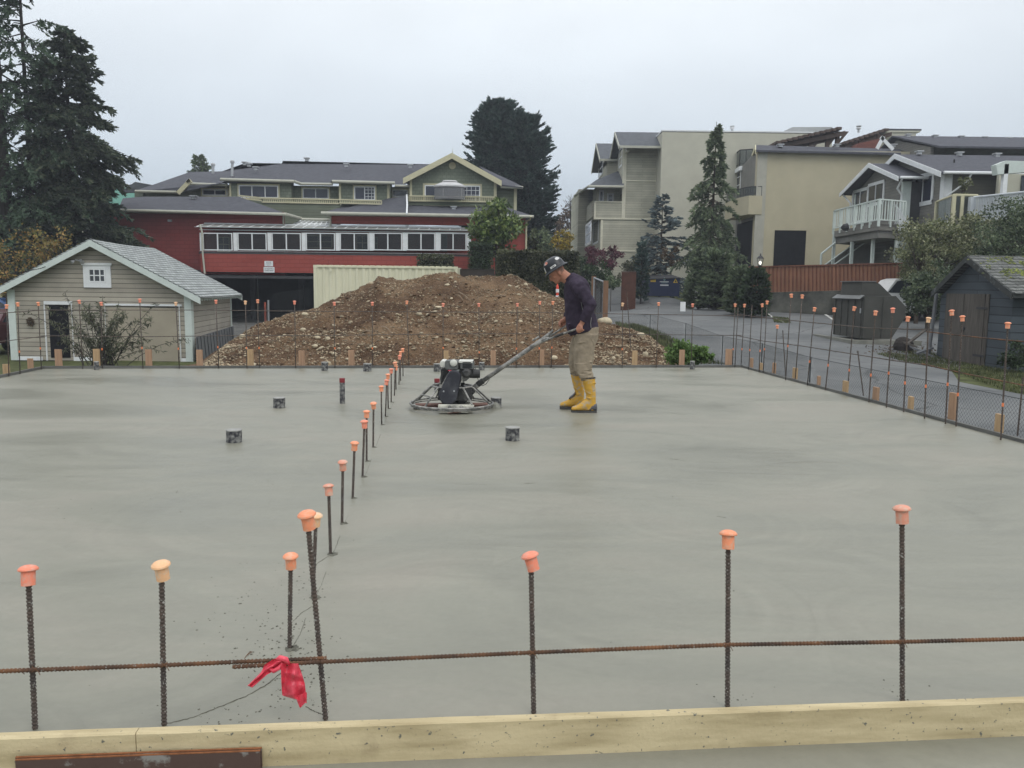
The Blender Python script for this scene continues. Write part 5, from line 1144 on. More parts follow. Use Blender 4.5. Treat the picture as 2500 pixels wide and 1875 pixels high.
# upper storey green walls
m_ = MB(); u2.rect(m_, 455,450,1000,545, -.25,0); obj('green_wall', m_, GRS, t)
m_ = MB(); u2.rect(m_, 560,437,712,500, .002,.6); obj('green_bay', m_, GRS, t)
m_ = MB(); u2.rect(m_, 828,444,952,500, .002,.9); obj('green_bay', m_, GRS, t)
m_ = MB(); x0,_ = u1.sz(640,500); x1,_ = u1.sz(1000,500); u1.rect(m_, 600,494,830,548, -.2,0); obj('green_wall', m_, GRC, t)
m_ = MB(); u2.poly(m_, [(335,468),(460,448),(460,485),(335,485)], -.3,-.05); obj('green_wall', m_, GRS, t)
# gable block
m_ = MB(); u1.poly(m_, [(1001,505),(1212,505),(1212,438),(1105.5,384),(1001,437)], -6,0); obj('gable_wall', m_, GRS, t)
m_ = MB(); u1.rect(m_, 1213,455,1262,520, -6,-.5); obj('green_wall', m_, GRC, t)
def gableroof(f, ap_, l_, r_, back_, over=.5, th=.12, tm=CRM, rm_=ROOFD, tw_=.22):
    P_, L_, R_ = f.hit(*ap_), f.hit(*l_), f.hit(*r_); n = f.n; m_ = MB()
    for q in (L_, R_):
        m_.extr([P_+n*over, q+n*over, q-n*back_, P_-n*back_], Vector((0,0,th)))
    obj('roof', m_, rm_, t); m_ = MB()
    for q in (L_, R_):
        m_.extr([P_+n*(over+.003)+Vector((0,0,th)), q+n*(over+.003)+Vector((0,0,th)), q+n*(over+.003)+Vector((0,0,th-tw_-.1)), P_+n*(over+.003)+Vector((0,0,th-tw_-.1))], n*.05)
    obj('rake_board', m_, tm, t)
gableroof(u1, (1105,382), (987,443), (1225,449), 9)
m_ = MB(); p = u1.hit(1105,380,.5); m_.tube([p, p+Vector((0,0,.42))], [.03,.008], 6); obj('finial', m_, GUT, t)
m_ = MB(); c = u1.hit(1104.5,404.5,.003); m_.lathe(c, [(.2,0),(.2,.05),(.15,.05),(.15,.01)], 20, u1.n); m_.obox(c-u1.u*.15-Vector((0,0,.015))+u1.n*.012, u1.u*.3, u1.n*.03, Vector((0,0,.03))); m_.obox(c-u1.u*.015-Vector((0,0,.15))+u1.n*.012, u1.u*.03, u1.n*.033, Vector((0,0,.3))); obj('round_vent', m_, CRM, t)
u1.window(t, 1037,452,1172,500, WHT, GLB, 3,1,.06,.05,.003, CRM,.1, grid=(.68,1,4,4))
for f, x0,y0,x1,y1,nx_,gr2 in ((u2,494,462,556,478,2,None),(u2,739,459,803,486,2,None),(u2,958,463,996,481,1,None)): f.window(t, x0,y0,x1,y1, WHT, GLB, nx_,1,.06,.05,.003, CRM,.08, grid=gr2)
u2.window(t, 583,452,680,484, WHT, GLB, 3,1,.06,.05,.605, CRM,.08); u2.window(t, 865,455,916,489, WHT, GLB, 2,1,.06,.05,.905, CRM,.08, grid=(.5,1,3,4))
m_ = MB()
for f, x, y0, y1, o_ in ((u1,1003,438,506,.003),(u1,1209,438,506,.003),(u1,1258,458,520,-.497),(u2,830,447,500,.903),(u2,948,447,500,.903),(u2,562,440,500,.603),(u2,552,446,480,.003)): f.rect(m_, x-3,y0,x+3,y1,o_,o_+.04)
obj('corner_boards', m_, CRM, t)
# main roofs above
m_ = MB(); rd = Fac.px(200,55.5,1300,55.5)
m_.extr([u2.hit(330,466,.9), u2.hit(455,466,.9), u2.hit(540,447,.8), u2.hit(560,436,.9), u2.hit(716,440,.9), u2.hit(725,446,.6), u2.hit(990,450,.6), rd.hit(1052,402), rd.hit(690,394), rd.hit(688,399.5), rd.hit(597,398.5), rd.hit(543,418), rd.hit(460,421)], Vector((0,0,-.02))); obj('roof', m_, ROOFD, t)
m_ = MB(); m_.extr([rd.hit(690,392.5), rd.hit(1055,401), rd.hit(1055,404), rd.hit(690,396)], rd.n*-.4); m_.extr([rd.hit(597,397.5), rd.hit(690,399), rd.hit(690,401), rd.hit(597,401)], rd.n*-.4); m_.extr([rd.hit(458,418.5), rd.hit(545,420), rd.hit(545,422), rd.hit(458,422)], rd.n*-.4); obj('ridge_cap', m_, ROOFM, t)
m_ = MB(); m_.extr([u2.hit(812,442,1.3), u2.hit(964,445,1.3), Fac.px(200,53,1300,53).hit(892,415)], Vector((0,0,-.04))); m_.extr([u2.hit(812,442,1.3), Fac.px(200,53,1300,53).hit(892,415), u2.hit(800,441,-2)], Vector((0,0,-.04))); obj('dormer_roof', m_, ROOFD, t)
m_ = MB(); m_.tube([u2.hit(538,438,1.0), u2.hit(718,443,1.0)], .09, 8); m_.tube([u2.hit(718,443,1.0), u2.hit(735,449,.6)], .09, 8); m_.tube([u2.hit(735,449,.6), u2.hit(812,450,.6)], .08, 8); m_.tube([u2.hit(811,443,1.35), u2.hit(964,447,1.35)], .09, 8); m_.tube([u2.hit(964,454,.6), u2.hit(1000,455,.6)], .08, 8); m_.tube([u2.hit(453,448,.6), u2.hit(556,452,.6)], .08, 8); m_.tube([u2.hit(330,467,.9), u2.hit(430,469,.9)], .08, 8); m_.tube([u1.hit(1222,456,.2), u1.hit(1277,458,.2)], .08, 8); obj('gutter', m_, GUT, t)
m_ = MB(); m_.extr([u1.hit(1216,450,.3), u1.hit(1276,456,.3), u1.hit(1262,448,-5), u1.hit(1170,405,-5)], Vector((0,0,-.08))); obj('roof', m_, ROOFD, t)
m_ = MB(); u2.beam(m_, (430,468),(461,436),.25,.9,1.0); u2.beam(m_, (461,436),(468,444),.25,.9,1.0); obj('rake_board', m_, CRM, t)
m_ = MB(); u2.poly(m_, [(290,470),(330,444),(375,452),(375,470)], -2,-1.7); obj('roof', m_, ROOFM, t)
m_ = MB(); u2.rect(m_, 328,470,350,492,-.4,.2); obj('green_wall', m_, GRS, t)
# chimneys and roof vents
for px, y0, y1 in ((567,393,431),(520,400,424)):
    m_ = MB(); f = Fac.px(200,51.5,1300,51.5); p = f.hit(px, y1); q = f.hit(px, y0); m_.tube([p,q], .08, 10); m_.lathe(q-Vector((0,0,.12)), [(.13,0),(.13,.12),(.08,.16)], 12); obj('flue_pipe', m_, TIN, t)
for f, px, py in ((rd,598,402),(Fac.px(200,52,1300,52),625,414),(Fac.px(200,53,1300,53),608,405),(Fac.px(200,53,1300,53),846,406),(Fac.px(200,53,1300,53),1002,408),(rd,749,392)): vent(t, f.hit(px,py), .35, .18)
vent(t, r1.hit(473,484,-2.2), .4, .15); vent(t, r1.hit(1108,509,-1.9), .35, .12)
# balustrades
def balus(f, x0,y0,x1,y1,hgt,k,parent,m2=CRM,o_=.0,w_=.035, name='balustrade',rail=.07, bd_=.03, rb=True):
    m_ = MB(); A_ = f.hit(x0,y0,o_); B_ = f.hit(x1,y1,o_); dn = Vector((0,0,-hgt))
    m_.extr([A_,B_,B_+Vector((0,0,-rail)),A_+Vector((0,0,-rail))], f.n*.08)
    if rb: m_.extr([A_+dn,B_+dn,B_+dn+Vector((0,0,rail)),A_+dn+Vector((0,0,rail))], f.n*.08)
    for i in range(k+1):
        p = A_.lerp(B_, i/k); m_.obox(p+dn+f.n*.02-f.u*w_/2, f.u*w_, f.n*bd_, Vector((0,0,hgt-rail*.5)))
    return obj(name, m_, m2, parent)
balus(u1, 640,482,828,486,.30,40,t,w_=.05); balus(u1, 828,486,932,489,.26,24,t,w_=.05); balus(u1, 583,476,640,482,.22,6,t,w_=.05)
balus(u1, 999,477,1213,480,.34,44,t,o_=.12,w_=.055)
m_ = MB(); u1.rect(m_, 999,492,1213,503,.02,.1); obj('balcony_band', m_, GRC, t)
# gazebo canopy on the balcony
g2 = thing('gazebo', 'pale fabric gazebo with mesh sides on the gable balcony', 'gazebo', u1.hit(1104,495,-.0)); c = u1.hit(1104,455,.9)
p = u1.hit(1098,455,.8); hw = (u1.hit(1137,455,.8)-p).length; m_ = MB()
zc = p.z; m_.loft([(p+Vector((0,0,-.05)), u1.u*hw, u1.n*.5), (p+Vector((0,0,.03)), u1.u*hw, u1.n*.5), (p+Vector((0,0,.13)), u1.u*hw*.78, u1.n*.4), (p+Vector((0,0,.22)), u1.u*hw*.5, u1.n*.25)], 16)
m_.loft([(p+Vector((0,0,.25)), u1.u*hw*.5, u1.n*.28), (p+Vector((0,0,.32)), u1.u*hw*.42, u1.n*.24), (p+Vector((0,0,.34)), u1.u*hw*.2, u1.n*.1)], 16); obj('canopy', m_, mat('grey_canvas', (.52,.52,.52), .8, .2, 4, .1), g2)
m_ = MB(); m_.loft([(p+Vector((0,0,-.72)), u1.u*hw*.96, u1.n*.45), (p+Vector((0,0,-.06)), u1.u*hw*.96, u1.n*.45)], 16); obj('mesh_sides', m_, glassmat('mesh_net', (.35,.35,.36), .6, .8), g2)
# carport signs
def sign(fac, parent_label, x0,y0,x1,y1, o_, lines, bm_, cat='sign', name='sign'):
    m_ = MB(); a,z1 = fac.sz(x0,y0); b_,z0_ = fac.sz(x1,y1); fac.rs(m_, a, z0_, b_, z1, o_, o_+.02); so_ = thing(name, parent_label, cat, fac.P(a, z0_, o_)); obj('board', m_, bm_, so_)
    return so_, a, b_, z0_, z1
MINK = mat('sign_ink', (.05,.045,.045), .8, .1, 4, .1)
def text(body, fac, a, z, size, o_, m_, parent, wid=None, name='lettering'):
    c = bpy.data.curves.new('lettering', 'FONT'); c.body = body; c.size = size; c.align_x = 'CENTER'; c.extrude = .004
    tmp = bpy.data.objects.new('tmp', c); S.collection.objects.link(tmp); bpy.context.view_layer.update(); dg = bpy.context.evaluated_depsgraph_get(); me = bpy.data.meshes.new_from_object(tmp.evaluated_get(dg)); bpy.data.objects.remove(tmp)
    xs = [v.co.x for v in me.vertices] or [0]; wd = max(xs)-min(xs); k = (wid/wd) if wid and wd > 0 else 1
    off = rootof(parent)
    for v in me.vertices:
        p = fac.P(a+v.co.x*k, z+v.co.y, o_+v.co.z); v.co = p-off
    me.materials.clear(); me.materials.append(m_); o = bpy.data.objects.new(name, me); S.collection.objects.link(o); o.parent = parent; return o
sg, a, b_, z0_, z1 = sign(r1, 'upper white notice sign on the red wall above the carport', 673,640,693,652.5, 2.01, 3, WHT)
text('NOTICE', r1, (a+b_)/2, z1-.09, .075, 2.032, MINK, sg, .26); text('CUSTOMER PARKING', r1, (a+b_)/2, z1-.16, .05, 2.032, GREY, sg, .28); text('ONLY', r1, (a+b_)/2, z1-.23, .05, 2.032, GREY, sg, .2)
sg, a, b_, z0_, z1 = sign(r1, 'lower wider white sign on the red wall above the carport', 671,654,696.5,667, 2.01, 3, WHT)
text('UNAUTHORIZED VEHICLES', r1, (a+b_)/2, z1-.11, .075, 2.032, GREY, sg, .48); text('TOWED AWAY', r1, (a+b_)/2, z1-.21, .10, 2.032, MINK, sg, .48)
# ================================================================== container
cf = Fac.px(765,34.6,1118,34.6); cz0 = T(-6,35)-.02
t = thing('shipping_container', 'cream corrugated steel shipping container half hidden by the dirt mound', 'container', cf.P(0,cz0)); MCON = mat('cream_container_paint', (.66,.64,.47), .55, .35, 1.5, .07, stretch=(2,2,.3)); RB = t
a0c,zt = cf.sz(765,647); a1c,_ = cf.sz(1117,651); Lc = a1c-a0c; m_ = MB(); per = .278; nP = int((Lc-.2)/per); vs = []
prf = [(0,0),(.072,-.0),(.14,-.036),(.21,-.036)]
def corr(mb, org, uu, nn, n_, z0_, z1_, p_):
    vs = []; 
    for i in range(n_):
        for x, y in ((0,0),(.35,0),(.5,-.036),(.85,-.036)): vs.append(org+uu*(i+x)*p_+nn*y)
    vs.append(org+uu*n_*p_)
    k = len(vs); mb.add([v+Vector((0,0,z0_)) for v in vs]+[v+Vector((0,0,z1_)) for v in vs], [(i,i+1,k+i+1,k+i) for i in range(k-1)])
corr(m_, cf.P(a0c+.1,0,-.03), cf.u, cf.n, 21, cz0+.15, zt-.08, (Lc-.2)/21); obj('corrugated_wall', m_, MCON, t)
m_ = MB(); cf.rs(m_, a0c, cz0, a0c+.12, zt, -.12,0); cf.rs(m_, a1c-.12, cz0, a1c, zt, -.12,0); cf.rs(m_, a0c+.12, zt-.09, a1c-.12, zt-.01, -.1,-.003); cf.rs(m_, a0c+.12, cz0, a1c-.12, cz0+.15, -.1,-.003); cf.rs(m_, a0c, cz0, a0c+.12, zt, -2.44,-2.32); cf.rs(m_, a1c-.12, cz0, a1c, zt, -2.44,-2.32); obj('frame', m_, MCON, t)
m_ = MB(); cf.rs(m_, a0c+.02, cz0+.05, a0c+.08, zt-.03, -2.3,-.13); cf.rs(m_, a1c-.08, cz0+.05, a1c-.02, zt-.03, -2.3,-.13); cf.rs(m_, a0c+.13, cz0+.1, a1c-.13, zt-.05, -2.42,-2.36); obj('end_walls', m_, MCON, t)
m_ = MB(); 
for i in range(23): cf.rs(m_, a0c+.13+i*(Lc-.3)/23, zt-.03, a0c+.13+(i+.6)*(Lc-.3)/23, zt+.012, -2.3,-.04)
cf.rs(m_, a0c+.13, zt-.06, a1c-.13, zt-.032, -2.3,-.11); obj('roof', m_, MCON, t)
m_ = MB()
for a in (a0c-.005, a1c-.165): cf.rs(m_, a, zt-.12, a+.17, zt+.006, -.17,.006); cf.rs(m_, a+.05, zt-.08, a+.12, zt-.03, .0065,.008)
obj('corner_casting', m_, MCON, t)
m_ = MB(); cf.rect(m_, 806,657,810,663,.004,.06); obj('vent', m_, MCON, t)
# dark planter wall
t = thing('planter_box', 'dark brown timber planter wall on the mound horizon right of the container', 'planter', W(1160,690,36.5)); m_ = MB(); f = Fac.px(1100,36.5,1300,36.5); f.rect(m_, 1116,657,1206,700, -.4,0, zb=-.3); obj('boards', m_, mat('dark_brown_boards', (.05,.042,.036), .85, .2, 3, .2), t); m_ = MB(); f.rect(m_, 1116,655.5,1206,656.8, -.42,.03); obj('cap_rail', m_, mat('grey_cap', (.14,.135,.12), .8, .2, 3, .2), t)
# ================================================================== beige three storey building (right centre)
t = RB = thing('condo_building', 'olive beige sided three storey building with steep gables and a tall blank stucco side', 'building', Vector((W(1560,700,60).x, 60, 1)))
f1 = Fac.px(1440,60,1640,60); gz1 = .9
m_ = MB(); f1.rect(m_, 1524,358,1618,534, -5.5,0); f1.rect(m_, 1467,534.5,1618,640, -7,0, zb=gz1); obj('sided_wall', m_, BSID, t)
m_ = MB(); f1.rect(m_, 1453,494,1523.5,533.5, -4,0); obj('balcony_wall', m_, BSID, t)
m_ = MB(); f1.rect(m_, 1456,455,1523,493.5, -4,-1.6); obj('recessed_wall', m_, BSID, t)
m_ = MB(); f1.rect(m_, 1524,439,1616,443.5, .003,.05); f1.rect(m_, 1450,531,1610,537, .003,.08); f1.rect(m_, 1467,610,1600,615, .003,.06); f1.rect(m_, 1522,360,1526,534,.003,.06); f1.rect(m_, 1467,537,1470.5,612,.003,.06); f1.rect(m_, 1451,494,1454.5,531,.003,.06); f1.rect(m_, 1453,491,1523,494.5,-.1,.05); obj('trim_bands', m_, mat('pale_trim', (.62,.60,.48), .7, .2, 3, .06), t)
# left facing side wall behind, with windows
lw = Fac((f1.P(f1.sz(1524,500)[0],0)).xy[:]+() if False else tuple(f1.P(f1.sz(1524,500)[0],0)[:2]), (f1.P(f1.sz(1524,500)[0],0).x, 67))
f0 = Fac.px(1400,60,1500,60)
side = Fac((f1.P(f1.sz(1467,560)[0],0).x-.001, 60.0), (f1.P(f1.sz(1467,560)[0],0).x-.001, 68.5))
m_ = MB(); x_ = side.A.x; m_.box(x_-.0, 60.02, gz1, x_+.2, 72, W(1467,534,60).z); obj('side_wall', m_, BSID, t)
side.window(t, 1449,545,1461,590, WHT, GL, 1,1,.07,.05,.003, WHT,.08)
m_ = MB(); m_.box(x_-1.2, 66, gz1, x_+.1, 74, W(1440,500,64).z+1.4); obj('side_wall', m_, BSID, t)
sd2 = Fac((x_-1.2,66),(x_-1.2,74)); sd2.window(t, 1431,552,1443,592, WHT, GL, 1,2,.07,.05,.003, WHT,.08)
s3 = Fac(tuple(f1.P(f1.sz(1524,400)[0],0)[:2]), (f1.P(f1.sz(1524,400)[0],0).x, 66)); s3.window(t, 1513,368,1519,402, WHT, GLB, 1,2,.06,.05,.003, WHT,.08); s3.window(t, 1510,458,1520,492, WHT, GLB, 1,2,.06,.05,.003, WHT,.08)
f1b = Fac(f1.A-f1.n*1.6, f1.B-f1.n*1.6); f1b.window(t, 1464,466,1472,492, WHT, GLB, 1,1,.05,.04,.003, WHT,.06); f1b.window(t, 1484,474,1496,493, WHT, GLB, 1,2,.05,.04,.003, WHT,.06)
# gables
def gx(apx, apd, ey_px, e_d, xr_px, xr_d, hw_, lbl, zeave_py, wall=True, over=.55):
    A_ = W(apx[0], apx[1], apd); ez = W(ey_px, zeave_py, e_d).z; x0 = A_.x; x1 = W(xr_px, 700, xr_d).x; m_ = MB()
    for s_ in (-1, 1): m_.extr([Vector((x0,apd,A_.z)), Vector((x0,apd+s_*hw_,ez)), Vector((x1,apd+s_*hw_,ez)), Vector((x1,apd,A_.z))], Vector((0,0,-.14)))
    obj('gable_roof', m_, ROOFM, t); m_ = MB()
    for s_ in (-1, 1): m_.extr([Vector((x0-.003,apd,A_.z+.01)), Vector((x0-.003,apd+s_*hw_,ez+.01)), Vector((x0-.003,apd+s_*hw_,ez-.24)), Vector((x0-.003,apd,A_.z-.24))], Vector((-.05,0,0)))
    m_.box(x0, apd-hw_-.06, ez-.14, x1, apd-hw_-.003, ez+.02); obj('rake_board', m_, GUT, t)
    m_ = MB(); xi = x0+over; k = .86; m_.extr([Vector((xi,apd-hw_*k,ez-.3)), Vector((xi,apd+hw_*k,ez-.3)), Vector((xi,apd+hw_*k,ez+.1)), Vector((xi,apd,A_.z-.25)), Vector((xi,apd-hw_*k,ez+.1))], Vector((.2,0,0))); obj('gable_wall', m_, BSID, t)
    return A_, ez, x0
gx((1502,322), 61.2, 1515, 58.4, 1617, 61.2, 2.8, '', 356)
A_, ez, x0 = gx((1456,350), 67, 1470, 63.6, 1516, 67, 3.3, '', 388)
m_ = MB(); m_.box(x0+.55, 64.0, W(1480,470,64).z, W(1524,700,62).x, 70, ez+.1); obj('dormer_wall', m_, BSID, t)
s4 = Fac((x0+.55,64),(x0+.55,70)); s4.window(t, 1463,400,1472,422, WHT, GLB, 1,2,.06,.05,.003, WHT,.08)
# lower skirt roof
m_ = MB(); p1, p2 = W(1437,455,59.2), W(1523,456,59.2); q1, q2 = W(1460,437,63.5), W(1523,412,63.5); tip = W(1402,478,70); m_.extr([p1,p2,q2,q1], Vector((0,0,-.1))); m_.extr([p1,q1,W(1455,440,68),tip], Vector((0,0,-.1))); obj('skirt_roof', m_, ROOFM, t)
m_ = MB(); m_.tube([p1,p2], .09, 6); m_.tube([p1,tip], .09, 6); obj('gutter', m_, GUT, t)
m_ = MB(); m_.box(W(1427,700,66).x, 61, W(1440,533,62).z, W(1452,700,60.5).x, 70, W(1440,494,62).z); obj('balcony_wall', m_, BSID, t)
m_ = MB(); m_.box(W(1432,700,66).x, 66, W(1440,494,66).z, W(1455,700,64).x, 70, W(1440,465,66).z); obj('recessed_wall', m_, GREY, t)
m_ = MB(); f2 = Fac.px(1600,58,2100,58); f2.rect(m_, 1617,322,2015,640, -11,0, zb=gz1); obj('stucco_wall', m_, STUC, t)
m_ = MB(); f2.rect(m_, 1616,320.3,2017,322, -11,.03); obj('parapet_cap', m_, WHT, t)
for px in (1724,1787,2096): 
    m_ = MB(); p = f2.hit(px if px > 1700 else px,320,-4); m_.lathe(p, [(.08,-.1),(.08,.1),(.17,.16),(.12,.28),(.2,.36)], 10); 
    if px != 1724: obj('turbine_vent', m_, TIN, t)
# ================================================================== yellow beige block (with balconies on its street end)
t = RB = thing('stucco_building', 'yellow beige stucco block with a dark square opening, glass railed roof deck and rounded balcony', 'building', Vector((16, 52, .2)))
f3 = Fac.px(1852,52,2200,52.0); m_ = MB(); f3.rect(m_, 1853,366,2200,700, -.6,0, zb=.2)
obj('stucco_wall', m_, STUY, t)
m_ = MB(); f3.rect(m_, 1851,366,1861,650, .003,.05, zb=.3); obj('corner_trim', m_, mat('beige_corner_trim', (.40,.39,.33), .8, .2, 2, .1), t)
m_ = MB(); A_, B_ = f3.hit(1846,366,.35), f3.hit(2200,374,.35); C_ = W(2200,364,53.6); D_ = W(1846,354,53.2); m_.extr([A_,B_,C_,D_], Vector((0,0,-.12))); E_ = W(1827,406,57.5); m_.extr([D_,C_,Vector((C_.x,58,E_.z)),E_], Vector((0,0,-.12))); obj('roof', m_, ROOFD, t)
m_ = MB(); m_.extr([D_+Vector((0,0,.02)), E_+Vector((0,0,.02)), E_+Vector((0,0,-.26)), D_+Vector((0,0,-.26))], Vector((-.06,0,0))); m_.extr([D_+Vector((0,0,.02)), A_+Vector((0,0,.02)), A_+Vector((0,0,-.26)), D_+Vector((0,0,-.26))], Vector((-.06,0,0))); obj('rake_board', m_, CRM, t)
m_ = MB(); f3.rect(m_, 1892,562,1964,652, .002,.03); obj('dark_opening', m_, DARK, t)
xw = f3.A.x
en = Fac((xw-.02,52.2),(xw-.02,62)); zc_ = E_.z
m_ = MB(); m_.extr([Vector((xw-.02,y,z)) for y,z in ((52.1,.3),(62,.3),(62,E_.z-.2),(57.5,E_.z-.15),(53.2,D_.z-.15),(52.1,A_.z-.15))], Vector((.3,0,0))); obj('end_wall', m_, GREY, t)
en.window(t, 1772,430,1807,470, WHT, GL, 3,3,.06,.05,.01, CRM,.1)
m_ = MB(); en.rect(m_, 1800,548,1834,645, .003,.03, zb=.3); obj('dark_opening', m_, DARK, t)
m_ = MB(); en.rs(m_, .0, .3, .55, W(1838,540,52.5).z, .004,.12); obj('stone_pillar', m_, mat('stone_cladding', (.22,.21,.2), .9, .2, 9, .5, .01, 30), t)
# balcony box
zb1, zb0 = W(1850,476,51.5).z, W(1850,522,51.5).z; bx0 = W(1822,700,51.6).x; m_ = MB(); m_.extr([Vector((xw-.05,51.9,zb0)),Vector((bx0,51.9,zb0)),Vector((bx0-.3,53.4,zb0)),Vector((bx0-.3,56.5,zb0)),Vector((xw-.05,56.5,zb0))], Vector((0,0,zb1-zb0))); obj('balcony', m_, STUY, t)
m_ = MB(); zr = W(1846,455,51.9).z
pr = [Vector((xw-.1,51.95,zr)), Vector((bx0+.25,52.0,zr)), Vector((bx0-.05,52.5,zr)), Vector((bx0-.25,53.5,zr)), Vector((bx0-.25,56.4,zr))]; m_.tube(pr, .03, 6)
for a, b_ in zip(pr[:-1], pr[1:]):
    for k in range(3): q = a.lerp(b_, k/3); m_.tube([q, Vector((q.x,q.y,zb1))], .02, 5)
obj('railing', m_, DBEAM, t)
m_ = MB()
for a, b_ in zip(pr[:-1], pr[1:]): m_.extr([a, b_, Vector((b_.x,b_.y,zb1+.05)), Vector((a.x,a.y,zb1+.05))], Vector((.01,.01,0)))
obj('rail_glass', m_, GLRAIL, t)
# upper deck with glass rail
zd = W(1808,405,57).z; zr = W(1808,365,57).z; P1, P2, P3 = W(1838,365,56.8), W(1807,365,57.2), W(1760,387,62.5); P1.z = P2.z = zr; P3.z = zr-.25; m_ = MB(); m_.tube([P1,P2,P3], .035, 6)
for a, b_, k in ((P1,P2,2),(P2,P3,3)):
    for i in range(k+1): q = a.lerp(b_, i/k); m_.tube([q, Vector((q.x,q.y,q.z-1.25))], .028, 5)
for a, b_ in ((P1,P2),(P2,P3)): m_.tube([a+Vector((0,0,-.9)), b_+Vector((0,0,-.9))], .02, 5)
obj('railing', m_, DBEAM, t); m_ = MB()
for a, b_ in ((P1,P2),(P2,P3)): m_.extr([a, b_, b_+Vector((0,0,-1.15)), a+Vector((0,0,-1.15))], Vector((.01,.01,0)))
obj('rail_glass', m_, GLRAIL, t)
m_ = MB(); m_.extr([Vector((xw,56.9,zd)), Vector((P2.x-.1,56.9,zd-.05)), Vector((P3.x-.1,62.6,zd-.3)), Vector((xw,62.6,zd-.3))], Vector((0,0,-.28))); obj('roof_deck', m_, WHT, t)
# rooftop pergolas
MPER = mat('brown_pergola_timber', (.095,.07,.058), .85, .2, 3, .25)
def pergola(label, pts_lo, pts_hi, nsl, postpx, d0, d1):
    t = thing('pergola', label, 'pergola', W(postpx[0][0], 366, d0)); m_ = MB(); (x0,y0),(x1,y1) = pts_lo, pts_hi
    A_, B_ = W(x0,y0,d0), W(x1,y1,d0)
    for i in range(nsl):
        q = A_.lerp(B_, i/(nsl-1)); m_.obox(q+Vector((-.18,0,0)), Vector((.32,0,0)), Vector((0,d1-d0,0)), Vector((0,0,.16)))
    obj('slats', m_, MPER, t); m_ = MB()
    for dd in (d0+.3, (d0+d1)/2, d1-.3): m_.extr([Vector((A_.x,dd,A_.z-.02)), Vector((B_.x+.5,dd,B_.z-.02)), Vector((B_.x+.5,dd,B_.z-.3)), Vector((A_.x,dd,A_.z-.3))], Vector((0,.1,0)))
    obj('beams', m_, MPER, t)
    for px, pd in postpx: m_ = MB(); q = W(px,366,pd); f_ = (q.x-A_.x)/(B_.x-A_.x); zt = A_.z+(B_.z-A_.z)*f_-.05; m_.box(q.x-.12, pd, q.z-.8, q.x+.12, pd+.2, zt); m_.extr([Vector((q.x,pd+.02,zt-.9)), Vector((q.x+.7,pd+.02,zt)), Vector((q.x+.5,pd+.02,zt)), Vector((q.x,pd+.02,zt-.65))], Vector((0,.1,0))); obj('post', m_, MPER, t)
    return t
pergola('sloping brown timber pergola on the roof, left of the two', (1903,350), (2050,316), 12, [(1980,54.5),(2020,54.5),(2044,54.5)], 54, 56.6)
pergola('sloping brown timber pergola on the roof, right of the two', (2068,350), (2165,319), 9, [(2100,59),(2145,59)], 58.8, 61.5)
t = thing('rooftop_shelter', 'flat pale roof hatch shelter behind the left pergola', 'roof shelter', W(1960,335,60)); m_ = MB(); f = Fac.px(1800,60,2200,60); f.poly(m_, [(1910,322),(1935,310),(2032,310),(2032,335),(1910,335)], -2,0); obj('shelter', m_, mat('pale_grey_metal', (.33,.34,.34), .6, .4, 3, .1), t)
t = thing('rooftop_shelter', 'dark edged flat canopy behind the right pergola', 'roof shelter', W(2200,335,63)); m_ = MB(); f = Fac.px(1800,63,2300,63); f.poly(m_, [(2150,321),(2166,314),(2250,315),(2250,318.5),(2150,324)], -2.5,0); obj('canopy', m_, ROOFD, t); m_ = MB(); f.poly(m_, [(2160,318.5),(2248,319),(2246,323),(2154,323)], -2,.02); f.rect(m_, 2175,323,2235,350, -2,-.05); obj('fascia', m_, STUC, t)
t = thing('brick_chimney', 'red brick wall block on the roof under the right pergola', 'brick wall', W(2120,365,58)); m_ = MB(); f = Fac.px(1800,58,2300,58); f.poly(m_, [(2085,372),(2095,350),(2150,338),(2150,375)], -1.2,0); obj('brick', m_, course('red_brick', (.20,.075,.055), .09, .6, .1, brick=.012, bw=.25), t)
# ================================================================== grey house with deck
t = RB = thing('grey_house', 'grey sided house with white railed deck, stacked gables and slate roofs', 'house', Vector((20,42,.2)))
X1 = W(2190,700,41.3).x; wf = Fac((X1,41.3),(X1-.0,47.1)); wallz = W(2190,443,41.3).z; apz = W(2119,399,43.9).z
m_ = MB(); m_.extr([Vector((X1,41.3,1.6)),Vector((X1,47.1,1.6)),Vector((X1,47.1,wallz)),Vector((X1,43.9+.3,apz-.1)),Vector((X1,41.3,wallz))], Vector((.2,0,0))); obj('wing_wall', m_, BSIDD, t)
m_ = MB(); m_.box(X1+.2,41.3,1.6,X1+.95,41.5,wallz); obj('porch_wall', m_, DBEAM, t)
zev = W(2195,432,40.7).z; x_r = W(2250,700,41.5).x
m_ = MB()
for s_, yy in ((1,40.7),(-1,47.9)): m_.extr([Vector((X1-.55,44.2,apz+.05)), Vector((X1-.55,yy,zev)), Vector((x_r+1.5,yy,zev)), Vector((x_r+1.5,44.2,apz+.05))], Vector((0,0,-.1)))
obj('wing_roof', m_, ROOFD, t)
m_ = MB()
for yy in (40.7,47.9): m_.extr([Vector((X1-.553,44.2,apz+.07)), Vector((X1-.553,yy,zev+.02)), Vector((X1-.553,yy,zev-.2)), Vector((X1-.553,44.2,apz-.17))], Vector((-.04,0,0)))
obj('rake_board', m_, WHT, t)
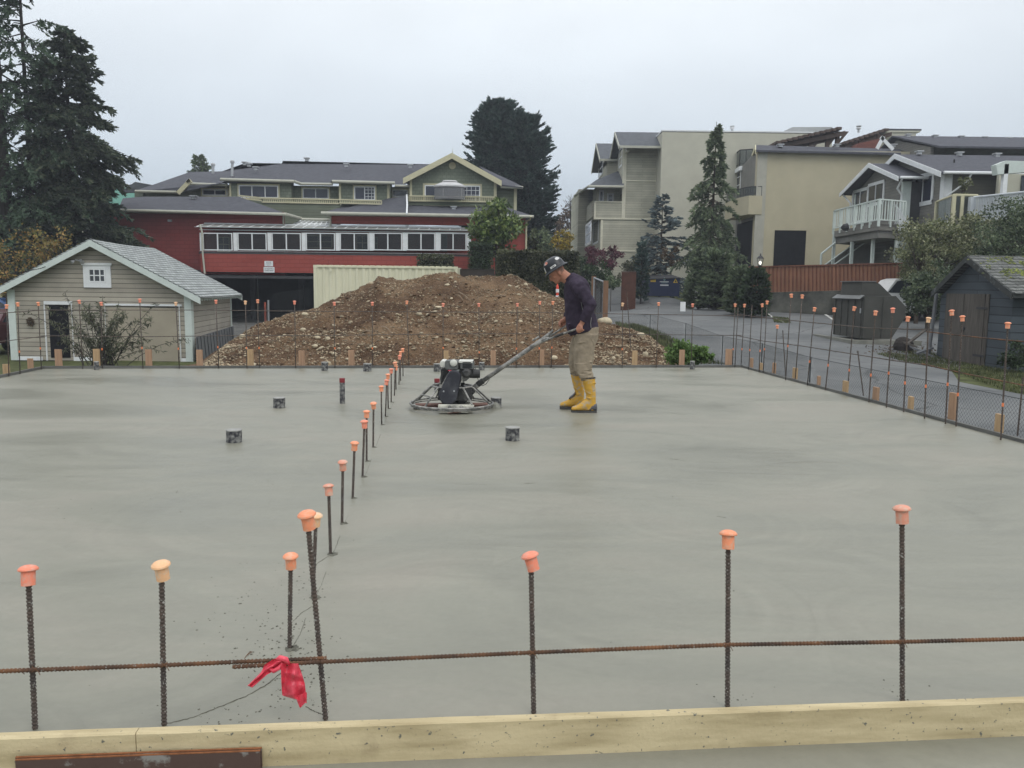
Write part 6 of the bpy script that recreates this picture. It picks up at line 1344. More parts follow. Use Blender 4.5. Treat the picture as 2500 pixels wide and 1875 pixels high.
m_ = MB(); m_.tube([Vector((X1-.5,40.65,zev-.03)), Vector((x_r+1.3,40.65,zev-.03))], .07, 6); m_.tube([Vector((X1-.4,40.65,zev-.08)), Vector((X1-.35,41.2,zev-.5)), Vector((X1-.1,41.25,zev-.8)), Vector((X1-.1,41.25,.6))], .05, 6); m_.tube([Vector((X1-.4,47.8,zev-.1)), Vector((X1-.2,47.2,zev-.6)), Vector((X1-.2,47.2,zev-2.5))], .05, 6); obj('gutter', m_, WHT, t)
wf.window(t, 2084,470,2116,538, WHT, GL, 2,1,.07,.06,.003, WHT,.1, name='patio_door'); wf.window(t, 2121,454,2157,493, WHT, GL, 2,1,.06,.05,.003, WHT,.1)
m_ = MB(); wf.rs(m_, -.0, 1.6, .16, wallz, .003,.05); wf.rs(m_, 5.64, 1.6, 5.8, wallz, .003,.05); m_.box(X1-.05,41.24,1.6,X1+.35,41.297,wallz); obj('corner_boards', m_, WHTG, t)
# main block
X2 = W(2288,700,39.1).x; zwm = W(2290,424,39.1).z; apm = W(2188,379,43.3).z; mf = Fac((X2,39.1),(X2,47.5))
m_ = MB(); m_.extr([Vector((X2,39.1,1.0)),Vector((X2,47.5,1.0)),Vector((X2,47.5,zwm)),Vector((X2,43.3,apm-.1)),Vector((X2,39.1,zwm))], Vector((.2,0,0))); obj('main_wall', m_, BSIDD, t)
m_ = MB(); m_.box(X2+.2,39.1,.5,X2+9,39.3,zwm); obj('main_wall', m_, course('olive_dark_siding', (.14,.137,.11), .15, .7, .12), t)
mf.window(t, 2233,436,2276,492, WHT, GLB, 2,1,.08,.06,.003, WHT,.12)
zem = W(2298,421,38.6).z; m_ = MB()
for yy, zz_ in ((38.5,zem),(48.1,zem)): m_.extr([Vector((X2-.5,43.3,apm+.05)), Vector((X2-.5,yy,zz_)), Vector((X2+10,yy,zz_)), Vector((X2+10,43.3,apm+.05))], Vector((0,0,-.1)))
obj('main_roof', m_, ROOFD, t)
m_ = MB()
for yy in (38.5,48.1): m_.extr([Vector((X2-.503,43.3,apm+.08)), Vector((X2-.503,yy,zem+.02)), Vector((X2-.503,yy,zem-.22)), Vector((X2-.503,43.3,apm-.18))], Vector((-.04,0,0)))
m_.box(X2+.0,39.03,1.2,X2+.32,39.097,zwm); m_.box(X2-.05,39.05,1.2,X2-.003,39.4,zwm); obj('rake_board', m_, WHT, t)
m_ = MB(); m_.tube([Vector((X2-.4,38.45,zem-.02)), Vector((X2+10,38.45,zem-.02))], .07, 6); m_.tube([Vector((X2+.9,38.5,zem-.05)), Vector((X2+.8,38.7,zem-.4)), Vector((X2+.1,38.98,zem-1.0)), Vector((X2+.1,38.98,1.0))], .05, 6); obj('gutter', m_, WHT, t)
# upper roof behind
m_ = MB(); z1_ = W(2154,331,54).z; z2_ = W(2190,366,50).z; xx = W(2154,700,54).x; m_.extr([Vector((xx,54,z1_)), Vector((xx+.3,48.5,z2_)), Vector((xx+16,48.5,z2_)), Vector((xx+16,54,z1_))], Vector((0,0,-.1))); m_.extr([Vector((xx,54,z1_)), Vector((xx,59,z2_)), Vector((xx+16,59,z2_)), Vector((xx+16,54,z1_))], Vector((0,0,-.1))); obj('upper_roof', m_, ROOFD, t)
m_ = MB(); m_.extr([Vector((xx+.3,54,z1_-.3)), Vector((xx+.3,49.5,z2_+.1)), Vector((xx+.3,49.5,3)), Vector((xx+.3,58,3)), Vector((xx+.3,58,z2_+.1))], Vector((.2,0,0))); obj('upper_wall', m_, BSIDD, t)
f = Fac.px(2100,49.5,2300,49.5); m_ = MB(); f.beam(m_, (2154,331),(2184,362),.2,0,.06); f.beam(m_, (2154,331),(2138,361),.2,0,.06); obj('gable_trim', m_, WHT, t)
for px, py, d in ((2217,333,53.5),(2283,335,53.5),(2346,337,53.5),(2403,339,53.5),(2462,341,53.5),(2244,375,43),(2342,378,43),(2434,381,43),(2440,346,53)): vent(t, W(px,py,d), .34, .14)
m_ = MB(); p = W(2329,402,41); m_.tube([p-Vector((0,0,.3)), p+Vector((0,0,.25))], .04, 6); obj('vent_pipe', m_, DBEAM, t)
for px in (1905,2043,2180): vent(RB, W(px,357,52.6), .4, .12)
# deck
dx0 = W(2135,700,38.6).x; yn, yf = 38.6, 44.3; zr = W(2135,488,38.6).z; dxf = W(2027,700,yf).x; zdk = zr-1.05; zband = W(2135,562,38.6).z
Pn, Pf = Vector((dx0,yn,zr)), Vector((dxf,yf,zr)); Pr = Vector((W(2192,700,39.6).x,39.4,zr))
def railing(a, b_, k, zb, glass=False, pw=.09, bw=.04, name='railing'):
    m_ = MB(); u_ = (b_-a); u_.z = 0; L_ = u_.length; u_.normalize(); nn = Vector((u_.y,-u_.x,0))
    m_.extr([a+nn*.04, b_+nn*.04, b_-nn*.04, a-nn*.04], Vector((0,0,.06)))
    m_.extr([a+Vector((0,0,-.92))+nn*.03, b_+Vector((0,0,-.92))+nn*.03, b_+Vector((0,0,-.92))-nn*.03, a+Vector((0,0,-.92))-nn*.03], Vector((0,0,.05)))
    for i in range(k+1):
        q = a.lerp(b_, i/k); wd = pw if i in (0,k) or i % 4 == 0 else bw; m_.obox(q-u_*wd/2-nn*wd/2+Vector((0,0,-1.2 if wd == pw else -.9)), u_*wd, nn*wd, Vector((0,0,1.2 if wd == pw else .9)))
    return obj(name, m_, WHTG, t)
railing(Pn, Pf, 24, zdk, pw=.10); railing(Pn, Pr, 9, zdk)
m_ = MB(); m_.extr([Vector((Pn.x,Pn.y,zdk)), Vector((Pr.x,Pr.y,zdk)), Vector((X1,41.25,zdk)), Vector((X1,46.5,zdk)), Vector((Pf.x+.02,Pf.y,zdk))], Vector((0,0,-.12))); obj('deck_floor', m_, GREY, t)
m_ = MB()
for a, b_ in ((Pn,Pf),(Pn,Pr)):
    m_.extr([Vector((a.x,a.y,zdk-.02)), Vector((b_.x,b_.y,zdk-.02)), Vector((b_.x,b_.y,zband)), Vector((a.x,a.y,zband))], Vector((.08,.08,0)))
obj('deck_skirt', m_, BSIDD, t)
m_ = MB(); m_.extr([Vector((Pn.x+.1,Pn.y+.15,zband+.02)), Vector((Pr.x,Pr.y+.1,zband+.02)), Vector((X1,46,zband+.02)), Vector((Pf.x+.15,Pf.y,zband+.02))], Vector((0,0,-.35))); obj('deck_underside', m_, GREY, t)
for px, d in ((2030,44.2),(2074,42.2),(2125,40),(2181,39.5),(2186,41)):
    m_ = MB(); x = W(px,700,d).x; m_.box(x-.07,d-.07,.0,x+.07,d+.07,zband+.3); obj('post', m_, WHTG, t)
m_ = MB(); m_.box(X1+.1,41.6,.0,X1+1,47,zband); obj('lower_wall', m_, DARK, t)
# outdoor stair to the left, stair to the right
m_ = MB(); a, b_ = W(2005,620,44), W(2040,592,44); m_.tube([Vector((a.x,44,a.z)), Vector((b_.x,44,b_.z))], .05, 6); m_.tube([W(2005,620,44), W(2004,650,44)], .06, 6)
for k in (0,22): m_.tube([W(2012+k,648,43.6), W(2090+k,592,43.6)], .035, 6)
obj('stair_rail', m_, WHTG, t)
m_ = MB(); m_.extr([W(2008,650,44.4), W(2092,592,44.4), W(2130,592,44.4), W(2130,652,44.4)], Vector((0,.1,0))); obj('stair_side', m_, GREY, t)
m_ = MB(); a, b_ = W(2188,504,39.3), W(2225,560,38.2); m_.obox(a, b_-a, Vector((0,.08,0)), Vector((0,0,.1)))
for i in range(9): q = a.lerp(b_, i/9); m_.box(q.x, q.y, q.z-.9, q.x+.04, q.y+.04, q.z)
obj('stair_rail', m_, WHT, t)
m_ = MB(); p = W(2068,556,41.6); m_.lathe(p-Vector((.3,0,0)), [(.05,0),(.16,.1),(.2,.3),(.1,.36)], 12, (1,-.3,.1)); obj('outdoor_lamp', m_, DBEAM, t)
# ================================================================== white balcony at right edge, terrace rail
t = RB = thing('white_balcony', 'white porch with slatted railing at the right edge beyond the olive trees', 'balcony', W(2450,560,36))
a, b_ = W(2377,482,36), W(2495,468,33.5); b_.z = a.z+.0; A_ = Vector(a); zr = a.z; m_ = MB(); B_ = Vector((W(2500,700,33.2).x, 33.2, W(2500,467,33.2).z)); A_.z = zr
m_.tube([A_,B_], .05, 6)
for i in range(34): q = A_.lerp(B_, (i+.5)/34); m_.box(q.x-.02,q.y-.02,q.z-1.0,q.x+.02,q.y+.02,q.z)
m_.tube([A_-Vector((0,0,1)),B_-Vector((0,0,1))], .04, 6); m_.box(A_.x-.16,A_.y-.1,zr-1.15,A_.x+.06,A_.y+.12,zr+.02); obj('railing', m_, mat('pale_blue_white_rail', (.5,.53,.55), .6, .3, 3, .08), t)
m_ = MB(); x = W(2434,700,35.9).x; m_.box(x-.09,35.9,W(2434,476,35.9).z,x+.09,36.1,W(2434,400,35.9).z); obj('post', m_, WHT, t)
f = Fac.px(2300,36,2600,36); m_ = MB(); f.poly(m_, [(2432,402),(2456,392),(2600,396),(2600,412),(2436,426)], -.3,.1); obj('fascia', m_, WHTG, t); m_ = MB(); f.rect(m_, 2440,425,2600,500,-2.4,-2.2); f.rect(m_, 2462,425,2495,500,-1.6,-1.4); obj('wall', m_, STUC, t); m_ = MB(); f.rect(m_, 2495,428,2600,500,-1.39,-1.35); obj('dark_window', m_, GL, t)
t = thing('terrace_rail', 'glass terrace railing with cream top rail right of the grey house', 'railing', W(2330,520,39)); m_ = MB(); q0, q1, q2 = W(2288,484,38.9), W(2330,476,36.2), W(2387,477,36.2); q0.z = q1.z; m_.tube([q0,q1,q2], .05, 6)
for q in (q0,q1,q2,q1+Vector((.35,0,0))): m_.box(q.x-.07,q.y-.05,q.z-1.3,q.x+.07,q.y+.05,q.z)
obj('rail', m_, CRM, t); m_ = MB()
for a, b_ in ((q0,q1),(q1,q2)): m_.extr([a,b_,b_-Vector((0,0,1.0)),a-Vector((0,0,1.0))], Vector((.01,.01,0)))
obj('glass', m_, GLRAIL, t)
m_ = MB(); m_.box(q1.x-.4,36.3,1,q2.x+8,38.4,q1.z-1.3); m_.box(q0.x-.1,38.4,1,q1.x+.4,38.9,q1.z-1.3); obj('terrace', m_, GREY, t)
# ================================================================== brown fence + retaining wall
MFEN = course('red_brown_fence', (.215,.105,.062), 9, .8, .002, brick=.012, bw=.15, vary=.12, ns=1.0)
t = thing('wooden_fence', 'long red brown board fence on top of the stained concrete retaining wall', 'fence', Vector((W(1800,700,38).x,38,.3)))
ff = Fac.px(1790,37.8,2230,38.3); m_ = MB(); A_, B_ = ff.hit(1790,654), ff.hit(2230,643); C_, D_ = ff.hit(2230,704), ff.hit(1790,716); m_.extr([A_,B_,C_,D_], ff.n*-.04)
obj('fence_boards', m_, MFEN, t)
m_ = MB(); 
for i in range(46):
    f_ = i/46; q = D_.lerp(C_, f_); r = A_.lerp(B_, f_); m_.extr([q+ff.n*.003, r+ff.n*.003, r+ff.n*.003+ff.u*.05, q+ff.n*.003+ff.u*.05], ff.n*.02)
obj('battens', m_, mat('dark_red_batten', (.14,.058,.037), .85, .15, 3, .25), t)
m_ = MB(); m_.extr([A_+ff.n*-.07, A_+ff.n*.07, B_+ff.n*.07, B_+ff.n*-.07], Vector((0,0,.05))); obj('top_rail', m_, mat('dark_red_rail', (.17,.075,.05), .85, .15, 3, .25), t)
t = thing('retaining_wall', 'dark stained concrete retaining wall below the red brown fence', 'wall', Vector((D_.x,D_.y,0))); m_ = MB(); m_.extr([D_+Vector((0,0,-.004)), C_+Vector((0,0,-.004)), Vector((C_.x,C_.y,-.3)), Vector((D_.x,D_.y,-.3))], ff.n*.12); obj('wall', m_, mat('stained_concrete', (.045,.047,.042), .9, .15, .8, .4, .004, 40, col2=(.14,.14,.12), thr=(.42,.70)), t)
t = thing('short_fence', 'short red brown fence panel between the maple and the arborvitae', 'fence', W(1535,712,46)); f = Fac.px(1500,46,1570,46); m_ = MB(); f.rect(m_, 1518,664,1552,714,-.05,0,zb=.2); obj('boards', m_, mat('dark_red_brown_boards', (.095,.045,.032), .9, .15, 3, .25), t); m_ = MB(); f.rect(m_, 1517,662,1553,664,-.07,.03); obj('top_rail', m_, MPER, t)
# ================================================================== left background
t = RB = thing('yellow_house', 'pale yellow house with white sash windows at the far left behind the fir trunk', 'house', W(0,760,56)); f = Fac.px(-80,56,60,56); m_ = MB(); f.rect(m_, -90,505,96,760,-6,0,zb=-1); obj('wall', m_, course('pale_yellow_siding', (.36,.33,.20), .16, .75, .12), t); f.window(t, -6,520,22,582, WHT, GL, 1,2,.08,.06,.003, WHT,.08); f.window(t, 2,648,14,672, WHT, GL, 1,1,.08,.06,.003, WHT,.08); f.window(t, 50,520,78,560, WHT, GL, 1,2,.08,.06,.003, WHT,.08)
m_ = MB(); f.poly(m_, [(-100,505),(100,505),(80,496),(-80,496)], -6,.4); obj('roof', m_, GUT, t)
t = thing('teal_roofed_building', 'building with faded turquoise metal roof behind the firs', 'building', W(260,600,72)); f = Fac.px(100,72,400,72); m_ = MB(); f.poly(m_, [(120,500),(205,448),(285,452),(345,480),(345,500)], -5,0); obj('roof', m_, mat('turquoise_metal_roof', (.20,.44,.36), .6, .3, 4, .1, stretch=(6,1,1)), t); m_ = MB(); f.rect(m_, 130,500.5,340,760,-5,-.3,zb=-1); obj('wall', m_, STUC, t)
# ================================================================== shed
random.seed(3)
MBLU = course('blue_grey_shed_boards', (.060,.072,.082), .21, .45, .12, vary=.15); MDOOR = mat('bare_grey_door', (.10,.09,.078), .9, .1, 2.5, .28, .003, 30, stretch=(4,4,.6))
SHX = 12.38; y0s, y1s = 20.4, 23.85; gz = -.6; ex = 1.46
t = thing('shed', 'old blue grey wooden shed with bare plank doors and mossy shingle roof', 'shed', Vector((SHX, 22, gz)))
sf_ = Fac((SHX,y1s),(SHX,y0s)); zwall = 1.32; zap_ = W(2362,629,22.2).z
m_ = MB(); m_.extr([Vector((SHX,y0s,gz)),Vector((SHX,y1s,gz)),Vector((SHX-.0,y1s,zwall)),Vector((SHX,22.25,zap_-.08)),Vector((SHX,y0s,zwall))], Vector((.12,0,0))); m_.box(SHX+.12,y0s,gz,SHX+6,y0s+.1,zwall); m_.box(SHX+.12,y1s-.1,gz,SHX+6,y1s,zwall); obj('walls', m_, MBLU, t)
def dz(px, d): return W(px, 717, d).z
for k, (ya, yb) in enumerate(((23.35,22.55),(22.52,21.55))):
    m_ = MB(); sf_.rs(m_, y1s-ya, gz+.04, y1s-yb, dz(2350,22.4), .003,.045); o = obj('door_leaf', m_, MDOOR, t)
m_ = MB(); sf_.rs(m_, y1s-22.50, .42, y1s-22.38, .50, .046,.075); sf_.rs(m_, y1s-22.46, .20, y1s-22.44, .46, .076,.085); obj('hasp', m_, DBEAM, t)
m_ = MB()
for z_ in (gz+.35, 1.0): sf_.rs(m_, y1s-21.9, z_, y1s-21.4, z_+.06, .046,.055)
obj('hinge', m_, DBEAM, t)
m_ = MB(); sf_.rs(m_, y1s-23.5, gz, y1s-23.37, dz(2350,22.4), .003,.03); sf_.rs(m_, y1s-21.53, gz, y1s-21.38, dz(2350,22.4), .003,.03); obj('door_frame', m_, MDOOR, t)
m_ = MB(); ez_ = 1.40; yo0, yo1 = y0s-.3, y1s+.12
for yy in (yo0, yo1): m_.extr([Vector((SHX-.2,22.25,zap_)), Vector((SHX-.2,yy,ez_)), Vector((SHX+6,yy,ez_)), Vector((SHX+6,22.25,zap_))], Vector((0,0,.06)))
SHR = course('old_grey_shakes', (.14,.145,.135), .075, .35, .3, brick=.014, bw=.2, vary=.35, rough=.95)
obj('roof', m_, SHR, t)
sk = MB(); random.seed(5)
for i in range(520):
    f_ = random.random(); x = random.uniform(SHX-.2, SHX+4.5); y = 22.25+(yo0-22.25)*f_; z = zap_+(ez_-zap_)*f_+.061; sk.obox(Vector((x,y,z)), Vector((.1,0,.0)), Vector((0,-.13,-.07)), Vector((0,.004,.012)))
obj('shakes', sk, SHR, t)['kind'] = 'stuff'
ms = MB()
for i in range(2600):
    u_ = random.gauss(.5,.24); f_ = u_
    x = SHX+1.35+random.gauss(0,.55)+(f_-.5)*.9; 
    if noise.noise(Vector((x*3,f_*5,0))) < -.05 or not .02 < f_ < .98: continue
    y = 22.25+(yo0-22.25)*f_; z = zap_+(ez_-zap_)*f_+.06; blob(ms, Vector((x,y,z)), random.uniform(.02,.05), .7)
obj('moss', ms, leaf('moss', [(.05,.065,.012),(.09,.11,.02),(.14,.155,.035)], tr=0), t)
m_ = MB()
for yy in (yo0, yo1): m_.extr([Vector((SHX-.203,22.25,zap_+.05)), Vector((SHX-.203,yy,ez_+.05)), Vector((SHX-.203,yy,ez_-.12)), Vector((SHX-.203,22.25,zap_-.12))], Vector((-.03,0,0)))
m_.box(SHX-.2, yo0-.03, ez_-.08, SHX+6, yo0-.003, ez_+.05); obj('barge_board', m_, mat('dark_old_board', (.055,.058,.055), .9, .1, 6, .5, col2=(.14,.15,.15), thr=(.55,.7)), t)
m_ = MB()
for i in range(15): f_ = i/15; yy = 22.25+(yo0-22.25)*f_; zz = zap_+(ez_-zap_)*f_-.125; m_.box(SHX-.19,yy-.07,zz-.03,SHX-.15,yy,zz)
obj('rafter_edge', m_, WHT, t)
m_ = MB(); m_.obox(Vector((SHX-.15,24.15,gz)), Vector((.05,0,0)), Vector((0,-.12,0)), Vector((.12,.0,2.1))); tag(obj('leaning_plank', m_, MGW, at=(SHX-.15,24.5,gz)), 'grey plank leaning on the left corner of the blue shed', 'plank')
# junk pile
for i, (a, b_, lb) in enumerate((((2215,845,24.6),(2262,808,25),'weathered board leaning steeply on the junk pile left of the shed'),((2225,850,24.2),(2290,878,23.5),'pale flat board lying in front of the junk pile left of the shed'),((2205,838,24.8),(2240,850,24.2),'short reddish board at the left of the junk pile'),((2240,866,23.8),(2280,852,24),'dark broken board at the right of the junk pile'))):
    m_ = MB(); p, q = W(*a), W(*b_); m_.obox(p, q-p, Vector((0,.12,.02)), Vector((0,.01,.05))); tag(obj('scrap_board', m_, MGW if i % 2 else MDOOR, at=p), lb, 'scrap wood', 'scrap wood beside the shed')
m_ = MB(); p = W(2205,845,25); random.seed(4); stone(m_, (p.x,p.y,p.z), .3,.25,.28, 4, 14, 8); tag(obj('tree_stump', m_, MBARKD, at=p), 'dark rotten stump behind the scrap boards near the metal bin', 'stump')
lt = MB(); random.seed(6)
for i in range(900):
    p = GT(random.gauss(2210,45), random.gauss(862,9)); leafquad(lt, p+Vector((0,0,.03)), (rvec()*Vector((1,1,.2))).normalized(), .05, .07)
struct('leaf_litter', lt, LBRN, kind='stuff')
# ================================================================== dark metal refuse bin on its pad
MBIN = mat('dark_olive_steel', (.058,.058,.050), .7, .35, 1.5, .22, .001, 30); by = 26.6; bz = T(W(2110,700,by).x, by)
x0b, x1b = W(2103,830,by).x, W(2212,760,by).x; yb = by+2.4; zT = W(2103,724,by).z; zB = bz+.16
t = thing('refuse_bin', 'dark olive steel refuse bin with hooded top standing on a kerbed concrete pad', 'refuse bin', Vector(((x0b+x1b)/2,by,bz)))
pf = [(x0b,zB),(x1b-.42,zB),(x1b-.02,W(2212,775,by).z),(x1b,W(2212,750,by).z),(x1b-.36,zT+.03),(x0b,zT)]
m_ = MB(); m_.extr([Vector((x,by,z)) for x, z in pf], Vector((0,yb-by,0))); obj('body', m_, MBIN, t)
m_ = MB()
for k in range(5): y = by+.12+k*(yb-by-.24)/4; m_.box(x0b-.03,y-.02,zB+.03,x0b-.002,y+.02,zT-.1)
obj('side_ribs', m_, MBIN, t)
m_ = MB(); m_.box(x0b+.02,by-.03,zB+.02,x0b+.06,by-.002,zT-.03); m_.box(x0b+.62,by-.03,zB+.02,x0b+.66,by-.002,zT-.03); obj('front_ribs', m_, MBIN, t)
hy0, hy1 = by+.35, by+2.0; zh = W(2104,688,hy0).z
m_ = MB(); m_.extr([Vector((x,hy0,z)) for x, z in ((x0b+.02,zT+.02),(x0b+1.05,zT+.032),(x0b+.62,zh-.05),(x0b+.50,zh),(x0b+.06,zh))], Vector((0,hy1-hy0,0))); obj('hood', m_, MBIN, t)
MLID = mat('worn_lid', (.15,.155,.15), .5, .4, 4, .2)
m_ = MB(); m_.box(x0b+.0,hy0-.03,zh+.002,x0b+.52,hy1+.03,zh+.03); obj('hood_cap', m_, MLID, t)
m_ = MB(); m_.extr([Vector((x0b-.12,by+.05,zT-.09)), Vector((x0b-.12,yb-.05,zT-.09)), Vector((x0b+.04,yb-.05,zT+.03)), Vector((x0b+.04,by+.05,zT+.03))], Vector((0,0,.02))); obj('lid', m_, MLID, t)
m_ = MB(); p = W(2096,758,by); m_.box(x0b-.05,by+.08,p.z-.09,x0b-.031,by+.16,p.z+.07); obj('latch', m_, TIN, t)
zt_ = bz+.14; pad = thing('concrete_pad', 'low kerbed concrete pad under the dark refuse bin', 'pad', Vector((x0b,by,bz)))
m_ = MB(); m_.box(x0b-.35,by-.35,bz-.3,x1b+.2,yb+.4,zt_-.06); obj('slab_base', m_, MC2, pad)
m_ = MB(); m_.extr([Vector((x0b-.55,by-.55,bz-.3)), Vector((x1b+.3,by-.55,bz-.3)), Vector((x1b+.3,by-.35,bz-.3)), Vector((x0b-.35,by-.35,bz-.3)), Vector((x0b-.35,yb+.4,bz-.3)), Vector((x0b-.55,yb+.4,bz-.3))], Vector((0,0,zt_-bz+.3))); obj('kerb', m_, MC2, pad)
# ================================================================== blue dumpster
bf = Fac.px(1586,49,1660,49.4); bzz = T(8.8,49); MNAVY = mat('navy_steel', (.022,.032,.085), .5, .4, 2, .15)
t = thing('dumpster', 'navy blue dumpster with white logo and two yellow stickers at the end of the road', 'dumpster', bf.P(.8, bzz)); m_ = MB(); a0_, zt_ = bf.sz(1586,679); a1_,_ = bf.sz(1660,676)
m_.extr([bf.P(a0_,bzz+.1), bf.P(a1_,bzz+.1), bf.P(a1_,zt_), bf.P(a0_,zt_-.1)], bf.n*-1.3); obj('body', m_, MNAVY, t)
m_ = MB(); m_.extr([bf.P(a0_-.03,zt_-.09,.05), bf.P(a1_+.03,zt_+.01,.05), bf.P(a1_+.03,zt_+.2,-1.35), bf.P(a0_-.03,zt_+.1,-1.35)], Vector((0,0,.05))); obj('lid', m_, DBEAM, t)
MYEL = mat('yellow_sticker', (.62,.42,.05), .5, .4, 5, .08)
m_ = MB(); bf.rect(m_, 1588.5,680.5,1601,688.5,.003,.012); o1 = obj('yellow_label', m_, MYEL, t); m_ = MB(); bf.rect(m_, 1589,682.8,1600.5,684,.013,.016); obj('label_text', m_, MINK, o1)
m_ = MB(); bf.poly(m_, [(1643.5,690.5),(1655,690.5),(1649.3,680)], .003,.012); o1 = obj('warning_triangle', m_, MYEL, t); m_ = MB(); bf.poly(m_, [(1647,689),(1652,689),(1649.5,683.5)], .013,.016); obj('warning_symbol', m_, MINK, o1)
MTEAL = mat('teal_paint', (.25,.42,.42), .5, .4, 5, .08)
m_ = MB(); bf.rect(m_, 1611,687,1632.5,689,.003,.010); bf.rect(m_, 1612,694.5,1632,698,.003,.010); obj('white_stripe', m_, WHT, t); m_ = MB(); m_.lathe(bf.hit(1622,682.5,.003), [(.07,0),(.07,.01)], 14, bf.n); m_.lathe(bf.hit(1622,678.8,.003), [(.03,0),(.03,.008)], 10, bf.n); bf.rect(m_, 1615,690,1630,691.2,.003,.010); obj('logo', m_, MTEAL, t)
# ================================================================== gate, posts, signs, lamp
MPOST = mat('brown_wood_post', (.20,.12,.075), .85, .2, 4, .2, stretch=(4,4,.6)); MSTEEL = mat('galvanised_steel', (.30,.32,.33), .5, .5, 6, .15, metal=.4)
p1, p2 = Vector((W(1449,700,29).x,29,0)), Vector((W(1479,700,24.5).x,24.5,0))
for q, yt, lb in ((p1,674,'wooden gate post nearest the worker behind his back'),(p2,685,'wooden gate post at the road side of the wire gate')):
    m_ = MB(); zt = W(1460,yt,q.y).z; m_.box(q.x-.07,q.y-.07,T(q.x,q.y)-.3,q.x+.07,q.y+.07,zt); tag(obj('gate_post', m_, MPOST, at=(q.x,q.y,T(q.x,q.y))), lb, 'post', 'wooden posts of the wire gate')
def wmesh(mb, a, b_, zlo, zhi, sp, r):
    """diamond wire netting between ground points a,b; zlo/zhi functions of fraction"""
    L_ = (b_-a).length; u_ = (b_-a)/L_; H = zhi(0.5)-zlo(.5); k = int((L_+H)/sp)
    for s_ in (1,-1):
        for i in range(k+1):
            x0 = -H+i*sp if s_ > 0 else i*sp
            pts = []
            for hh in (0,.25,.5,.75,1):
                x = x0+s_*H*hh
                if 0 <= x <= L_: f_ = x/L_; pts.append(a+u_*x+Vector((0,0,zlo(f_)+(zhi(f_)-zlo(f_))*hh)))
            if len(pts) > 1: mb.tube(pts, r, 3, cap=False)
t = thing('wire_gate', 'steel framed chain link gate between the two wooden posts behind the worker', 'gate', Vector((p1.x+.1,p1.y-.1,T(p1.x,p1.y)))); m_ = MB(); g0 = T(p1.x,p1.y)+.08; zh0, zh1 = W(1452,678,28.6).z, W(1471,688,25.6).z; qa, qb = p1+(p2-p1)*.05, p1+(p2-p1)*.85
A_, B_ = Vector((qa.x,qa.y,zh0)), Vector((qb.x,qb.y,zh1)); m_.tube([Vector((qa.x,qa.y,g0)),A_,B_,Vector((qb.x,qb.y,g0)),Vector((qa.x,qa.y,g0))], .03, 7); obj('frame', m_, MSTEEL, t)
m_ = MB(); wmesh(m_, qa, qb, lambda f: g0, lambda f: zh0+(zh1-zh0)*f, .09, .0022); obj('chain_link', m_, DBEAM, t)
# netting fence along the road edge
MNET = mat('dark_netting', (.04,.045,.045), .7, .3, 5, .2)
path = [(1483,24.2,.95),(1590,26.0,.85),(1678,24.0,.80),(1770,20.5,.75),(1868,17.3,.80)]
pts = [(Vector((W(px,700,d).x,d,0)),h) for px,d,h in path]
e_ = pts[-1][0]; pts.append((RE.P((Vector((e_.x,e_.y,0))-RE.A).dot(RE.u)+3.2,0,-.75),.82)); pts[-1][0].z = 0
b_ = RE.P((pts[-1][0]-RE.A).dot(RE.u)+9.0, 0, -.75); b_.z = 0; pts.append((b_,.85))
t = thing('wire_netting_fence', 'low dark wire netting fence along the road outside the right slab edge', 'fence', Vector((pts[0][0].x,pts[0][0].y,-.3)))
for (a,h0),(c,h1) in zip(pts[:-1], pts[1:]):
    m_ = MB(); za, zc = T(a.x,a.y)+.02, T(c.x,c.y)+.02; wmesh(m_, a, c, lambda f: za+(zc-za)*f, lambda f: za+(zc-za)*f+h0+(h1-h0)*f, .055, .0013)
    m_.tube([a+Vector((0,0,za+h0)), c+Vector((0,0,zc+h1))], .004, 4, cap=False); obj('netting', m_, MNET, t)
    
for (a,h) in pts[1:-1]:
    m_ = MB(); z_ = T(a.x,a.y); m_.tube([a+Vector((0,0,z_-.1)), a+Vector((0,0,z_+h+.03))], .012, 6); obj('stake', m_, MNET, t)
# white board hung on the netting, bollards
q = Vector((W(1667,760,23.8).x,23.8,0)); m_ = MB(); z1_, z0_ = W(1667,737,23.8).z, W(1667,760,23.8).z; m_.box(q.x-.075,23.8,z0_,q.x+.075,23.82,z1_); tag(obj('notice_board', m_, WHT, at=(q.x,23.8,z0_)), 'small blank white board hanging on the road side netting', 'board')
for px, yb, yt, m2, lb in ((1678,748,703,MSTEEL,'grey steel bollard at the parking entrance'),(1699,752,708,mat('white_bollard_paint', (.38,.38,.36), .6, .3, 6, .3),'white bollard half hidden by the cedar shrubs')):
    m_ = MB(); gp_ = GT(px,yb); d = gp_.y; x = gp_.x; g0 = gp_.z; zt = W(px,yt,d).z; m_.lathe((x,d,g0-.1), [(.075,0),(.075,zt-g0+.05),(.05,zt-g0+.09)], 12); tag(obj('bollard', m_, m2, at=(x,d,g0)), lb, 'bollard', 'bollards at the parking entrance')
x = W(1361,700,27).x; t = thing('delineator_post', 'orange and white delineator post behind the mound beside the worker', 'marker post', Vector((x,27,-.2))); zt = W(1361,697,27).z
m_ = MB(); m_.lathe((x,27,-.3), [(.05,0),(.045,zt+.25),(.015,zt+.35)], 12); obj('post', m_, mat('orange_plastic', (.65,.07,.035), .5, .4, 6, .1), t); m_ = MB(); m_.lathe((x,27,W(1361,714,27).z), [(.056,0),(.055,.11)], 12); m_.lathe((x,27,W(1361,725,27).z), [(.058,0),(.057,.05)], 12); obj('reflective_band', m_, WHT, t)
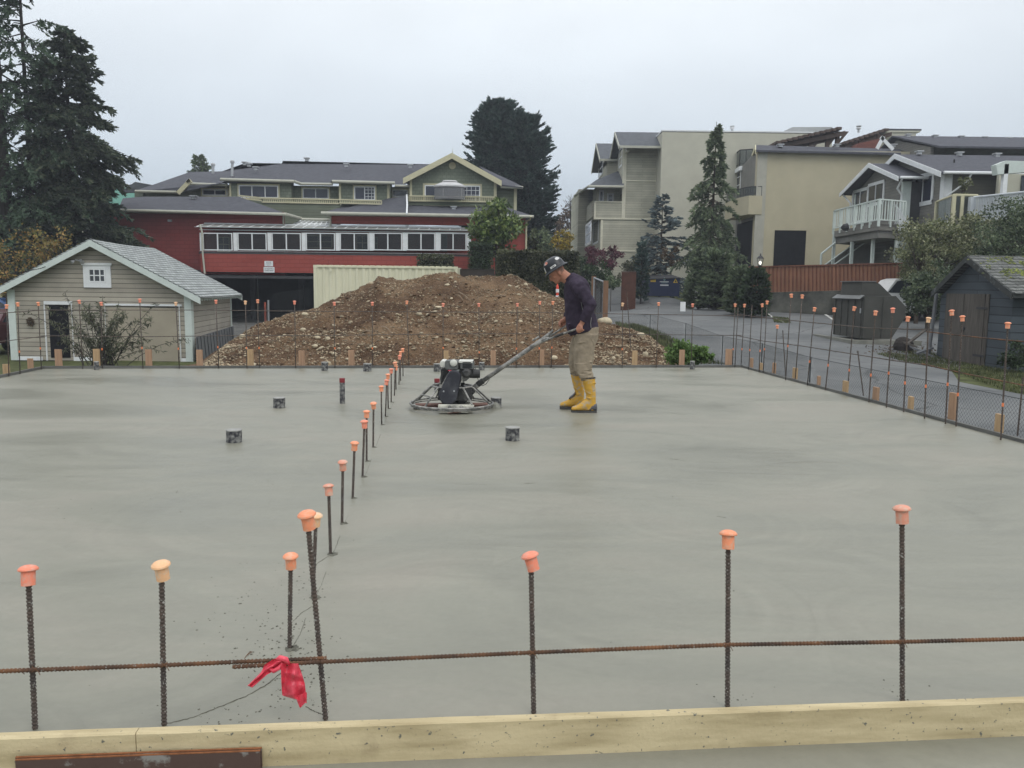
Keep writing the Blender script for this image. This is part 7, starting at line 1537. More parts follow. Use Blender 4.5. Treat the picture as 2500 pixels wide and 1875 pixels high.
LD = 36.6; x = W(1853,700,LD).x; g0 = T(x,LD); t = thing('street_lamp', 'black lantern street lamp with a lit bulb in front of the brown fence', 'lamp', Vector((x,LD,g0))); zt = W(1853,640,LD).z
m_ = MB(); m_.tube([(x,LD,g0),(x,LD,zt-.2)], [.06,.04], 10); obj('pole', m_, DBEAM, t)
m_ = MB(); m_.lathe((x,LD,zt-.22), [(.05,0),(.09,.04),(.10,.07)], 10); m_.lathe((x,LD,zt+.16), [(.17,0),(.10,.08),(.04,.12),(.015,.22)], 10)
for k in range(6): a = k*pi/3; m_.tube([(x+.09*cos(a),LD+.09*sin(a),zt-.15),(x+.15*cos(a),LD+.15*sin(a),zt+.16)], .008, 4)
obj('lantern', m_, DBEAM, t); ml, tr_, b_ = newmat('lamp_bulb'); b_.inputs['Emission Color'].default_value = (1,.97,.85,1); b_.inputs['Emission Strength'].default_value = 1.6; m_ = MB(); m_.ell((x,LD,zt-.03), ((1,0,0),(0,1,0),(0,0,1)), (.055,.055,.08)); obj('bulb', m_, ml, t, True)
x = W(1385,700,70).x; t = thing('street_lamp', 'distant dark lamp post with white head left of the beige building', 'lamp', Vector((x,70,T(x,70)))); m_ = MB(); zt = W(1385,567,70).z; m_.tube([(x,70,0),(x,70,zt-.2)], .07, 8); obj('pole', m_, DBEAM, t); m_ = MB(); m_.lathe((x,70,zt-.2), [(.12,0),(.2,.3),(.1,.5)], 10); obj('lamp_head', m_, WHT, t)
# bits in the carport mouth
for px, d, yt, m2, lb in ((654,37,733,MSTEEL,'grey steel fence post in the carport mouth by the container'),(646,37.4,738,mat('faded_red_post', (.35,.09,.06), .7, .2, 6, .2),'short faded red marker post in the carport mouth')):
    m_ = MB(); x = W(px,700,d).x; g0 = T(x,d); m_.tube([(x,d,g0-.1),(x,d,W(px,yt,d).z)], .045, 8); tag(obj('fence_post', m_, m2, at=(x,d,g0)), lb, 'post')
t = thing('chain_link_fence', 'dark chain link fence in the carport mouth left of the container', 'fence', Vector((W(654,700,37).x,37,-.4))); m_ = MB(); a = Vector((W(654,700,37).x,37,0)); c = Vector((W(770,700,36).x,36,0)); wmesh(m_, a, c, lambda f: -.5, lambda f: W(654,718,37).z+(W(770,700,36).z-W(654,718,37).z)*f, .09, .003); obj('chain_link', m_, MNET, t)
a = Vector((W(563,700,33).x,33,0)); c = Vector((W(654,700,37).x,37,0)); m_ = MB(); wmesh(m_, a, c, lambda f: -.9+.4*f, lambda f: .15+.3*f, .09, .003); obj('chain_link', m_, MNET, t)
# ================================================================== cars
MTYRE = mat('tyre_rubber', (.02,.02,.02), .85, .2, 10, .2); MRIM = mat('rim', (.3,.3,.31), .35, .5, 5, .1, metal=.7)
def carpaint(n_, c): return mat(n_, c, .28, .55, 1, .03)
def car(label, cat, pos, rz, paint, pickup=False, name='parked_car', plate=False, L_=4.5, H=1.5, Wd=1.75):
    t = thing(name, label, cat, pos); M = Matrix.Rotation(rz, 4, 'Z'); 
    def X(v): return M @ Vector(v) + Vector(pos)
    hw = Wd/2; hl = L_/2
    if pickup: low = [(-hl,.35),(hl,.35),(hl,.85),(hl-.15,1.02),(.55,1.05),(-hl,1.05)]; cab = [(-.75,1.05),(.75,1.05),(.25,H-.07),(.0,H),(-.55,H-.01),(-.65,H-.1)]
    else: low = [(-hl+.05,.32),(hl-.05,.32),(hl,.55),(hl-.05,.78),(1.1,.98),(-hl+.12,1.0),(-hl,.75)]; cab = [(-hl+.25,1.0),(1.05,.98),(.35,H-.05),(0,H),(-1.1,H-.02),(-1.6,H-.12)]
    def body(pf, w0, w1, z0_, z1_):
        m_ = MB(); n = len(pf); vs = []
        for s_ in (-1,1):
            for x, z in pf: k = (z-z0_)/(z1_-z0_); vs.append(X((x, s_*(w0+(w1-w0)*k), z)))
        m_.add(vs, [list(range(n)), list(range(2*n-1,n-1,-1))]+[(i+n,(i+1)%n+n,(i+1)%n,i) for i in range(n)]); return m_
    obj('body', body(low, hw*.97, hw, .3, 1.05), paint, t); cb = obj('cab', body(cab, hw*.96, hw*.80, 1.0, H), paint, t)
    c = [(sum(p[0] for p in cab)/len(cab)), (sum(p[1] for p in cab)/len(cab))]
    gl = [((x-c[0])*.84+c[0], (z-c[1])*.74+c[1]) for x, z in cab]; g_ = body(gl, hw*.965+.012, hw*.80+.02, 1.0, H); obj('side_glass', g_, GL, cb)
    for x in (hl*.62, -hl*.62):
        for s_ in (-1,1):
            w_ = MB(); w_.lathe(X((x, s_*(hw-.2), .33)), [(.33,0),(.33,.2),(.22,.215)], 20, M @ Vector((0,s_,0))); wo = obj('wheel', w_, MTYRE, t); w_ = MB(); w_.lathe(X((x, s_*(hw+.0), .33)), [(.21,0),(.20,.025),(.06,.03)], 14, M @ Vector((0,s_,0))); obj('rim', w_, MRIM, wo)
    for s_ in (-1,1):
        m_ = MB(); m_.obox(X((-hl-.012, s_*(hw-.06)-(.12 if s_ > 0 else 0), .82 if pickup else .72)), M @ Vector((.05,0,0)), M @ Vector((0,.12,0)), Vector((0,0,.22))); obj('tail_light', m_, mat('tail_light_red', (.45,.02,.03), .3, .5, 5, .05), t)
        m_ = MB(); m_.obox(X((hl-.06, s_*(hw-.18)-.12, .62)), M @ Vector((.08,0,0)), M @ Vector((0,.24,0)), Vector((0,0,.14))); obj('headlight', m_, WHT, t)
        m_ = MB(); m_.obox(X((.62, s_*(hw+.02)-(0 if s_ > 0 else .18), 1.02)), M @ Vector((.09,0,0)), M @ Vector((0,.18,0)), Vector((0,0,.16))); obj('mirror', m_, paint, t)
    m_ = MB(); m_.obox(X((-hl-.02,-.26,.55)), M @ Vector((.015,0,0)), M @ Vector((0,.52,0)), Vector((0,0,.16))); obj('number_plate', m_, WHT, t)
    return t
x = W(2172,700,34.6).x; car('white pickup truck parked behind the refuse bin, half hidden by bushes', 'pickup truck', (x+.62,35.6,W(2172,679,34.7).z-1.78), pi, carpaint('white_car_paint', (.6,.6,.58)), True, 'pickup_truck', L_=4.3, H=1.78)
car('blue car at the left edge beyond the garage corner', 'car', (W(-10,700,38).x,38,W(0,727,38).z-1.5), radians(15), carpaint('blue_car_paint', (.06,.13,.30)))
car('dark red car with pale number plate at the left edge beside the garage', 'car', (W(-5,700,30.5).x,31.6,W(0,756,30.5).z-1.5), radians(82), carpaint('dark_red_car_paint', (.08,.03,.032)))
# ================================================================== power trowel
random.seed(9)
TY = 9.62
def TP(px, py, dy=0.0): return W(px, py, TY+dy)
c0 = TP(1103, 1000); c0.z = 0; sc = TY/F
t = thing('power_trowel', 'walk-behind power trowel with guard ring, grey engine and long steel handle', 'power trowel', c0)
MTUB = mat('mortar_splashed_steel', (.16,.16,.15), .6, .4, 12, .35, .001, 60, metal=.3, col2=(.36,.35,.32), thr=(.45,.6)); MTD = mat('dark_steel', (.035,.035,.034), .55, .4, 10, .3, .001, 60, col2=(.10,.10,.09), thr=(.55,.7)); MGU = mat('belt_guard_plastic', (.028,.029,.037), .6, .35, 6, .25, .0008, 40, col2=(.075,.078,.085), thr=(.5,.7))
MWE = mat('engine_white', (.58,.58,.52), .45, .45, 9, .1); MGE = mat('engine_grey', (.11,.115,.11), .55, .4, 9, .15); MBL = mat('trowel_blade', (.17,.095,.075), .6, .4, 12, .3); MPL = mat('mortar_crusted_plate', (.56,.55,.47), .7, .3, 9, .2, .002, 40, col2=(.24,.24,.21), thr=(.5,.65))
def XT(px): return TP(px, 950).x
def ZT(py): return TP(1110, py).z
R = .49; yc = c0.y+.0
def rp(a, r=R, z=.07): return Vector((c0.x+r*cos(a), yc+r*sin(a), z))
m_ = MB()
ring = [rp(2*pi*i/48) for i in range(49)]; m_.tube(ring, .0125, 8, cap=False); m_.tube([rp(2*pi*i/48, R-.012, .045) for i in range(49)], .009, 6, cap=False); obj('guard_ring', m_, MTUB, t, True)
top = [rp(2*pi*i/8+pi/8, .24, .275) for i in range(9)]
for k, ang in enumerate((198, 235, 305, 342, 60, 118, 150, 25)):
    a = radians(ang); m_ = MB(); m_.tube([rp(a), rp(a, .27, .265), rp(a, .20, .28)], .0105, 7); obj('guard_strut', m_, MTUB, t, True)
m_ = MB(); m_.tube([rp(radians(198), .25, .275), rp(radians(235), .25, .275), rp(radians(305), .25, .275), rp(radians(342), .25, .275), rp(radians(25), .25, .275), rp(radians(60), .25, .275), rp(radians(118), .25, .275), rp(radians(150), .25, .275), rp(radians(198), .25, .275)], .011, 7); m_.tube([rp(radians(198), .37, .18), rp(radians(235), .37, .18)], .009, 6); obj('guard_top_frame', m_, MTUB, t, True)
for k in range(4):
    a = radians(8+90*k); u_ = Vector((cos(a), sin(a), 0)); v_ = Vector((-sin(a), cos(a), 0)); m_ = MB(); b0 = Vector((c0.x,yc,.012)); m_.obox(b0+u_*.10-v_*.075+Vector((0,0,.0)), u_*.35, v_*.15+Vector((0,0,.014)), Vector((0,0,.004))); bl_ = obj('blade', m_, MBL, t); m_ = MB(); m_.tube([b0+u_*.05+Vector((0,0,.035)), b0+u_*.43+Vector((0,0,.035))], .024, 8); obj('blade_arm', m_, MBL, bl_)
# spider plate / front weight bar
m_ = MB(); p = TP(1070,988,-.38); q = TP(1157,990,-.38); m_.box(p.x, p.y-.02, .055, q.x, p.y+.05, .10); m_.box(p.x+.02, p.y-.035, .018, q.x-.06, p.y-.0205, .09); m_.box(p.x+.05,p.y+.05,.06,q.x-.05,p.y+.5,.075); obj('base_plate', m_, MPL, t)
m_ = MB()
for px in (1098,1126): b0 = TP(px,993,-.42); m_.lathe(b0, [(.018,0),(.018,.02),(.01,.024)], 8, (0,-1,0))
obj('bolt', m_, MTUB, t)
m_ = MB(); m_.lathe((c0.x,yc,.03), [(.11,0),(.12,.05),(.09,.12),(.07,.2)], 16); m_.box(c0.x-.15,yc-.16,.12,c0.x+.24,yc+.16,.26); m_.extr([TP(1120,985,-.1),TP(1135,985,-.1),TP(1160,958,-.1),TP(1150,945,-.1),TP(1112,945,-.1)], Vector((0,.2,0))); obj('gearbox', m_, MTD, t)
# belt guard: rounded teardrop
def teardrop(ca, ra, cb, rb, n_=16):
    A_, B_ = Vector(ca), Vector(cb); d = (B_-A_); L_ = d.length; th = math.acos(max(-1, min(1, (ra-rb)/L_))); base = math.atan2(d.z, d.x); out_ = []
    for i in range(n_+1): a = base+th+(2*pi-2*th)*i/n_; out_.append(Vector((A_.x+ra*cos(a), A_.y, A_.z+ra*sin(a))))
    for i in range(n_+1): a = base-th+2*th*i/n_; out_.append(Vector((B_.x+rb*cos(a), B_.y, B_.z+rb*sin(a))))
    return out_
lo, hi = TP(1094,966,-.24), TP(1108,921,-.24); m_ = MB(); td = teardrop(lo, .108, hi, .080); cc = (lo+hi)/2
m_.extr(td, Vector((0,.10,0))); td2 = [cc+(p-cc)*.93+Vector((0,-.012,0)) for p in td]; n_ = len(td)
m_.add(td+td2, [(i,(i+1)%n_,(i+1)%n_+n_,i+n_) for i in range(n_)]+[list(range(2*n_-1,n_-1,-1))]); bg_ = obj('belt_guard', m_, MGU, t, False)
m_ = MB()
for px, py in ((1083,955.5),(1108.5,955)): m_.lathe(TP(px,py,-.254), [(.011,0),(.008,.007)], 10, (0,-1,0))
obj('bolt', m_, TIN, bg_)
m_ = MB(); a, b_ = TP(1096,911,-.2), TP(1076,947,-.2); m_.obox(a, b_-a, Vector((-.016,0,-.008)), Vector((0,.08,0))); obj('guard_edge', m_, MTUB, bg_)
m_ = MB(); m_.extr([TP(1076,940,-.12),TP(1084,909,-.12),TP(1078,905,-.12),TP(1074,925,-.12)], Vector((0,.2,0))); obj('side_bracket', m_, MTD, t)
# engine
e_ = thing; m_ = MB(); m_.box(XT(1092), TY-.12, ZT(905), XT(1156), TY+.14, ZT(880)+.0); m_.lathe(TP(1147,912,-.05), [(.05,-.05),(.055,.05),(.05,.12)], 16, (1,0,0)); m_.lathe(TP(1140,910,-.14), [(.055,0),(.055,.06),(.03,.08)], 16, (0,-1,0)); m_.box(XT(1078), TY-.1, ZT(932), XT(1126), TY+.12, ZT(900)); eng = obj('engine', m_, MTD, t)
m_ = MB()
for k in range(6): zz = ZT(901+k*2.6); m_.box(XT(1126), TY-.15, zz, XT(1153), TY-.118, zz+.006)
obj('cooling_fins', m_, MTD, eng)
def rbox(mb, x0,y0,z0,x1,y1,z1,r=.015):
    vs = []; 
    pf = []
    for cx, cz, a0 in ((x1-r,z1-r,0),(x0+r,z1-r,pi/2),(x0+r,z0+r,pi),(x1-r,z0+r,3*pi/2)):
        for k in range(4): a = a0+pi/2*k/3; pf.append((cx+r*cos(a), cz+r*sin(a)))
    mb.extr([Vector((x,y0+r*.5,z)) for x,z in pf], Vector((0,y1-y0-r*.5,0))); cx_ = (x0+x1)/2; cz_ = (z0+z1)/2
    f_ = [Vector((cx_+(x-cx_)*.9, y0, cz_+(z-cz_)*.9)) for x,z in pf]; b0 = [Vector((x,y0+r*.5,z)) for x,z in pf]; n = len(pf); mb.add(b0+f_, [((i+1)%n,i,i+n,(i+1)%n+n) for i in range(n)]+[list(range(n,2*n))])
m_ = MB(); rbox(m_, TP(1091.5,0).x, TY-.19, ZT(899), TP(1124.5,0).x, TY-.05, ZT(877), .02); sh = obj('fan_housing', m_, MGE, t)
m_ = MB(); m_.lathe(TP(1107.5,886,-.19), [(.040,0),(.042,.012),(.036,.02),(.01,.023)], 22, (0,-1,0)); obj('recoil_starter', m_, MWE, sh, True)
m_ = MB(); m_.box(XT(1099), TY-.185, ZT(911), XT(1123), TY-.10, ZT(899.3)); br = obj('bracket', m_, mat('grey_bracket', (.22,.23,.22), .6, .4, 8, .1), t); m_ = MB(); m_.box(TP(1099.5,0).x, TY-.189, ZT(901.5), XT(1113), TY-.186, ZT(899.8)); obj('red_label', m_, MRED, br); m_ = MB(); m_.box(XT(1100), TY-.189, ZT(905), XT(1112), TY-.186, ZT(902)); obj('white_label', m_, WHT, br)
m_ = MB(); rbox(m_, XT(1076), TY-.13, ZT(895), XT(1091), TY+.12, ZT(879), .025); obj('fuel_tank', m_, MWE, t)
m_ = MB(); rbox(m_, XT(1125), TY-.15, ZT(898), XT(1157), TY+.12, ZT(883), .012); mu_ = obj('muffler', m_, MGE, t); m_ = MB(); m_.box(TP(1125.5,0).x, TY-.155, ZT(882.7), XT(1155), TY+.1, ZT(878.8)); obj('heat_shield', m_, MWE, mu_)
m_ = MB()
for k in range(5): m_.box(XT(1131), TY-.154, ZT(886+k*2.2), XT(1153), TY-.1505, ZT(886+k*2.2)+.005)
m_.box(XT(1131), TY-.159, ZT(882), XT(1151), TY-.1555, ZT(880.5)); obj('slots', m_, DARK, mu_)
m_ = MB(); m_.extr([TP(1128,916,-.12),TP(1143,915,-.12),TP(1147,922,-.12),TP(1139,930,-.12),TP(1129,933,-.12)], Vector((0,.14,0))); m_.lathe(TP(1137,921,-.12), [(.02,0),(.015,.02)], 12, (0,-1,0)); obj('crankcase', m_, MTUB, t)
m_ = MB(); m_.tube([TP(1127,941,-.05), TP(1134,934,-.05)], .012, 7); m_.tube([TP(1130,934,-.02), TP(1128,945,-.02)], .02, 7); obj('throttle_mount', m_, MTD, t)
# handle
m_ = MB(); hA, hB = TP(1153,950,.02), TP(1173,934,.02); hC = TP(1342,817,-.02); m_.tube([hA, hB+(hB-hA)*.1], .032, 12); m_.extr([TP(1122,947,-.04),TP(1152,943,-.04),TP(1157,953,-.04),TP(1132,962,-.04),TP(1118,956,-.04)], Vector((0,.12,0))); obj('handle_socket', m_, MTUB, t)
m_ = MB(); d_ = (hC-hB).normalized(); m_.tube([hB-d_*.03, hC], .0255, 14); han = obj('handle_tube', m_, MTUB, t, True)
m_ = MB(); m_.tube([hB-d_*.045, hB+d_*.04], .035, 12); obj('clamp_collar', m_, MTD, han)
k1 = TP(1322,833,-.02); m_ = MB(); m_.tube([TP(1296,846,-.03), k1, TP(1340,825,-.1)], [.02,.024,.016], 9); m_.tube([TP(1310,838,.04), TP(1345,812,.06)], .018, 8); m_.tube([TP(1300,832,-.05), TP(1316,822,-.05)], .012, 7); m_.tube([TP(1336,820,-.06), TP(1350,806,-.04)], .013, 7); obj('handle_joint', m_, MTUB, han)
HN = TP(1409,802.5,-.33); HF = TP(1379,797,.16)
m_ = MB(); m_.tube([TP(1326,834,-.06), TP(1352,823,-.19), HN, HN+(HN-TP(1352,823,-.19)).normalized()*.06], .0115, 8); obj('handle_grip', m_, MTUB, han, True)
m_ = MB(); m_.tube([TP(1330,829,.02), TP(1352,815,.09), HF, HF+Vector((.04,0,.02))], .0115, 8); obj('handle_grip', m_, MTUB, han, True)
m_ = MB(); m_.tube([TP(1355,822,-.20), TP(1376,814,-.25)], .016, 9); obj('rubber_sleeve', m_, MTD, han)
m_ = MB(); m_.tube([TP(1160,897,-.05), TP(1164,915,-.06), TP(1168,930,-.02)], .004, 6); m_.tube([TP(1172,938,-.03), TP(1178,942,-.05), TP(1186,938,-.06), TP(1195,926,-.05)], .004, 6); m_.tube([TP(1163,948,-.03), TP(1162,961,-.03)], .004, 6); obj('control_cable', m_, MTD, t, True)
# ================================================================== worker
def P(px, py, Y): return W(px, py, Y)
fwd_a = Vector((-.83,0,-.56)); upa = Vector((-.56,0,.83)); sidea = Vector((0,1,0))
SK = mat('weathered_skin', (.36,.165,.105), .6, .35, 9, .14, .0008, 60, objrand=0); 
YB = 9.55
t = thing('person', 'worker in black hard hat, dark shirt, khaki trousers and yellow boots guiding the power trowel', 'person', Vector((P(1420,1003,YB).x, YB, 0)))
def remesh(o, vox, sm=4, fac=.5):
    a = o.modifiers.new('r', 'REMESH'); a.mode = 'VOXEL'; a.voxel_size = vox; a.use_smooth_shade = True
    b = o.modifiers.new('s', 'SMOOTH'); b.factor = fac; b.iterations = sm
b = MB(); I3 = (fwd_a, sidea, upa)
hc = P(1357,660,YB+.01)
b.ell(hc, I3, (.098,.078,.108), 20, 14); b.ell(hc-upa*.065+fwd_a*.022, I3, (.066,.060,.075), 16, 10)      # skull, face
b.ell(hc-upa*.118+fwd_a*.055, I3, (.034,.038,.026), 12, 8)                                                # chin
b.tube([hc-upa*.055+fwd_a*.035+sidea*-.045, hc-upa*.115+fwd_a*.05+sidea*-.02], .024, 8); b.tube([hc-upa*.055+fwd_a*.035+sidea*.045, hc-upa*.115+fwd_a*.05+sidea*.02], .024, 8)
b.tube([hc-upa*.015+fwd_a*.088, hc-upa*.045+fwd_a*.104, hc-upa*.062+fwd_a*.110, hc-upa*.07+fwd_a*.085], [.010,.013,.017,.012], 8)   # nose
b.ell(hc-upa*.005+fwd_a*.082, I3, (.016,.055,.013), 10, 6)                                                # brow
b.ell(hc-upa*.088+fwd_a*.083, I3, (.014,.026,.008), 10, 6); b.ell(hc-upa*.102+fwd_a*.080, I3, (.013,.022,.008), 10, 6)   # lips
for s_ in (-1,1):
    b.ell(hc-upa*.045-fwd_a*.012+sidea*s_*.079, (fwd_a,sidea,upa), (.020,.012,.034), 12, 8)               # ears
    b.ell(hc-upa*.052+fwd_a*.060+sidea*s_*.038, I3, (.025,.022,.022), 10, 6)                              # cheek
nk0, nk1 = hc-upa*.075-fwd_a*.030, P(1393,686,YB)
b.tube([nk0, nk0.lerp(nk1,.5)+Vector((0,0,.0)), nk1, P(1404,716,YB)], [.068,.068,.074,.09], 16)
# torso core and legs (continuous, under the clothes)
def U(px, py): return P(px, py, YB)
b.loft([(P(1433,822,YB), Vector((.13,0,0)), Vector((0,.15,0))), (P(1424,785,YB), Vector((.12,0,0)), Vector((0,.145,0))), (P(1412,745,YB), Vector((.125,0,0)), Vector((0,.16,0))), (P(1404,708,YB), Vector((.10,0,.0)), Vector((0,.17,0))), (P(1402,694,YB), Vector((.07,0,0)), Vector((0,.10,0)))], 20)
for y_, pts_, rr in ((YB-.10, [(1432,822),(1428,865),(1430,908),(1440,955),(1444,985)], [.105,.088,.060,.042,.032]), (YB+.14, [(1428,822),(1410,865),(1406,905),(1410,945),(1413,975)], [.105,.085,.058,.040,.030])):
    b.tube([P(x,y,y_) for x,y in pts_], rr, 12)
# arms
HNc = TP(1417,803,-.35); HFc = TP(1373,791,.17)
nA = [P(1413,702,YB-.20), P(1443,745,YB-.30), HNc+Vector((.012,.01,.055))]; fA = [P(1404,702,YB+.20), P(1400,752,YB+.27), HFc+Vector((.03,.0,.05))]
b.tube([nA[0], nA[0].lerp(nA[1],.5), nA[1], nA[1].lerp(nA[2],.5), nA[2]], [.06,.052,.042,.038,.028], 12); b.tube([fA[0], fA[0].lerp(fA[1],.5), fA[1], fA[1].lerp(fA[2],.5), fA[2]], [.06,.052,.042,.038,.028], 12)
def hand(b, wrist, c, gd, out_, k=1.0):
    """fist round a bar: gd grip direction, out_ towards the knuckle side"""
    gd = gd.normalized(); out_ = (out_-gd*out_.dot(gd)).normalized(); v = gd.cross(out_).normalized()
    if v.z < 0: v = -v
    palm = c+v*.028; b.tube([wrist, wrist.lerp(palm,.5), palm], [.028,.030,.034], 12); b.ell(palm, (gd,out_,v), (.042,.028,.024), 12, 8)
    for i, (o_, L_, r_) in enumerate(((-.033,.9,.0105),(-.011,1.0,.011),(.011,.97,.0105),(.032,.82,.009))):
        q = c+gd*o_; pts = []
        for a in (70,30,-15,-60,-105,-145): ra = radians(a); rad_ = .027*L_; pts.append(q+v*rad_*sin(ra)*1.05+out_*rad_*cos(ra))
        b.tube(pts, [r_*1.08,r_*1.05,r_,r_*1.03,r_*.93,r_*.8], 10)
    th = [palm-gd*.030-out_*.012, c-gd*.045-out_*.026+v*.004, c-gd*.038-out_*.012-v*.024, c-gd*.022+out_*.008-v*.032]; b.tube(th, [.015,.013,.012,.0095], 10)
gn = HN-TP(1352,823,-.19); gfd = HF-TP(1352,815,.09)
hand(b, nA[2], HNc-Vector((0,0,.005)), gn, Vector((0,-1,0))); hand(b, fA[2], HFc, gfd, Vector((0,1,0)))
bo = obj('body', b, SK, t); remesh(bo, .0062, 3, .5)
# eyes
for s_ in (-1,1): m_ = MB(); m_.ell(hc-upa*.024+fwd_a*.083+sidea*s_*.031, I3, (.010,.013,.008), 12, 8); obj('eye', m_, mat('eye', (.20,.17,.15), .2, .5, 5, .1), t, True)
# hair (grey, short) at the nape and temples
m_ = MB(); random.seed(77)
for i in range(1500):
    v = rvec(); v = Vector((v.x, v.y, v.z)); loc = (-abs(v.x)*.9+.02, v.y, v.z)
    if loc[2] > .45 or loc[2] < -.62 or (loc[0] > -.25 and abs(v.y) < .7): continue
    p = hc+fwd_a*loc[0]*.104+sidea*loc[1]*.083+upa*loc[2]*.112; leafquad(m_, p, (-upa+rvec()*.4).normalized(), .004, .013)
obj('hair', m_, mat('grey_hair', (.22,.20,.18), .8, .3, 30, .35), t)
# shirt
MSH = mat('dark_plum_shirt', (.040,.031,.047), .9, .15, 6, .4, .010, 16)
b = MB()
def row(xl, yl, xr, yr, hy, Y=YB):
    A_, B_ = P(xl,yl,Y), P(xr,yr,Y); return ((A_+B_)/2, (B_-A_)/2, Vector((0,hy,0)))
b.loft([row(1392,820,1462,800,.175), row(1388,812,1461,796,.18), row(1383,800,1460,788,.178), row(1381,785,1456,776,.172), row(1380,768,1450,762,.175), row(1379,748,1446,745,.185), row(1377,730,1443,726,.20), row(1376,714,1441,706,.212), row(1377,704,1438,692,.21), row(1378,697,1430,681,.185), row(1378,692,1417,672,.135), row(1377,690,1404,667,.088), row(1376,689,1400,666,.075)], 28)
def sleeve(pts, rr): 
    n_ = []; r2_ = []
    for i in range(len(pts)-1):
        for k in range(6): f_ = k/6; n_.append(pts[i].lerp(pts[i+1], f_)); r2_.append((rr[i]+(rr[i+1]-rr[i])*f_)*(1+.05*sin(len(n_)*2.1)))
    n_.append(pts[-1]); r2_.append(rr[-1]); b.tube(n_, r2_, 16)
nw = nA[1].lerp(nA[2], .86); sleeve([P(1406,695,YB-.13), nA[0]+Vector((.005,0,0)), nA[0].lerp(nA[1],.5), nA[1]+Vector((.0,0,0)), nA[1].lerp(nA[2],.5), nw], [.08,.085,.078,.068,.060,.045])
fw_ = fA[1].lerp(fA[2], .86); sleeve([P(1402,697,YB+.13), fA[0], fA[0].lerp(fA[1],.5), fA[1], fA[1].lerp(fA[2],.5), fw_], [.08,.082,.072,.064,.056,.045])
for i in range(16):   # hanging hem folds at the front
    x = 1384+i*1.6; b.tube([P(x+2,790,YB-.16+i*.02), P(x+3,812+4*sin(i),YB-.165+i*.021)], [.018,.012], 6)
so_ = obj('shirt', b, MSH, t); remesh(so_, .009, 3, .5)
dd = so_.modifiers.new('d', 'DISPLACE'); tx = bpy.data.textures.new('folds', 'CLOUDS'); tx.noise_scale = .09; dd.texture = tx; dd.strength = .022; dd.mid_level = .5
m_ = MB(); m_.tube([P(1417,728,YB-.27), P(1420,745,YB-.225), P(1424,765,YB-.2), P(1427,775,YB-.2)], .004, 5); m_.tube([P(1444,775,YB-.17), P(1442,790,YB-.175), P(1443,800,YB-.175)], .004, 5); obj('piping', m_, mat('grey_piping', (.28,.27,.27), .8, .2, 5, .1), t)
m_ = MB(); q = P(1397,684,YB); ax_ = (P(1391,672,YB)-P(1403,700,YB)).normalized(); m_.lathe(P(1387,677,YB), [(.076,-.014),(.073,.006),(.068,.009)], 20, (P(1372,664,YB)-P(1387,680,YB)).normalized()); obj('collar', m_, MSH, t, True)
# trousers
MTR = mat('dusty_khaki_trousers', (.275,.228,.165), .9, .12, 7, .26, .008, 22)
b = MB(); b.loft([row(1404,802,1461,796,.165), row(1402,812,1462,806,.172), row(1401,826,1461,824,.172), row(1402,838,1456,838,.165)], 24)
def leg(Y, rows_):
    b.loft([((P(a,y,Y)+P(c,y+sl,Y))/2, (P(c,y+sl,Y)-P(a,y,Y))/2, Vector((0,h,0))) for a,y,c,sl,h in rows_], 20)
leg(YB-.10, [(1404,815,1460,0,.10),(1403,832,1457,2,.105),(1401,850,1452,0,.105),(1400,866,1451,0,.102),(1400,882,1449,0,.098),(1401,895,1446,0,.092),(1403,905,1445,0,.085),(1408,913,1449,0,.082),(1414,919,1450,2,.076),(1417,924,1451,-2,.072),(1419,931,1448,-8,.06)])
leg(YB+.12, [(1398,822,1446,0,.10),(1392,840,1438,0,.103),(1389,860,1434,0,.10),(1388,878,1430,0,.096),(1389,893,1425,0,.09),(1391,904,1422,0,.082),(1394,912,1421,0,.076),(1396,917,1418,0,.066)])
random.seed(14)
for k in range(13):
    f_ = k/13; y = 888+f_*36; Yc = YB-.10; b.tube([P(1403+10*f_+random.uniform(-1,3),y,Yc-.088+.02*f_), P(1424,y+random.uniform(-5,5),Yc-.094+.012*f_), P(1446,y-random.uniform(-2,9),Yc-.08+.01*f_)], [.008,.0095,.007], 6)
for k in range(6): f_ = k/6; y = 893+f_*20; b.tube([P(1392,y,YB+.05), P(1404,y+random.uniform(-4,4),YB+.04), P(1418,y+random.uniform(-4,4),YB+.05)], .008, 6)
b.tube([P(1440,820,YB-.185), P(1447,832,YB-.19), P(1452,843,YB-.17)], .009, 6); b.tube([P(1402,838,YB-.2), P(1428,835,YB-.205), P(1440,830,YB-.195)], .005, 6)
to = obj('trousers', b, MTR, t); remesh(to, .0075, 2, .5)
dd = to.modifiers.new('d', 'DISPLACE'); dd.texture = tx; dd.strength = .014; dd.mid_level = .5
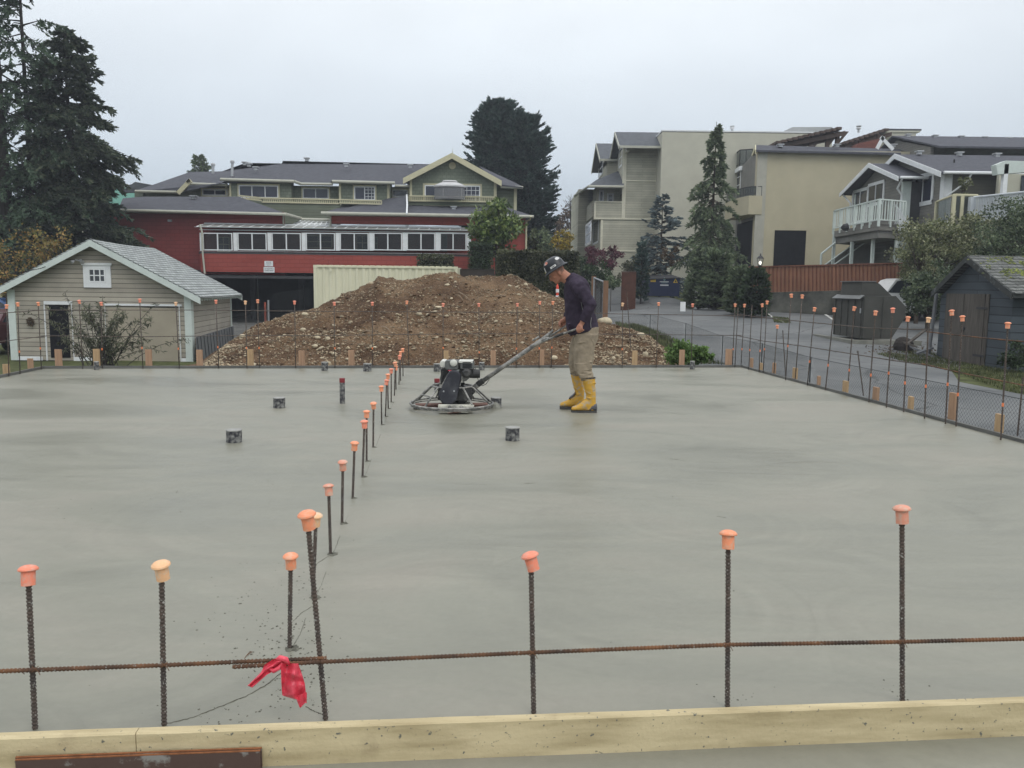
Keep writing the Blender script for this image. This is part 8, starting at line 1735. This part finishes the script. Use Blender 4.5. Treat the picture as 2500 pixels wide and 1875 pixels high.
# boots
MBY = mat('yellow_rubber', (.56,.32,.045), .6, .3, 16, .12, .001, 30, col2=(.40,.33,.22), thr=(.52,.62), detail=8); MBG = mat('grey_boot_rubber', (.085,.085,.095), .6, .35, 6, .2); MSO = mat('boot_sole', (.055,.053,.05), .7, .3, 9, .3)
def boot(Y, dx, dyp, lab=None):
    def Q(x, y): return P(x+dx, y+dyp, Y)
    bt = MB(); bt.loft([(Q(1437,924), Vector((.078,0,0)), Vector((0,.075,0))), (Q(1438,935), Vector((.071,0,0)), Vector((0,.070,0))), (Q(1440,950), Vector((.064,0,0)), Vector((0,.062,0))), (Q(1443,965), Vector((.056,0,0)), Vector((0,.052,0))), (Q(1443,978), Vector((.056,0,0)), Vector((0,.046,0))), (Q(1441,990), Vector((.066,0,0)), Vector((0,.044,0))), (Q(1441,1001), Vector((.068,0,0)), Vector((0,.043,0)))], 20)
    def sec(x, yt, yb, hy): A_, B_ = Q(x,yt), Q(x,yb); return ((A_+B_)/2, (A_-B_)/2, Vector((0,hy,0)))
    bt.loft([sec(1455,984,1003,.03), sec(1450,975,1003,.041), sec(1440,968,1003,.044), sec(1430,972,1003,.046), sec(1420,981,1003,.047), sec(1410,988,1003,.049), sec(1402,990.5,1003,.046), sec(1397,993,1002.5,.034), sec(1395,996,1001.5,.018)], 16)
    for k, (y, w_) in enumerate(((948,.066),(958,.060),(969,.057),(936,.072))): bt.tube([Q(1440,y)+Vector((w_*cos(a),w_*.95*sin(a),.012*sin(a*2+k))) for a in [i*2*pi/12 for i in range(13)]], .0045, 5)
    o = obj('boot', bt, MBY, t); remesh(o, .006, 3, .5)
    s_ = MB(); pl_ = []
    for x, hy in ((1394.5,.016),(1397,.036),(1403,.049),(1412,.051),(1422,.046),(1430,.043),(1440,.046),(1450,.045),(1455,.036),(1457,.02)): c = Q(x,1004); pl_.append((c.x, c.y, hy))
    poly_ = [Vector((x,y-h,0)) for x,y,h in pl_]+[Vector((x,y+h,0)) for x,y,h in pl_[::-1]]
    s_.extr([p+Vector((0,0,.0)) for p in poly_], Vector((0,0,Q(1430,1001.5).z))); obj('sole', s_, MSO, o)
    g_ = MB(); g_.loft([sec(1457,986,1003,.034), sec(1451,981,1003,.046), sec(1444,986,1003,.049), sec(1438,996,1003,.0485)], 14); obj('heel_patch', g_, MBG, o, True)
    g_ = MB(); g_.loft([(Q(1419,980)+Vector((0,.0,0)), Vector((.012,0,.016)), Vector((0,.049,0))), (Q(1426,975), Vector((.02,0,.028)), Vector((0,.0505,0))), (Q(1431,970), Vector((.012,0,.03)), Vector((0,.048,0)))], 12)
    if dx: obj('instep_patch', g_, MBG, o, True)
    m2 = MB(); m2.tube([Q(1437,922)+Vector((.079*cos(a),.076*sin(a),0)) for a in [i*2*pi/16 for i in range(17)]], .006, 6, cap=False); obj('rim_band', m2, MSO, o)
boot(YB-.10, 0, 0); boot(YB+.14, -28, -9.5)
# hard hat
MHAT = mat('black_hard_hat', (.014,.017,.021), .35, .4, 8, .15, .0004, 50)
hb_ = P(1356.5,656.5,YB+.01); hu = Vector((-.555,0,.832)).normalized(); hf = Vector((-.832,0,-.555)).normalized()
m_ = MB(); vs = []; prf = [(.152,-.008),(.155,-.004),(.150,.004),(.126,.012),(.121,.035),(.117,.062),(.105,.092),(.084,.116),(.056,.132),(.026,.139),(.004,.140)]; n_ = 40
for r, h in prf:
    for j in range(n_):
        a = 2*pi*j/n_; c_, s_ = cos(a), sin(a); rx = r*(1.0 if r > .13 else 1.02); ry = r*(.86 if r > .13 else .84); ridge_ = .004*max(0, cos(a*1)*0+1-abs(s_)*5) if r < .12 else 0
        dr = -.010*(abs(c_)**2)*(1 if r > .13 else 0)
        vs.append(hb_+hf*(rx*c_)+Vector((0,1,0))*(ry*s_)+hu*(h+ridge_+dr))
fs = [(i*n_+j, i*n_+(j+1)%n_, (i+1)*n_+(j+1)%n_, (i+1)*n_+j) for i in range(len(prf)-1) for j in range(n_)]; fs.append([(len(prf)-1)*n_+j for j in range(n_)]); m_.add(vs, fs)
vs2 = [hb_+hf*(.118*cos(2*pi*j/n_))+Vector((0,1,0))*(.1*sin(2*pi*j/n_))+hu*.002 for j in range(n_)]; b0 = len(m_.v); m_.add(vs2+vs[:n_], [(j, (j+1)%n_, n_+(j+1)%n_, n_+j) for j in range(n_)])
ho = obj('hard_hat', m_, MHAT, t, True)
def onhat(a_deg, h, pr=.004):
    a = radians(a_deg)
    for (r0,h0),(r1,h1) in zip(prf[3:-1], prf[4:]):
        if h0 <= h <= h1: r = r0+(r1-r0)*(h-h0)/(h1-h0); break
    k = (r+pr)/r; return hb_+hf*(r*1.02*k*cos(a))+Vector((0,1,0))*(r*.84*k*sin(a))+hu*(h+pr*.4)
def sticker(a0, a1, h0, h1, m2, nm='sticker', k=6, rnd=False):
    q = MB()
    for i in range(k+1):
        for j in range(k+1): q.v.append(tuple(onhat(a0+(a1-a0)*i/k, h0+(h1-h0)*j/k)))
    for i in range(k):
        for j in range(k):
            if rnd and ((i-(k-1)/2)**2+(j-(k-1)/2)**2) > (k*.52)**2: continue
            z_ = i*(k+1)+j; q.f.append([z_, z_+1, z_+k+2, z_+k+1]); q.m.append(0)
    return obj(nm, q, m2, ho)
MSTK = mat('white_sticker', (.62,.62,.6), .5, .4, 10, .08)
sticker(-99, -66, .026, .048, MSTK); q = sticker(-92, -74, .033, .041, MINK); q.name = 'sticker_print'; q.parent = ho
for v in q.data.vertices: v.co += Vector((0,-.002,0))
sticker(-150, -118, .075, .108, MSTK, rnd=True); sticker(-62, -30, .095, .122, mat('red_orange_sticker', (.55,.14,.07), .5, .4, 40, .5, col2=(.5,.45,.4), thr=(.45,.6)), rnd=True)
sticker(-22, 22, .02, .028, mat('yellow_sticker_hat', (.55,.5,.15), .5, .4, 10, .1)); sticker(-30, -22, .02, .075, MSTK)

# ================================================================== one mesh per loose board, gutter or pipe
def split_loose(names):
    for o in [o for o in S.objects if o.type == 'MESH' and o.parent and o.name.split('.')[0] in names]:
        me = o.data; par = list(range(len(me.vertices)))
        def find(a):
            while par[a] != a: par[a] = par[par[a]]; a = par[a]
            return a
        for p in me.polygons:
            v0 = find(p.vertices[0])
            for v in p.vertices[1:]: par[find(v)] = v0
        comp = {}
        for p in me.polygons: comp.setdefault(find(p.vertices[0]), []).append(p)
        if len(comp) < 2: continue
        nm = names[o.name.split('.')[0]]; mts = [m for m in me.materials]; base = [v.co.copy() for v in me.vertices]; first = True
        for polys in comp.values():
            idx = {}; vs = []; fs = []
            for p in polys:
                f_ = []
                for v in p.vertices:
                    if v not in idx: idx[v] = len(vs); vs.append(base[v])
                    f_.append(idx[v])
                fs.append(f_)
            n2 = bpy.data.meshes.new(nm); n2.from_pydata(vs, [], fs)
            for m in mts: n2.materials.append(m)
            q = bpy.data.objects.new(nm, n2); S.collection.objects.link(q); q.parent = o.parent; q.location = o.location
        bpy.data.objects.remove(o)
split_loose({'gutter':'gutter','corner_boards':'corner_board','rake_board':'rake_board','door_frame':'frame_board','downspout':'downspout','carport_posts':'carport_post','wall_lamp':'wall_lamp','barge_board':'barge_board','hinge':'hinge','bolt':'bolt','reflective_band':'reflective_band','white_stripe':'white_stripe','side_wall':'side_wall','red_lower_wall':'red_lower_wall','gable_trim':'gable_trim','corner_casting':'corner_casting'})
# ================================================================== haze over the far things, thickened to lift their blacks like lens glare
hz = MB(); hz.box(-6300, -400, -4, 6300, 9300, 92)
mh = bpy.data.materials.new('haze'); mh.use_nodes = True; tn = mh.node_tree; tn.nodes.clear(); o_ = tn.nodes.new('ShaderNodeOutputMaterial'); pv = tn.nodes.new('ShaderNodeVolumePrincipled')
pv.inputs['Color'].default_value = (.80,.86,.95,1); pv.inputs['Density'].default_value = .0012; pv.inputs['Anisotropy'].default_value = .2; tn.links.new(pv.outputs[0], o_.inputs['Volume'])
ho_ = struct('haze', hz, mh, kind='stuff')
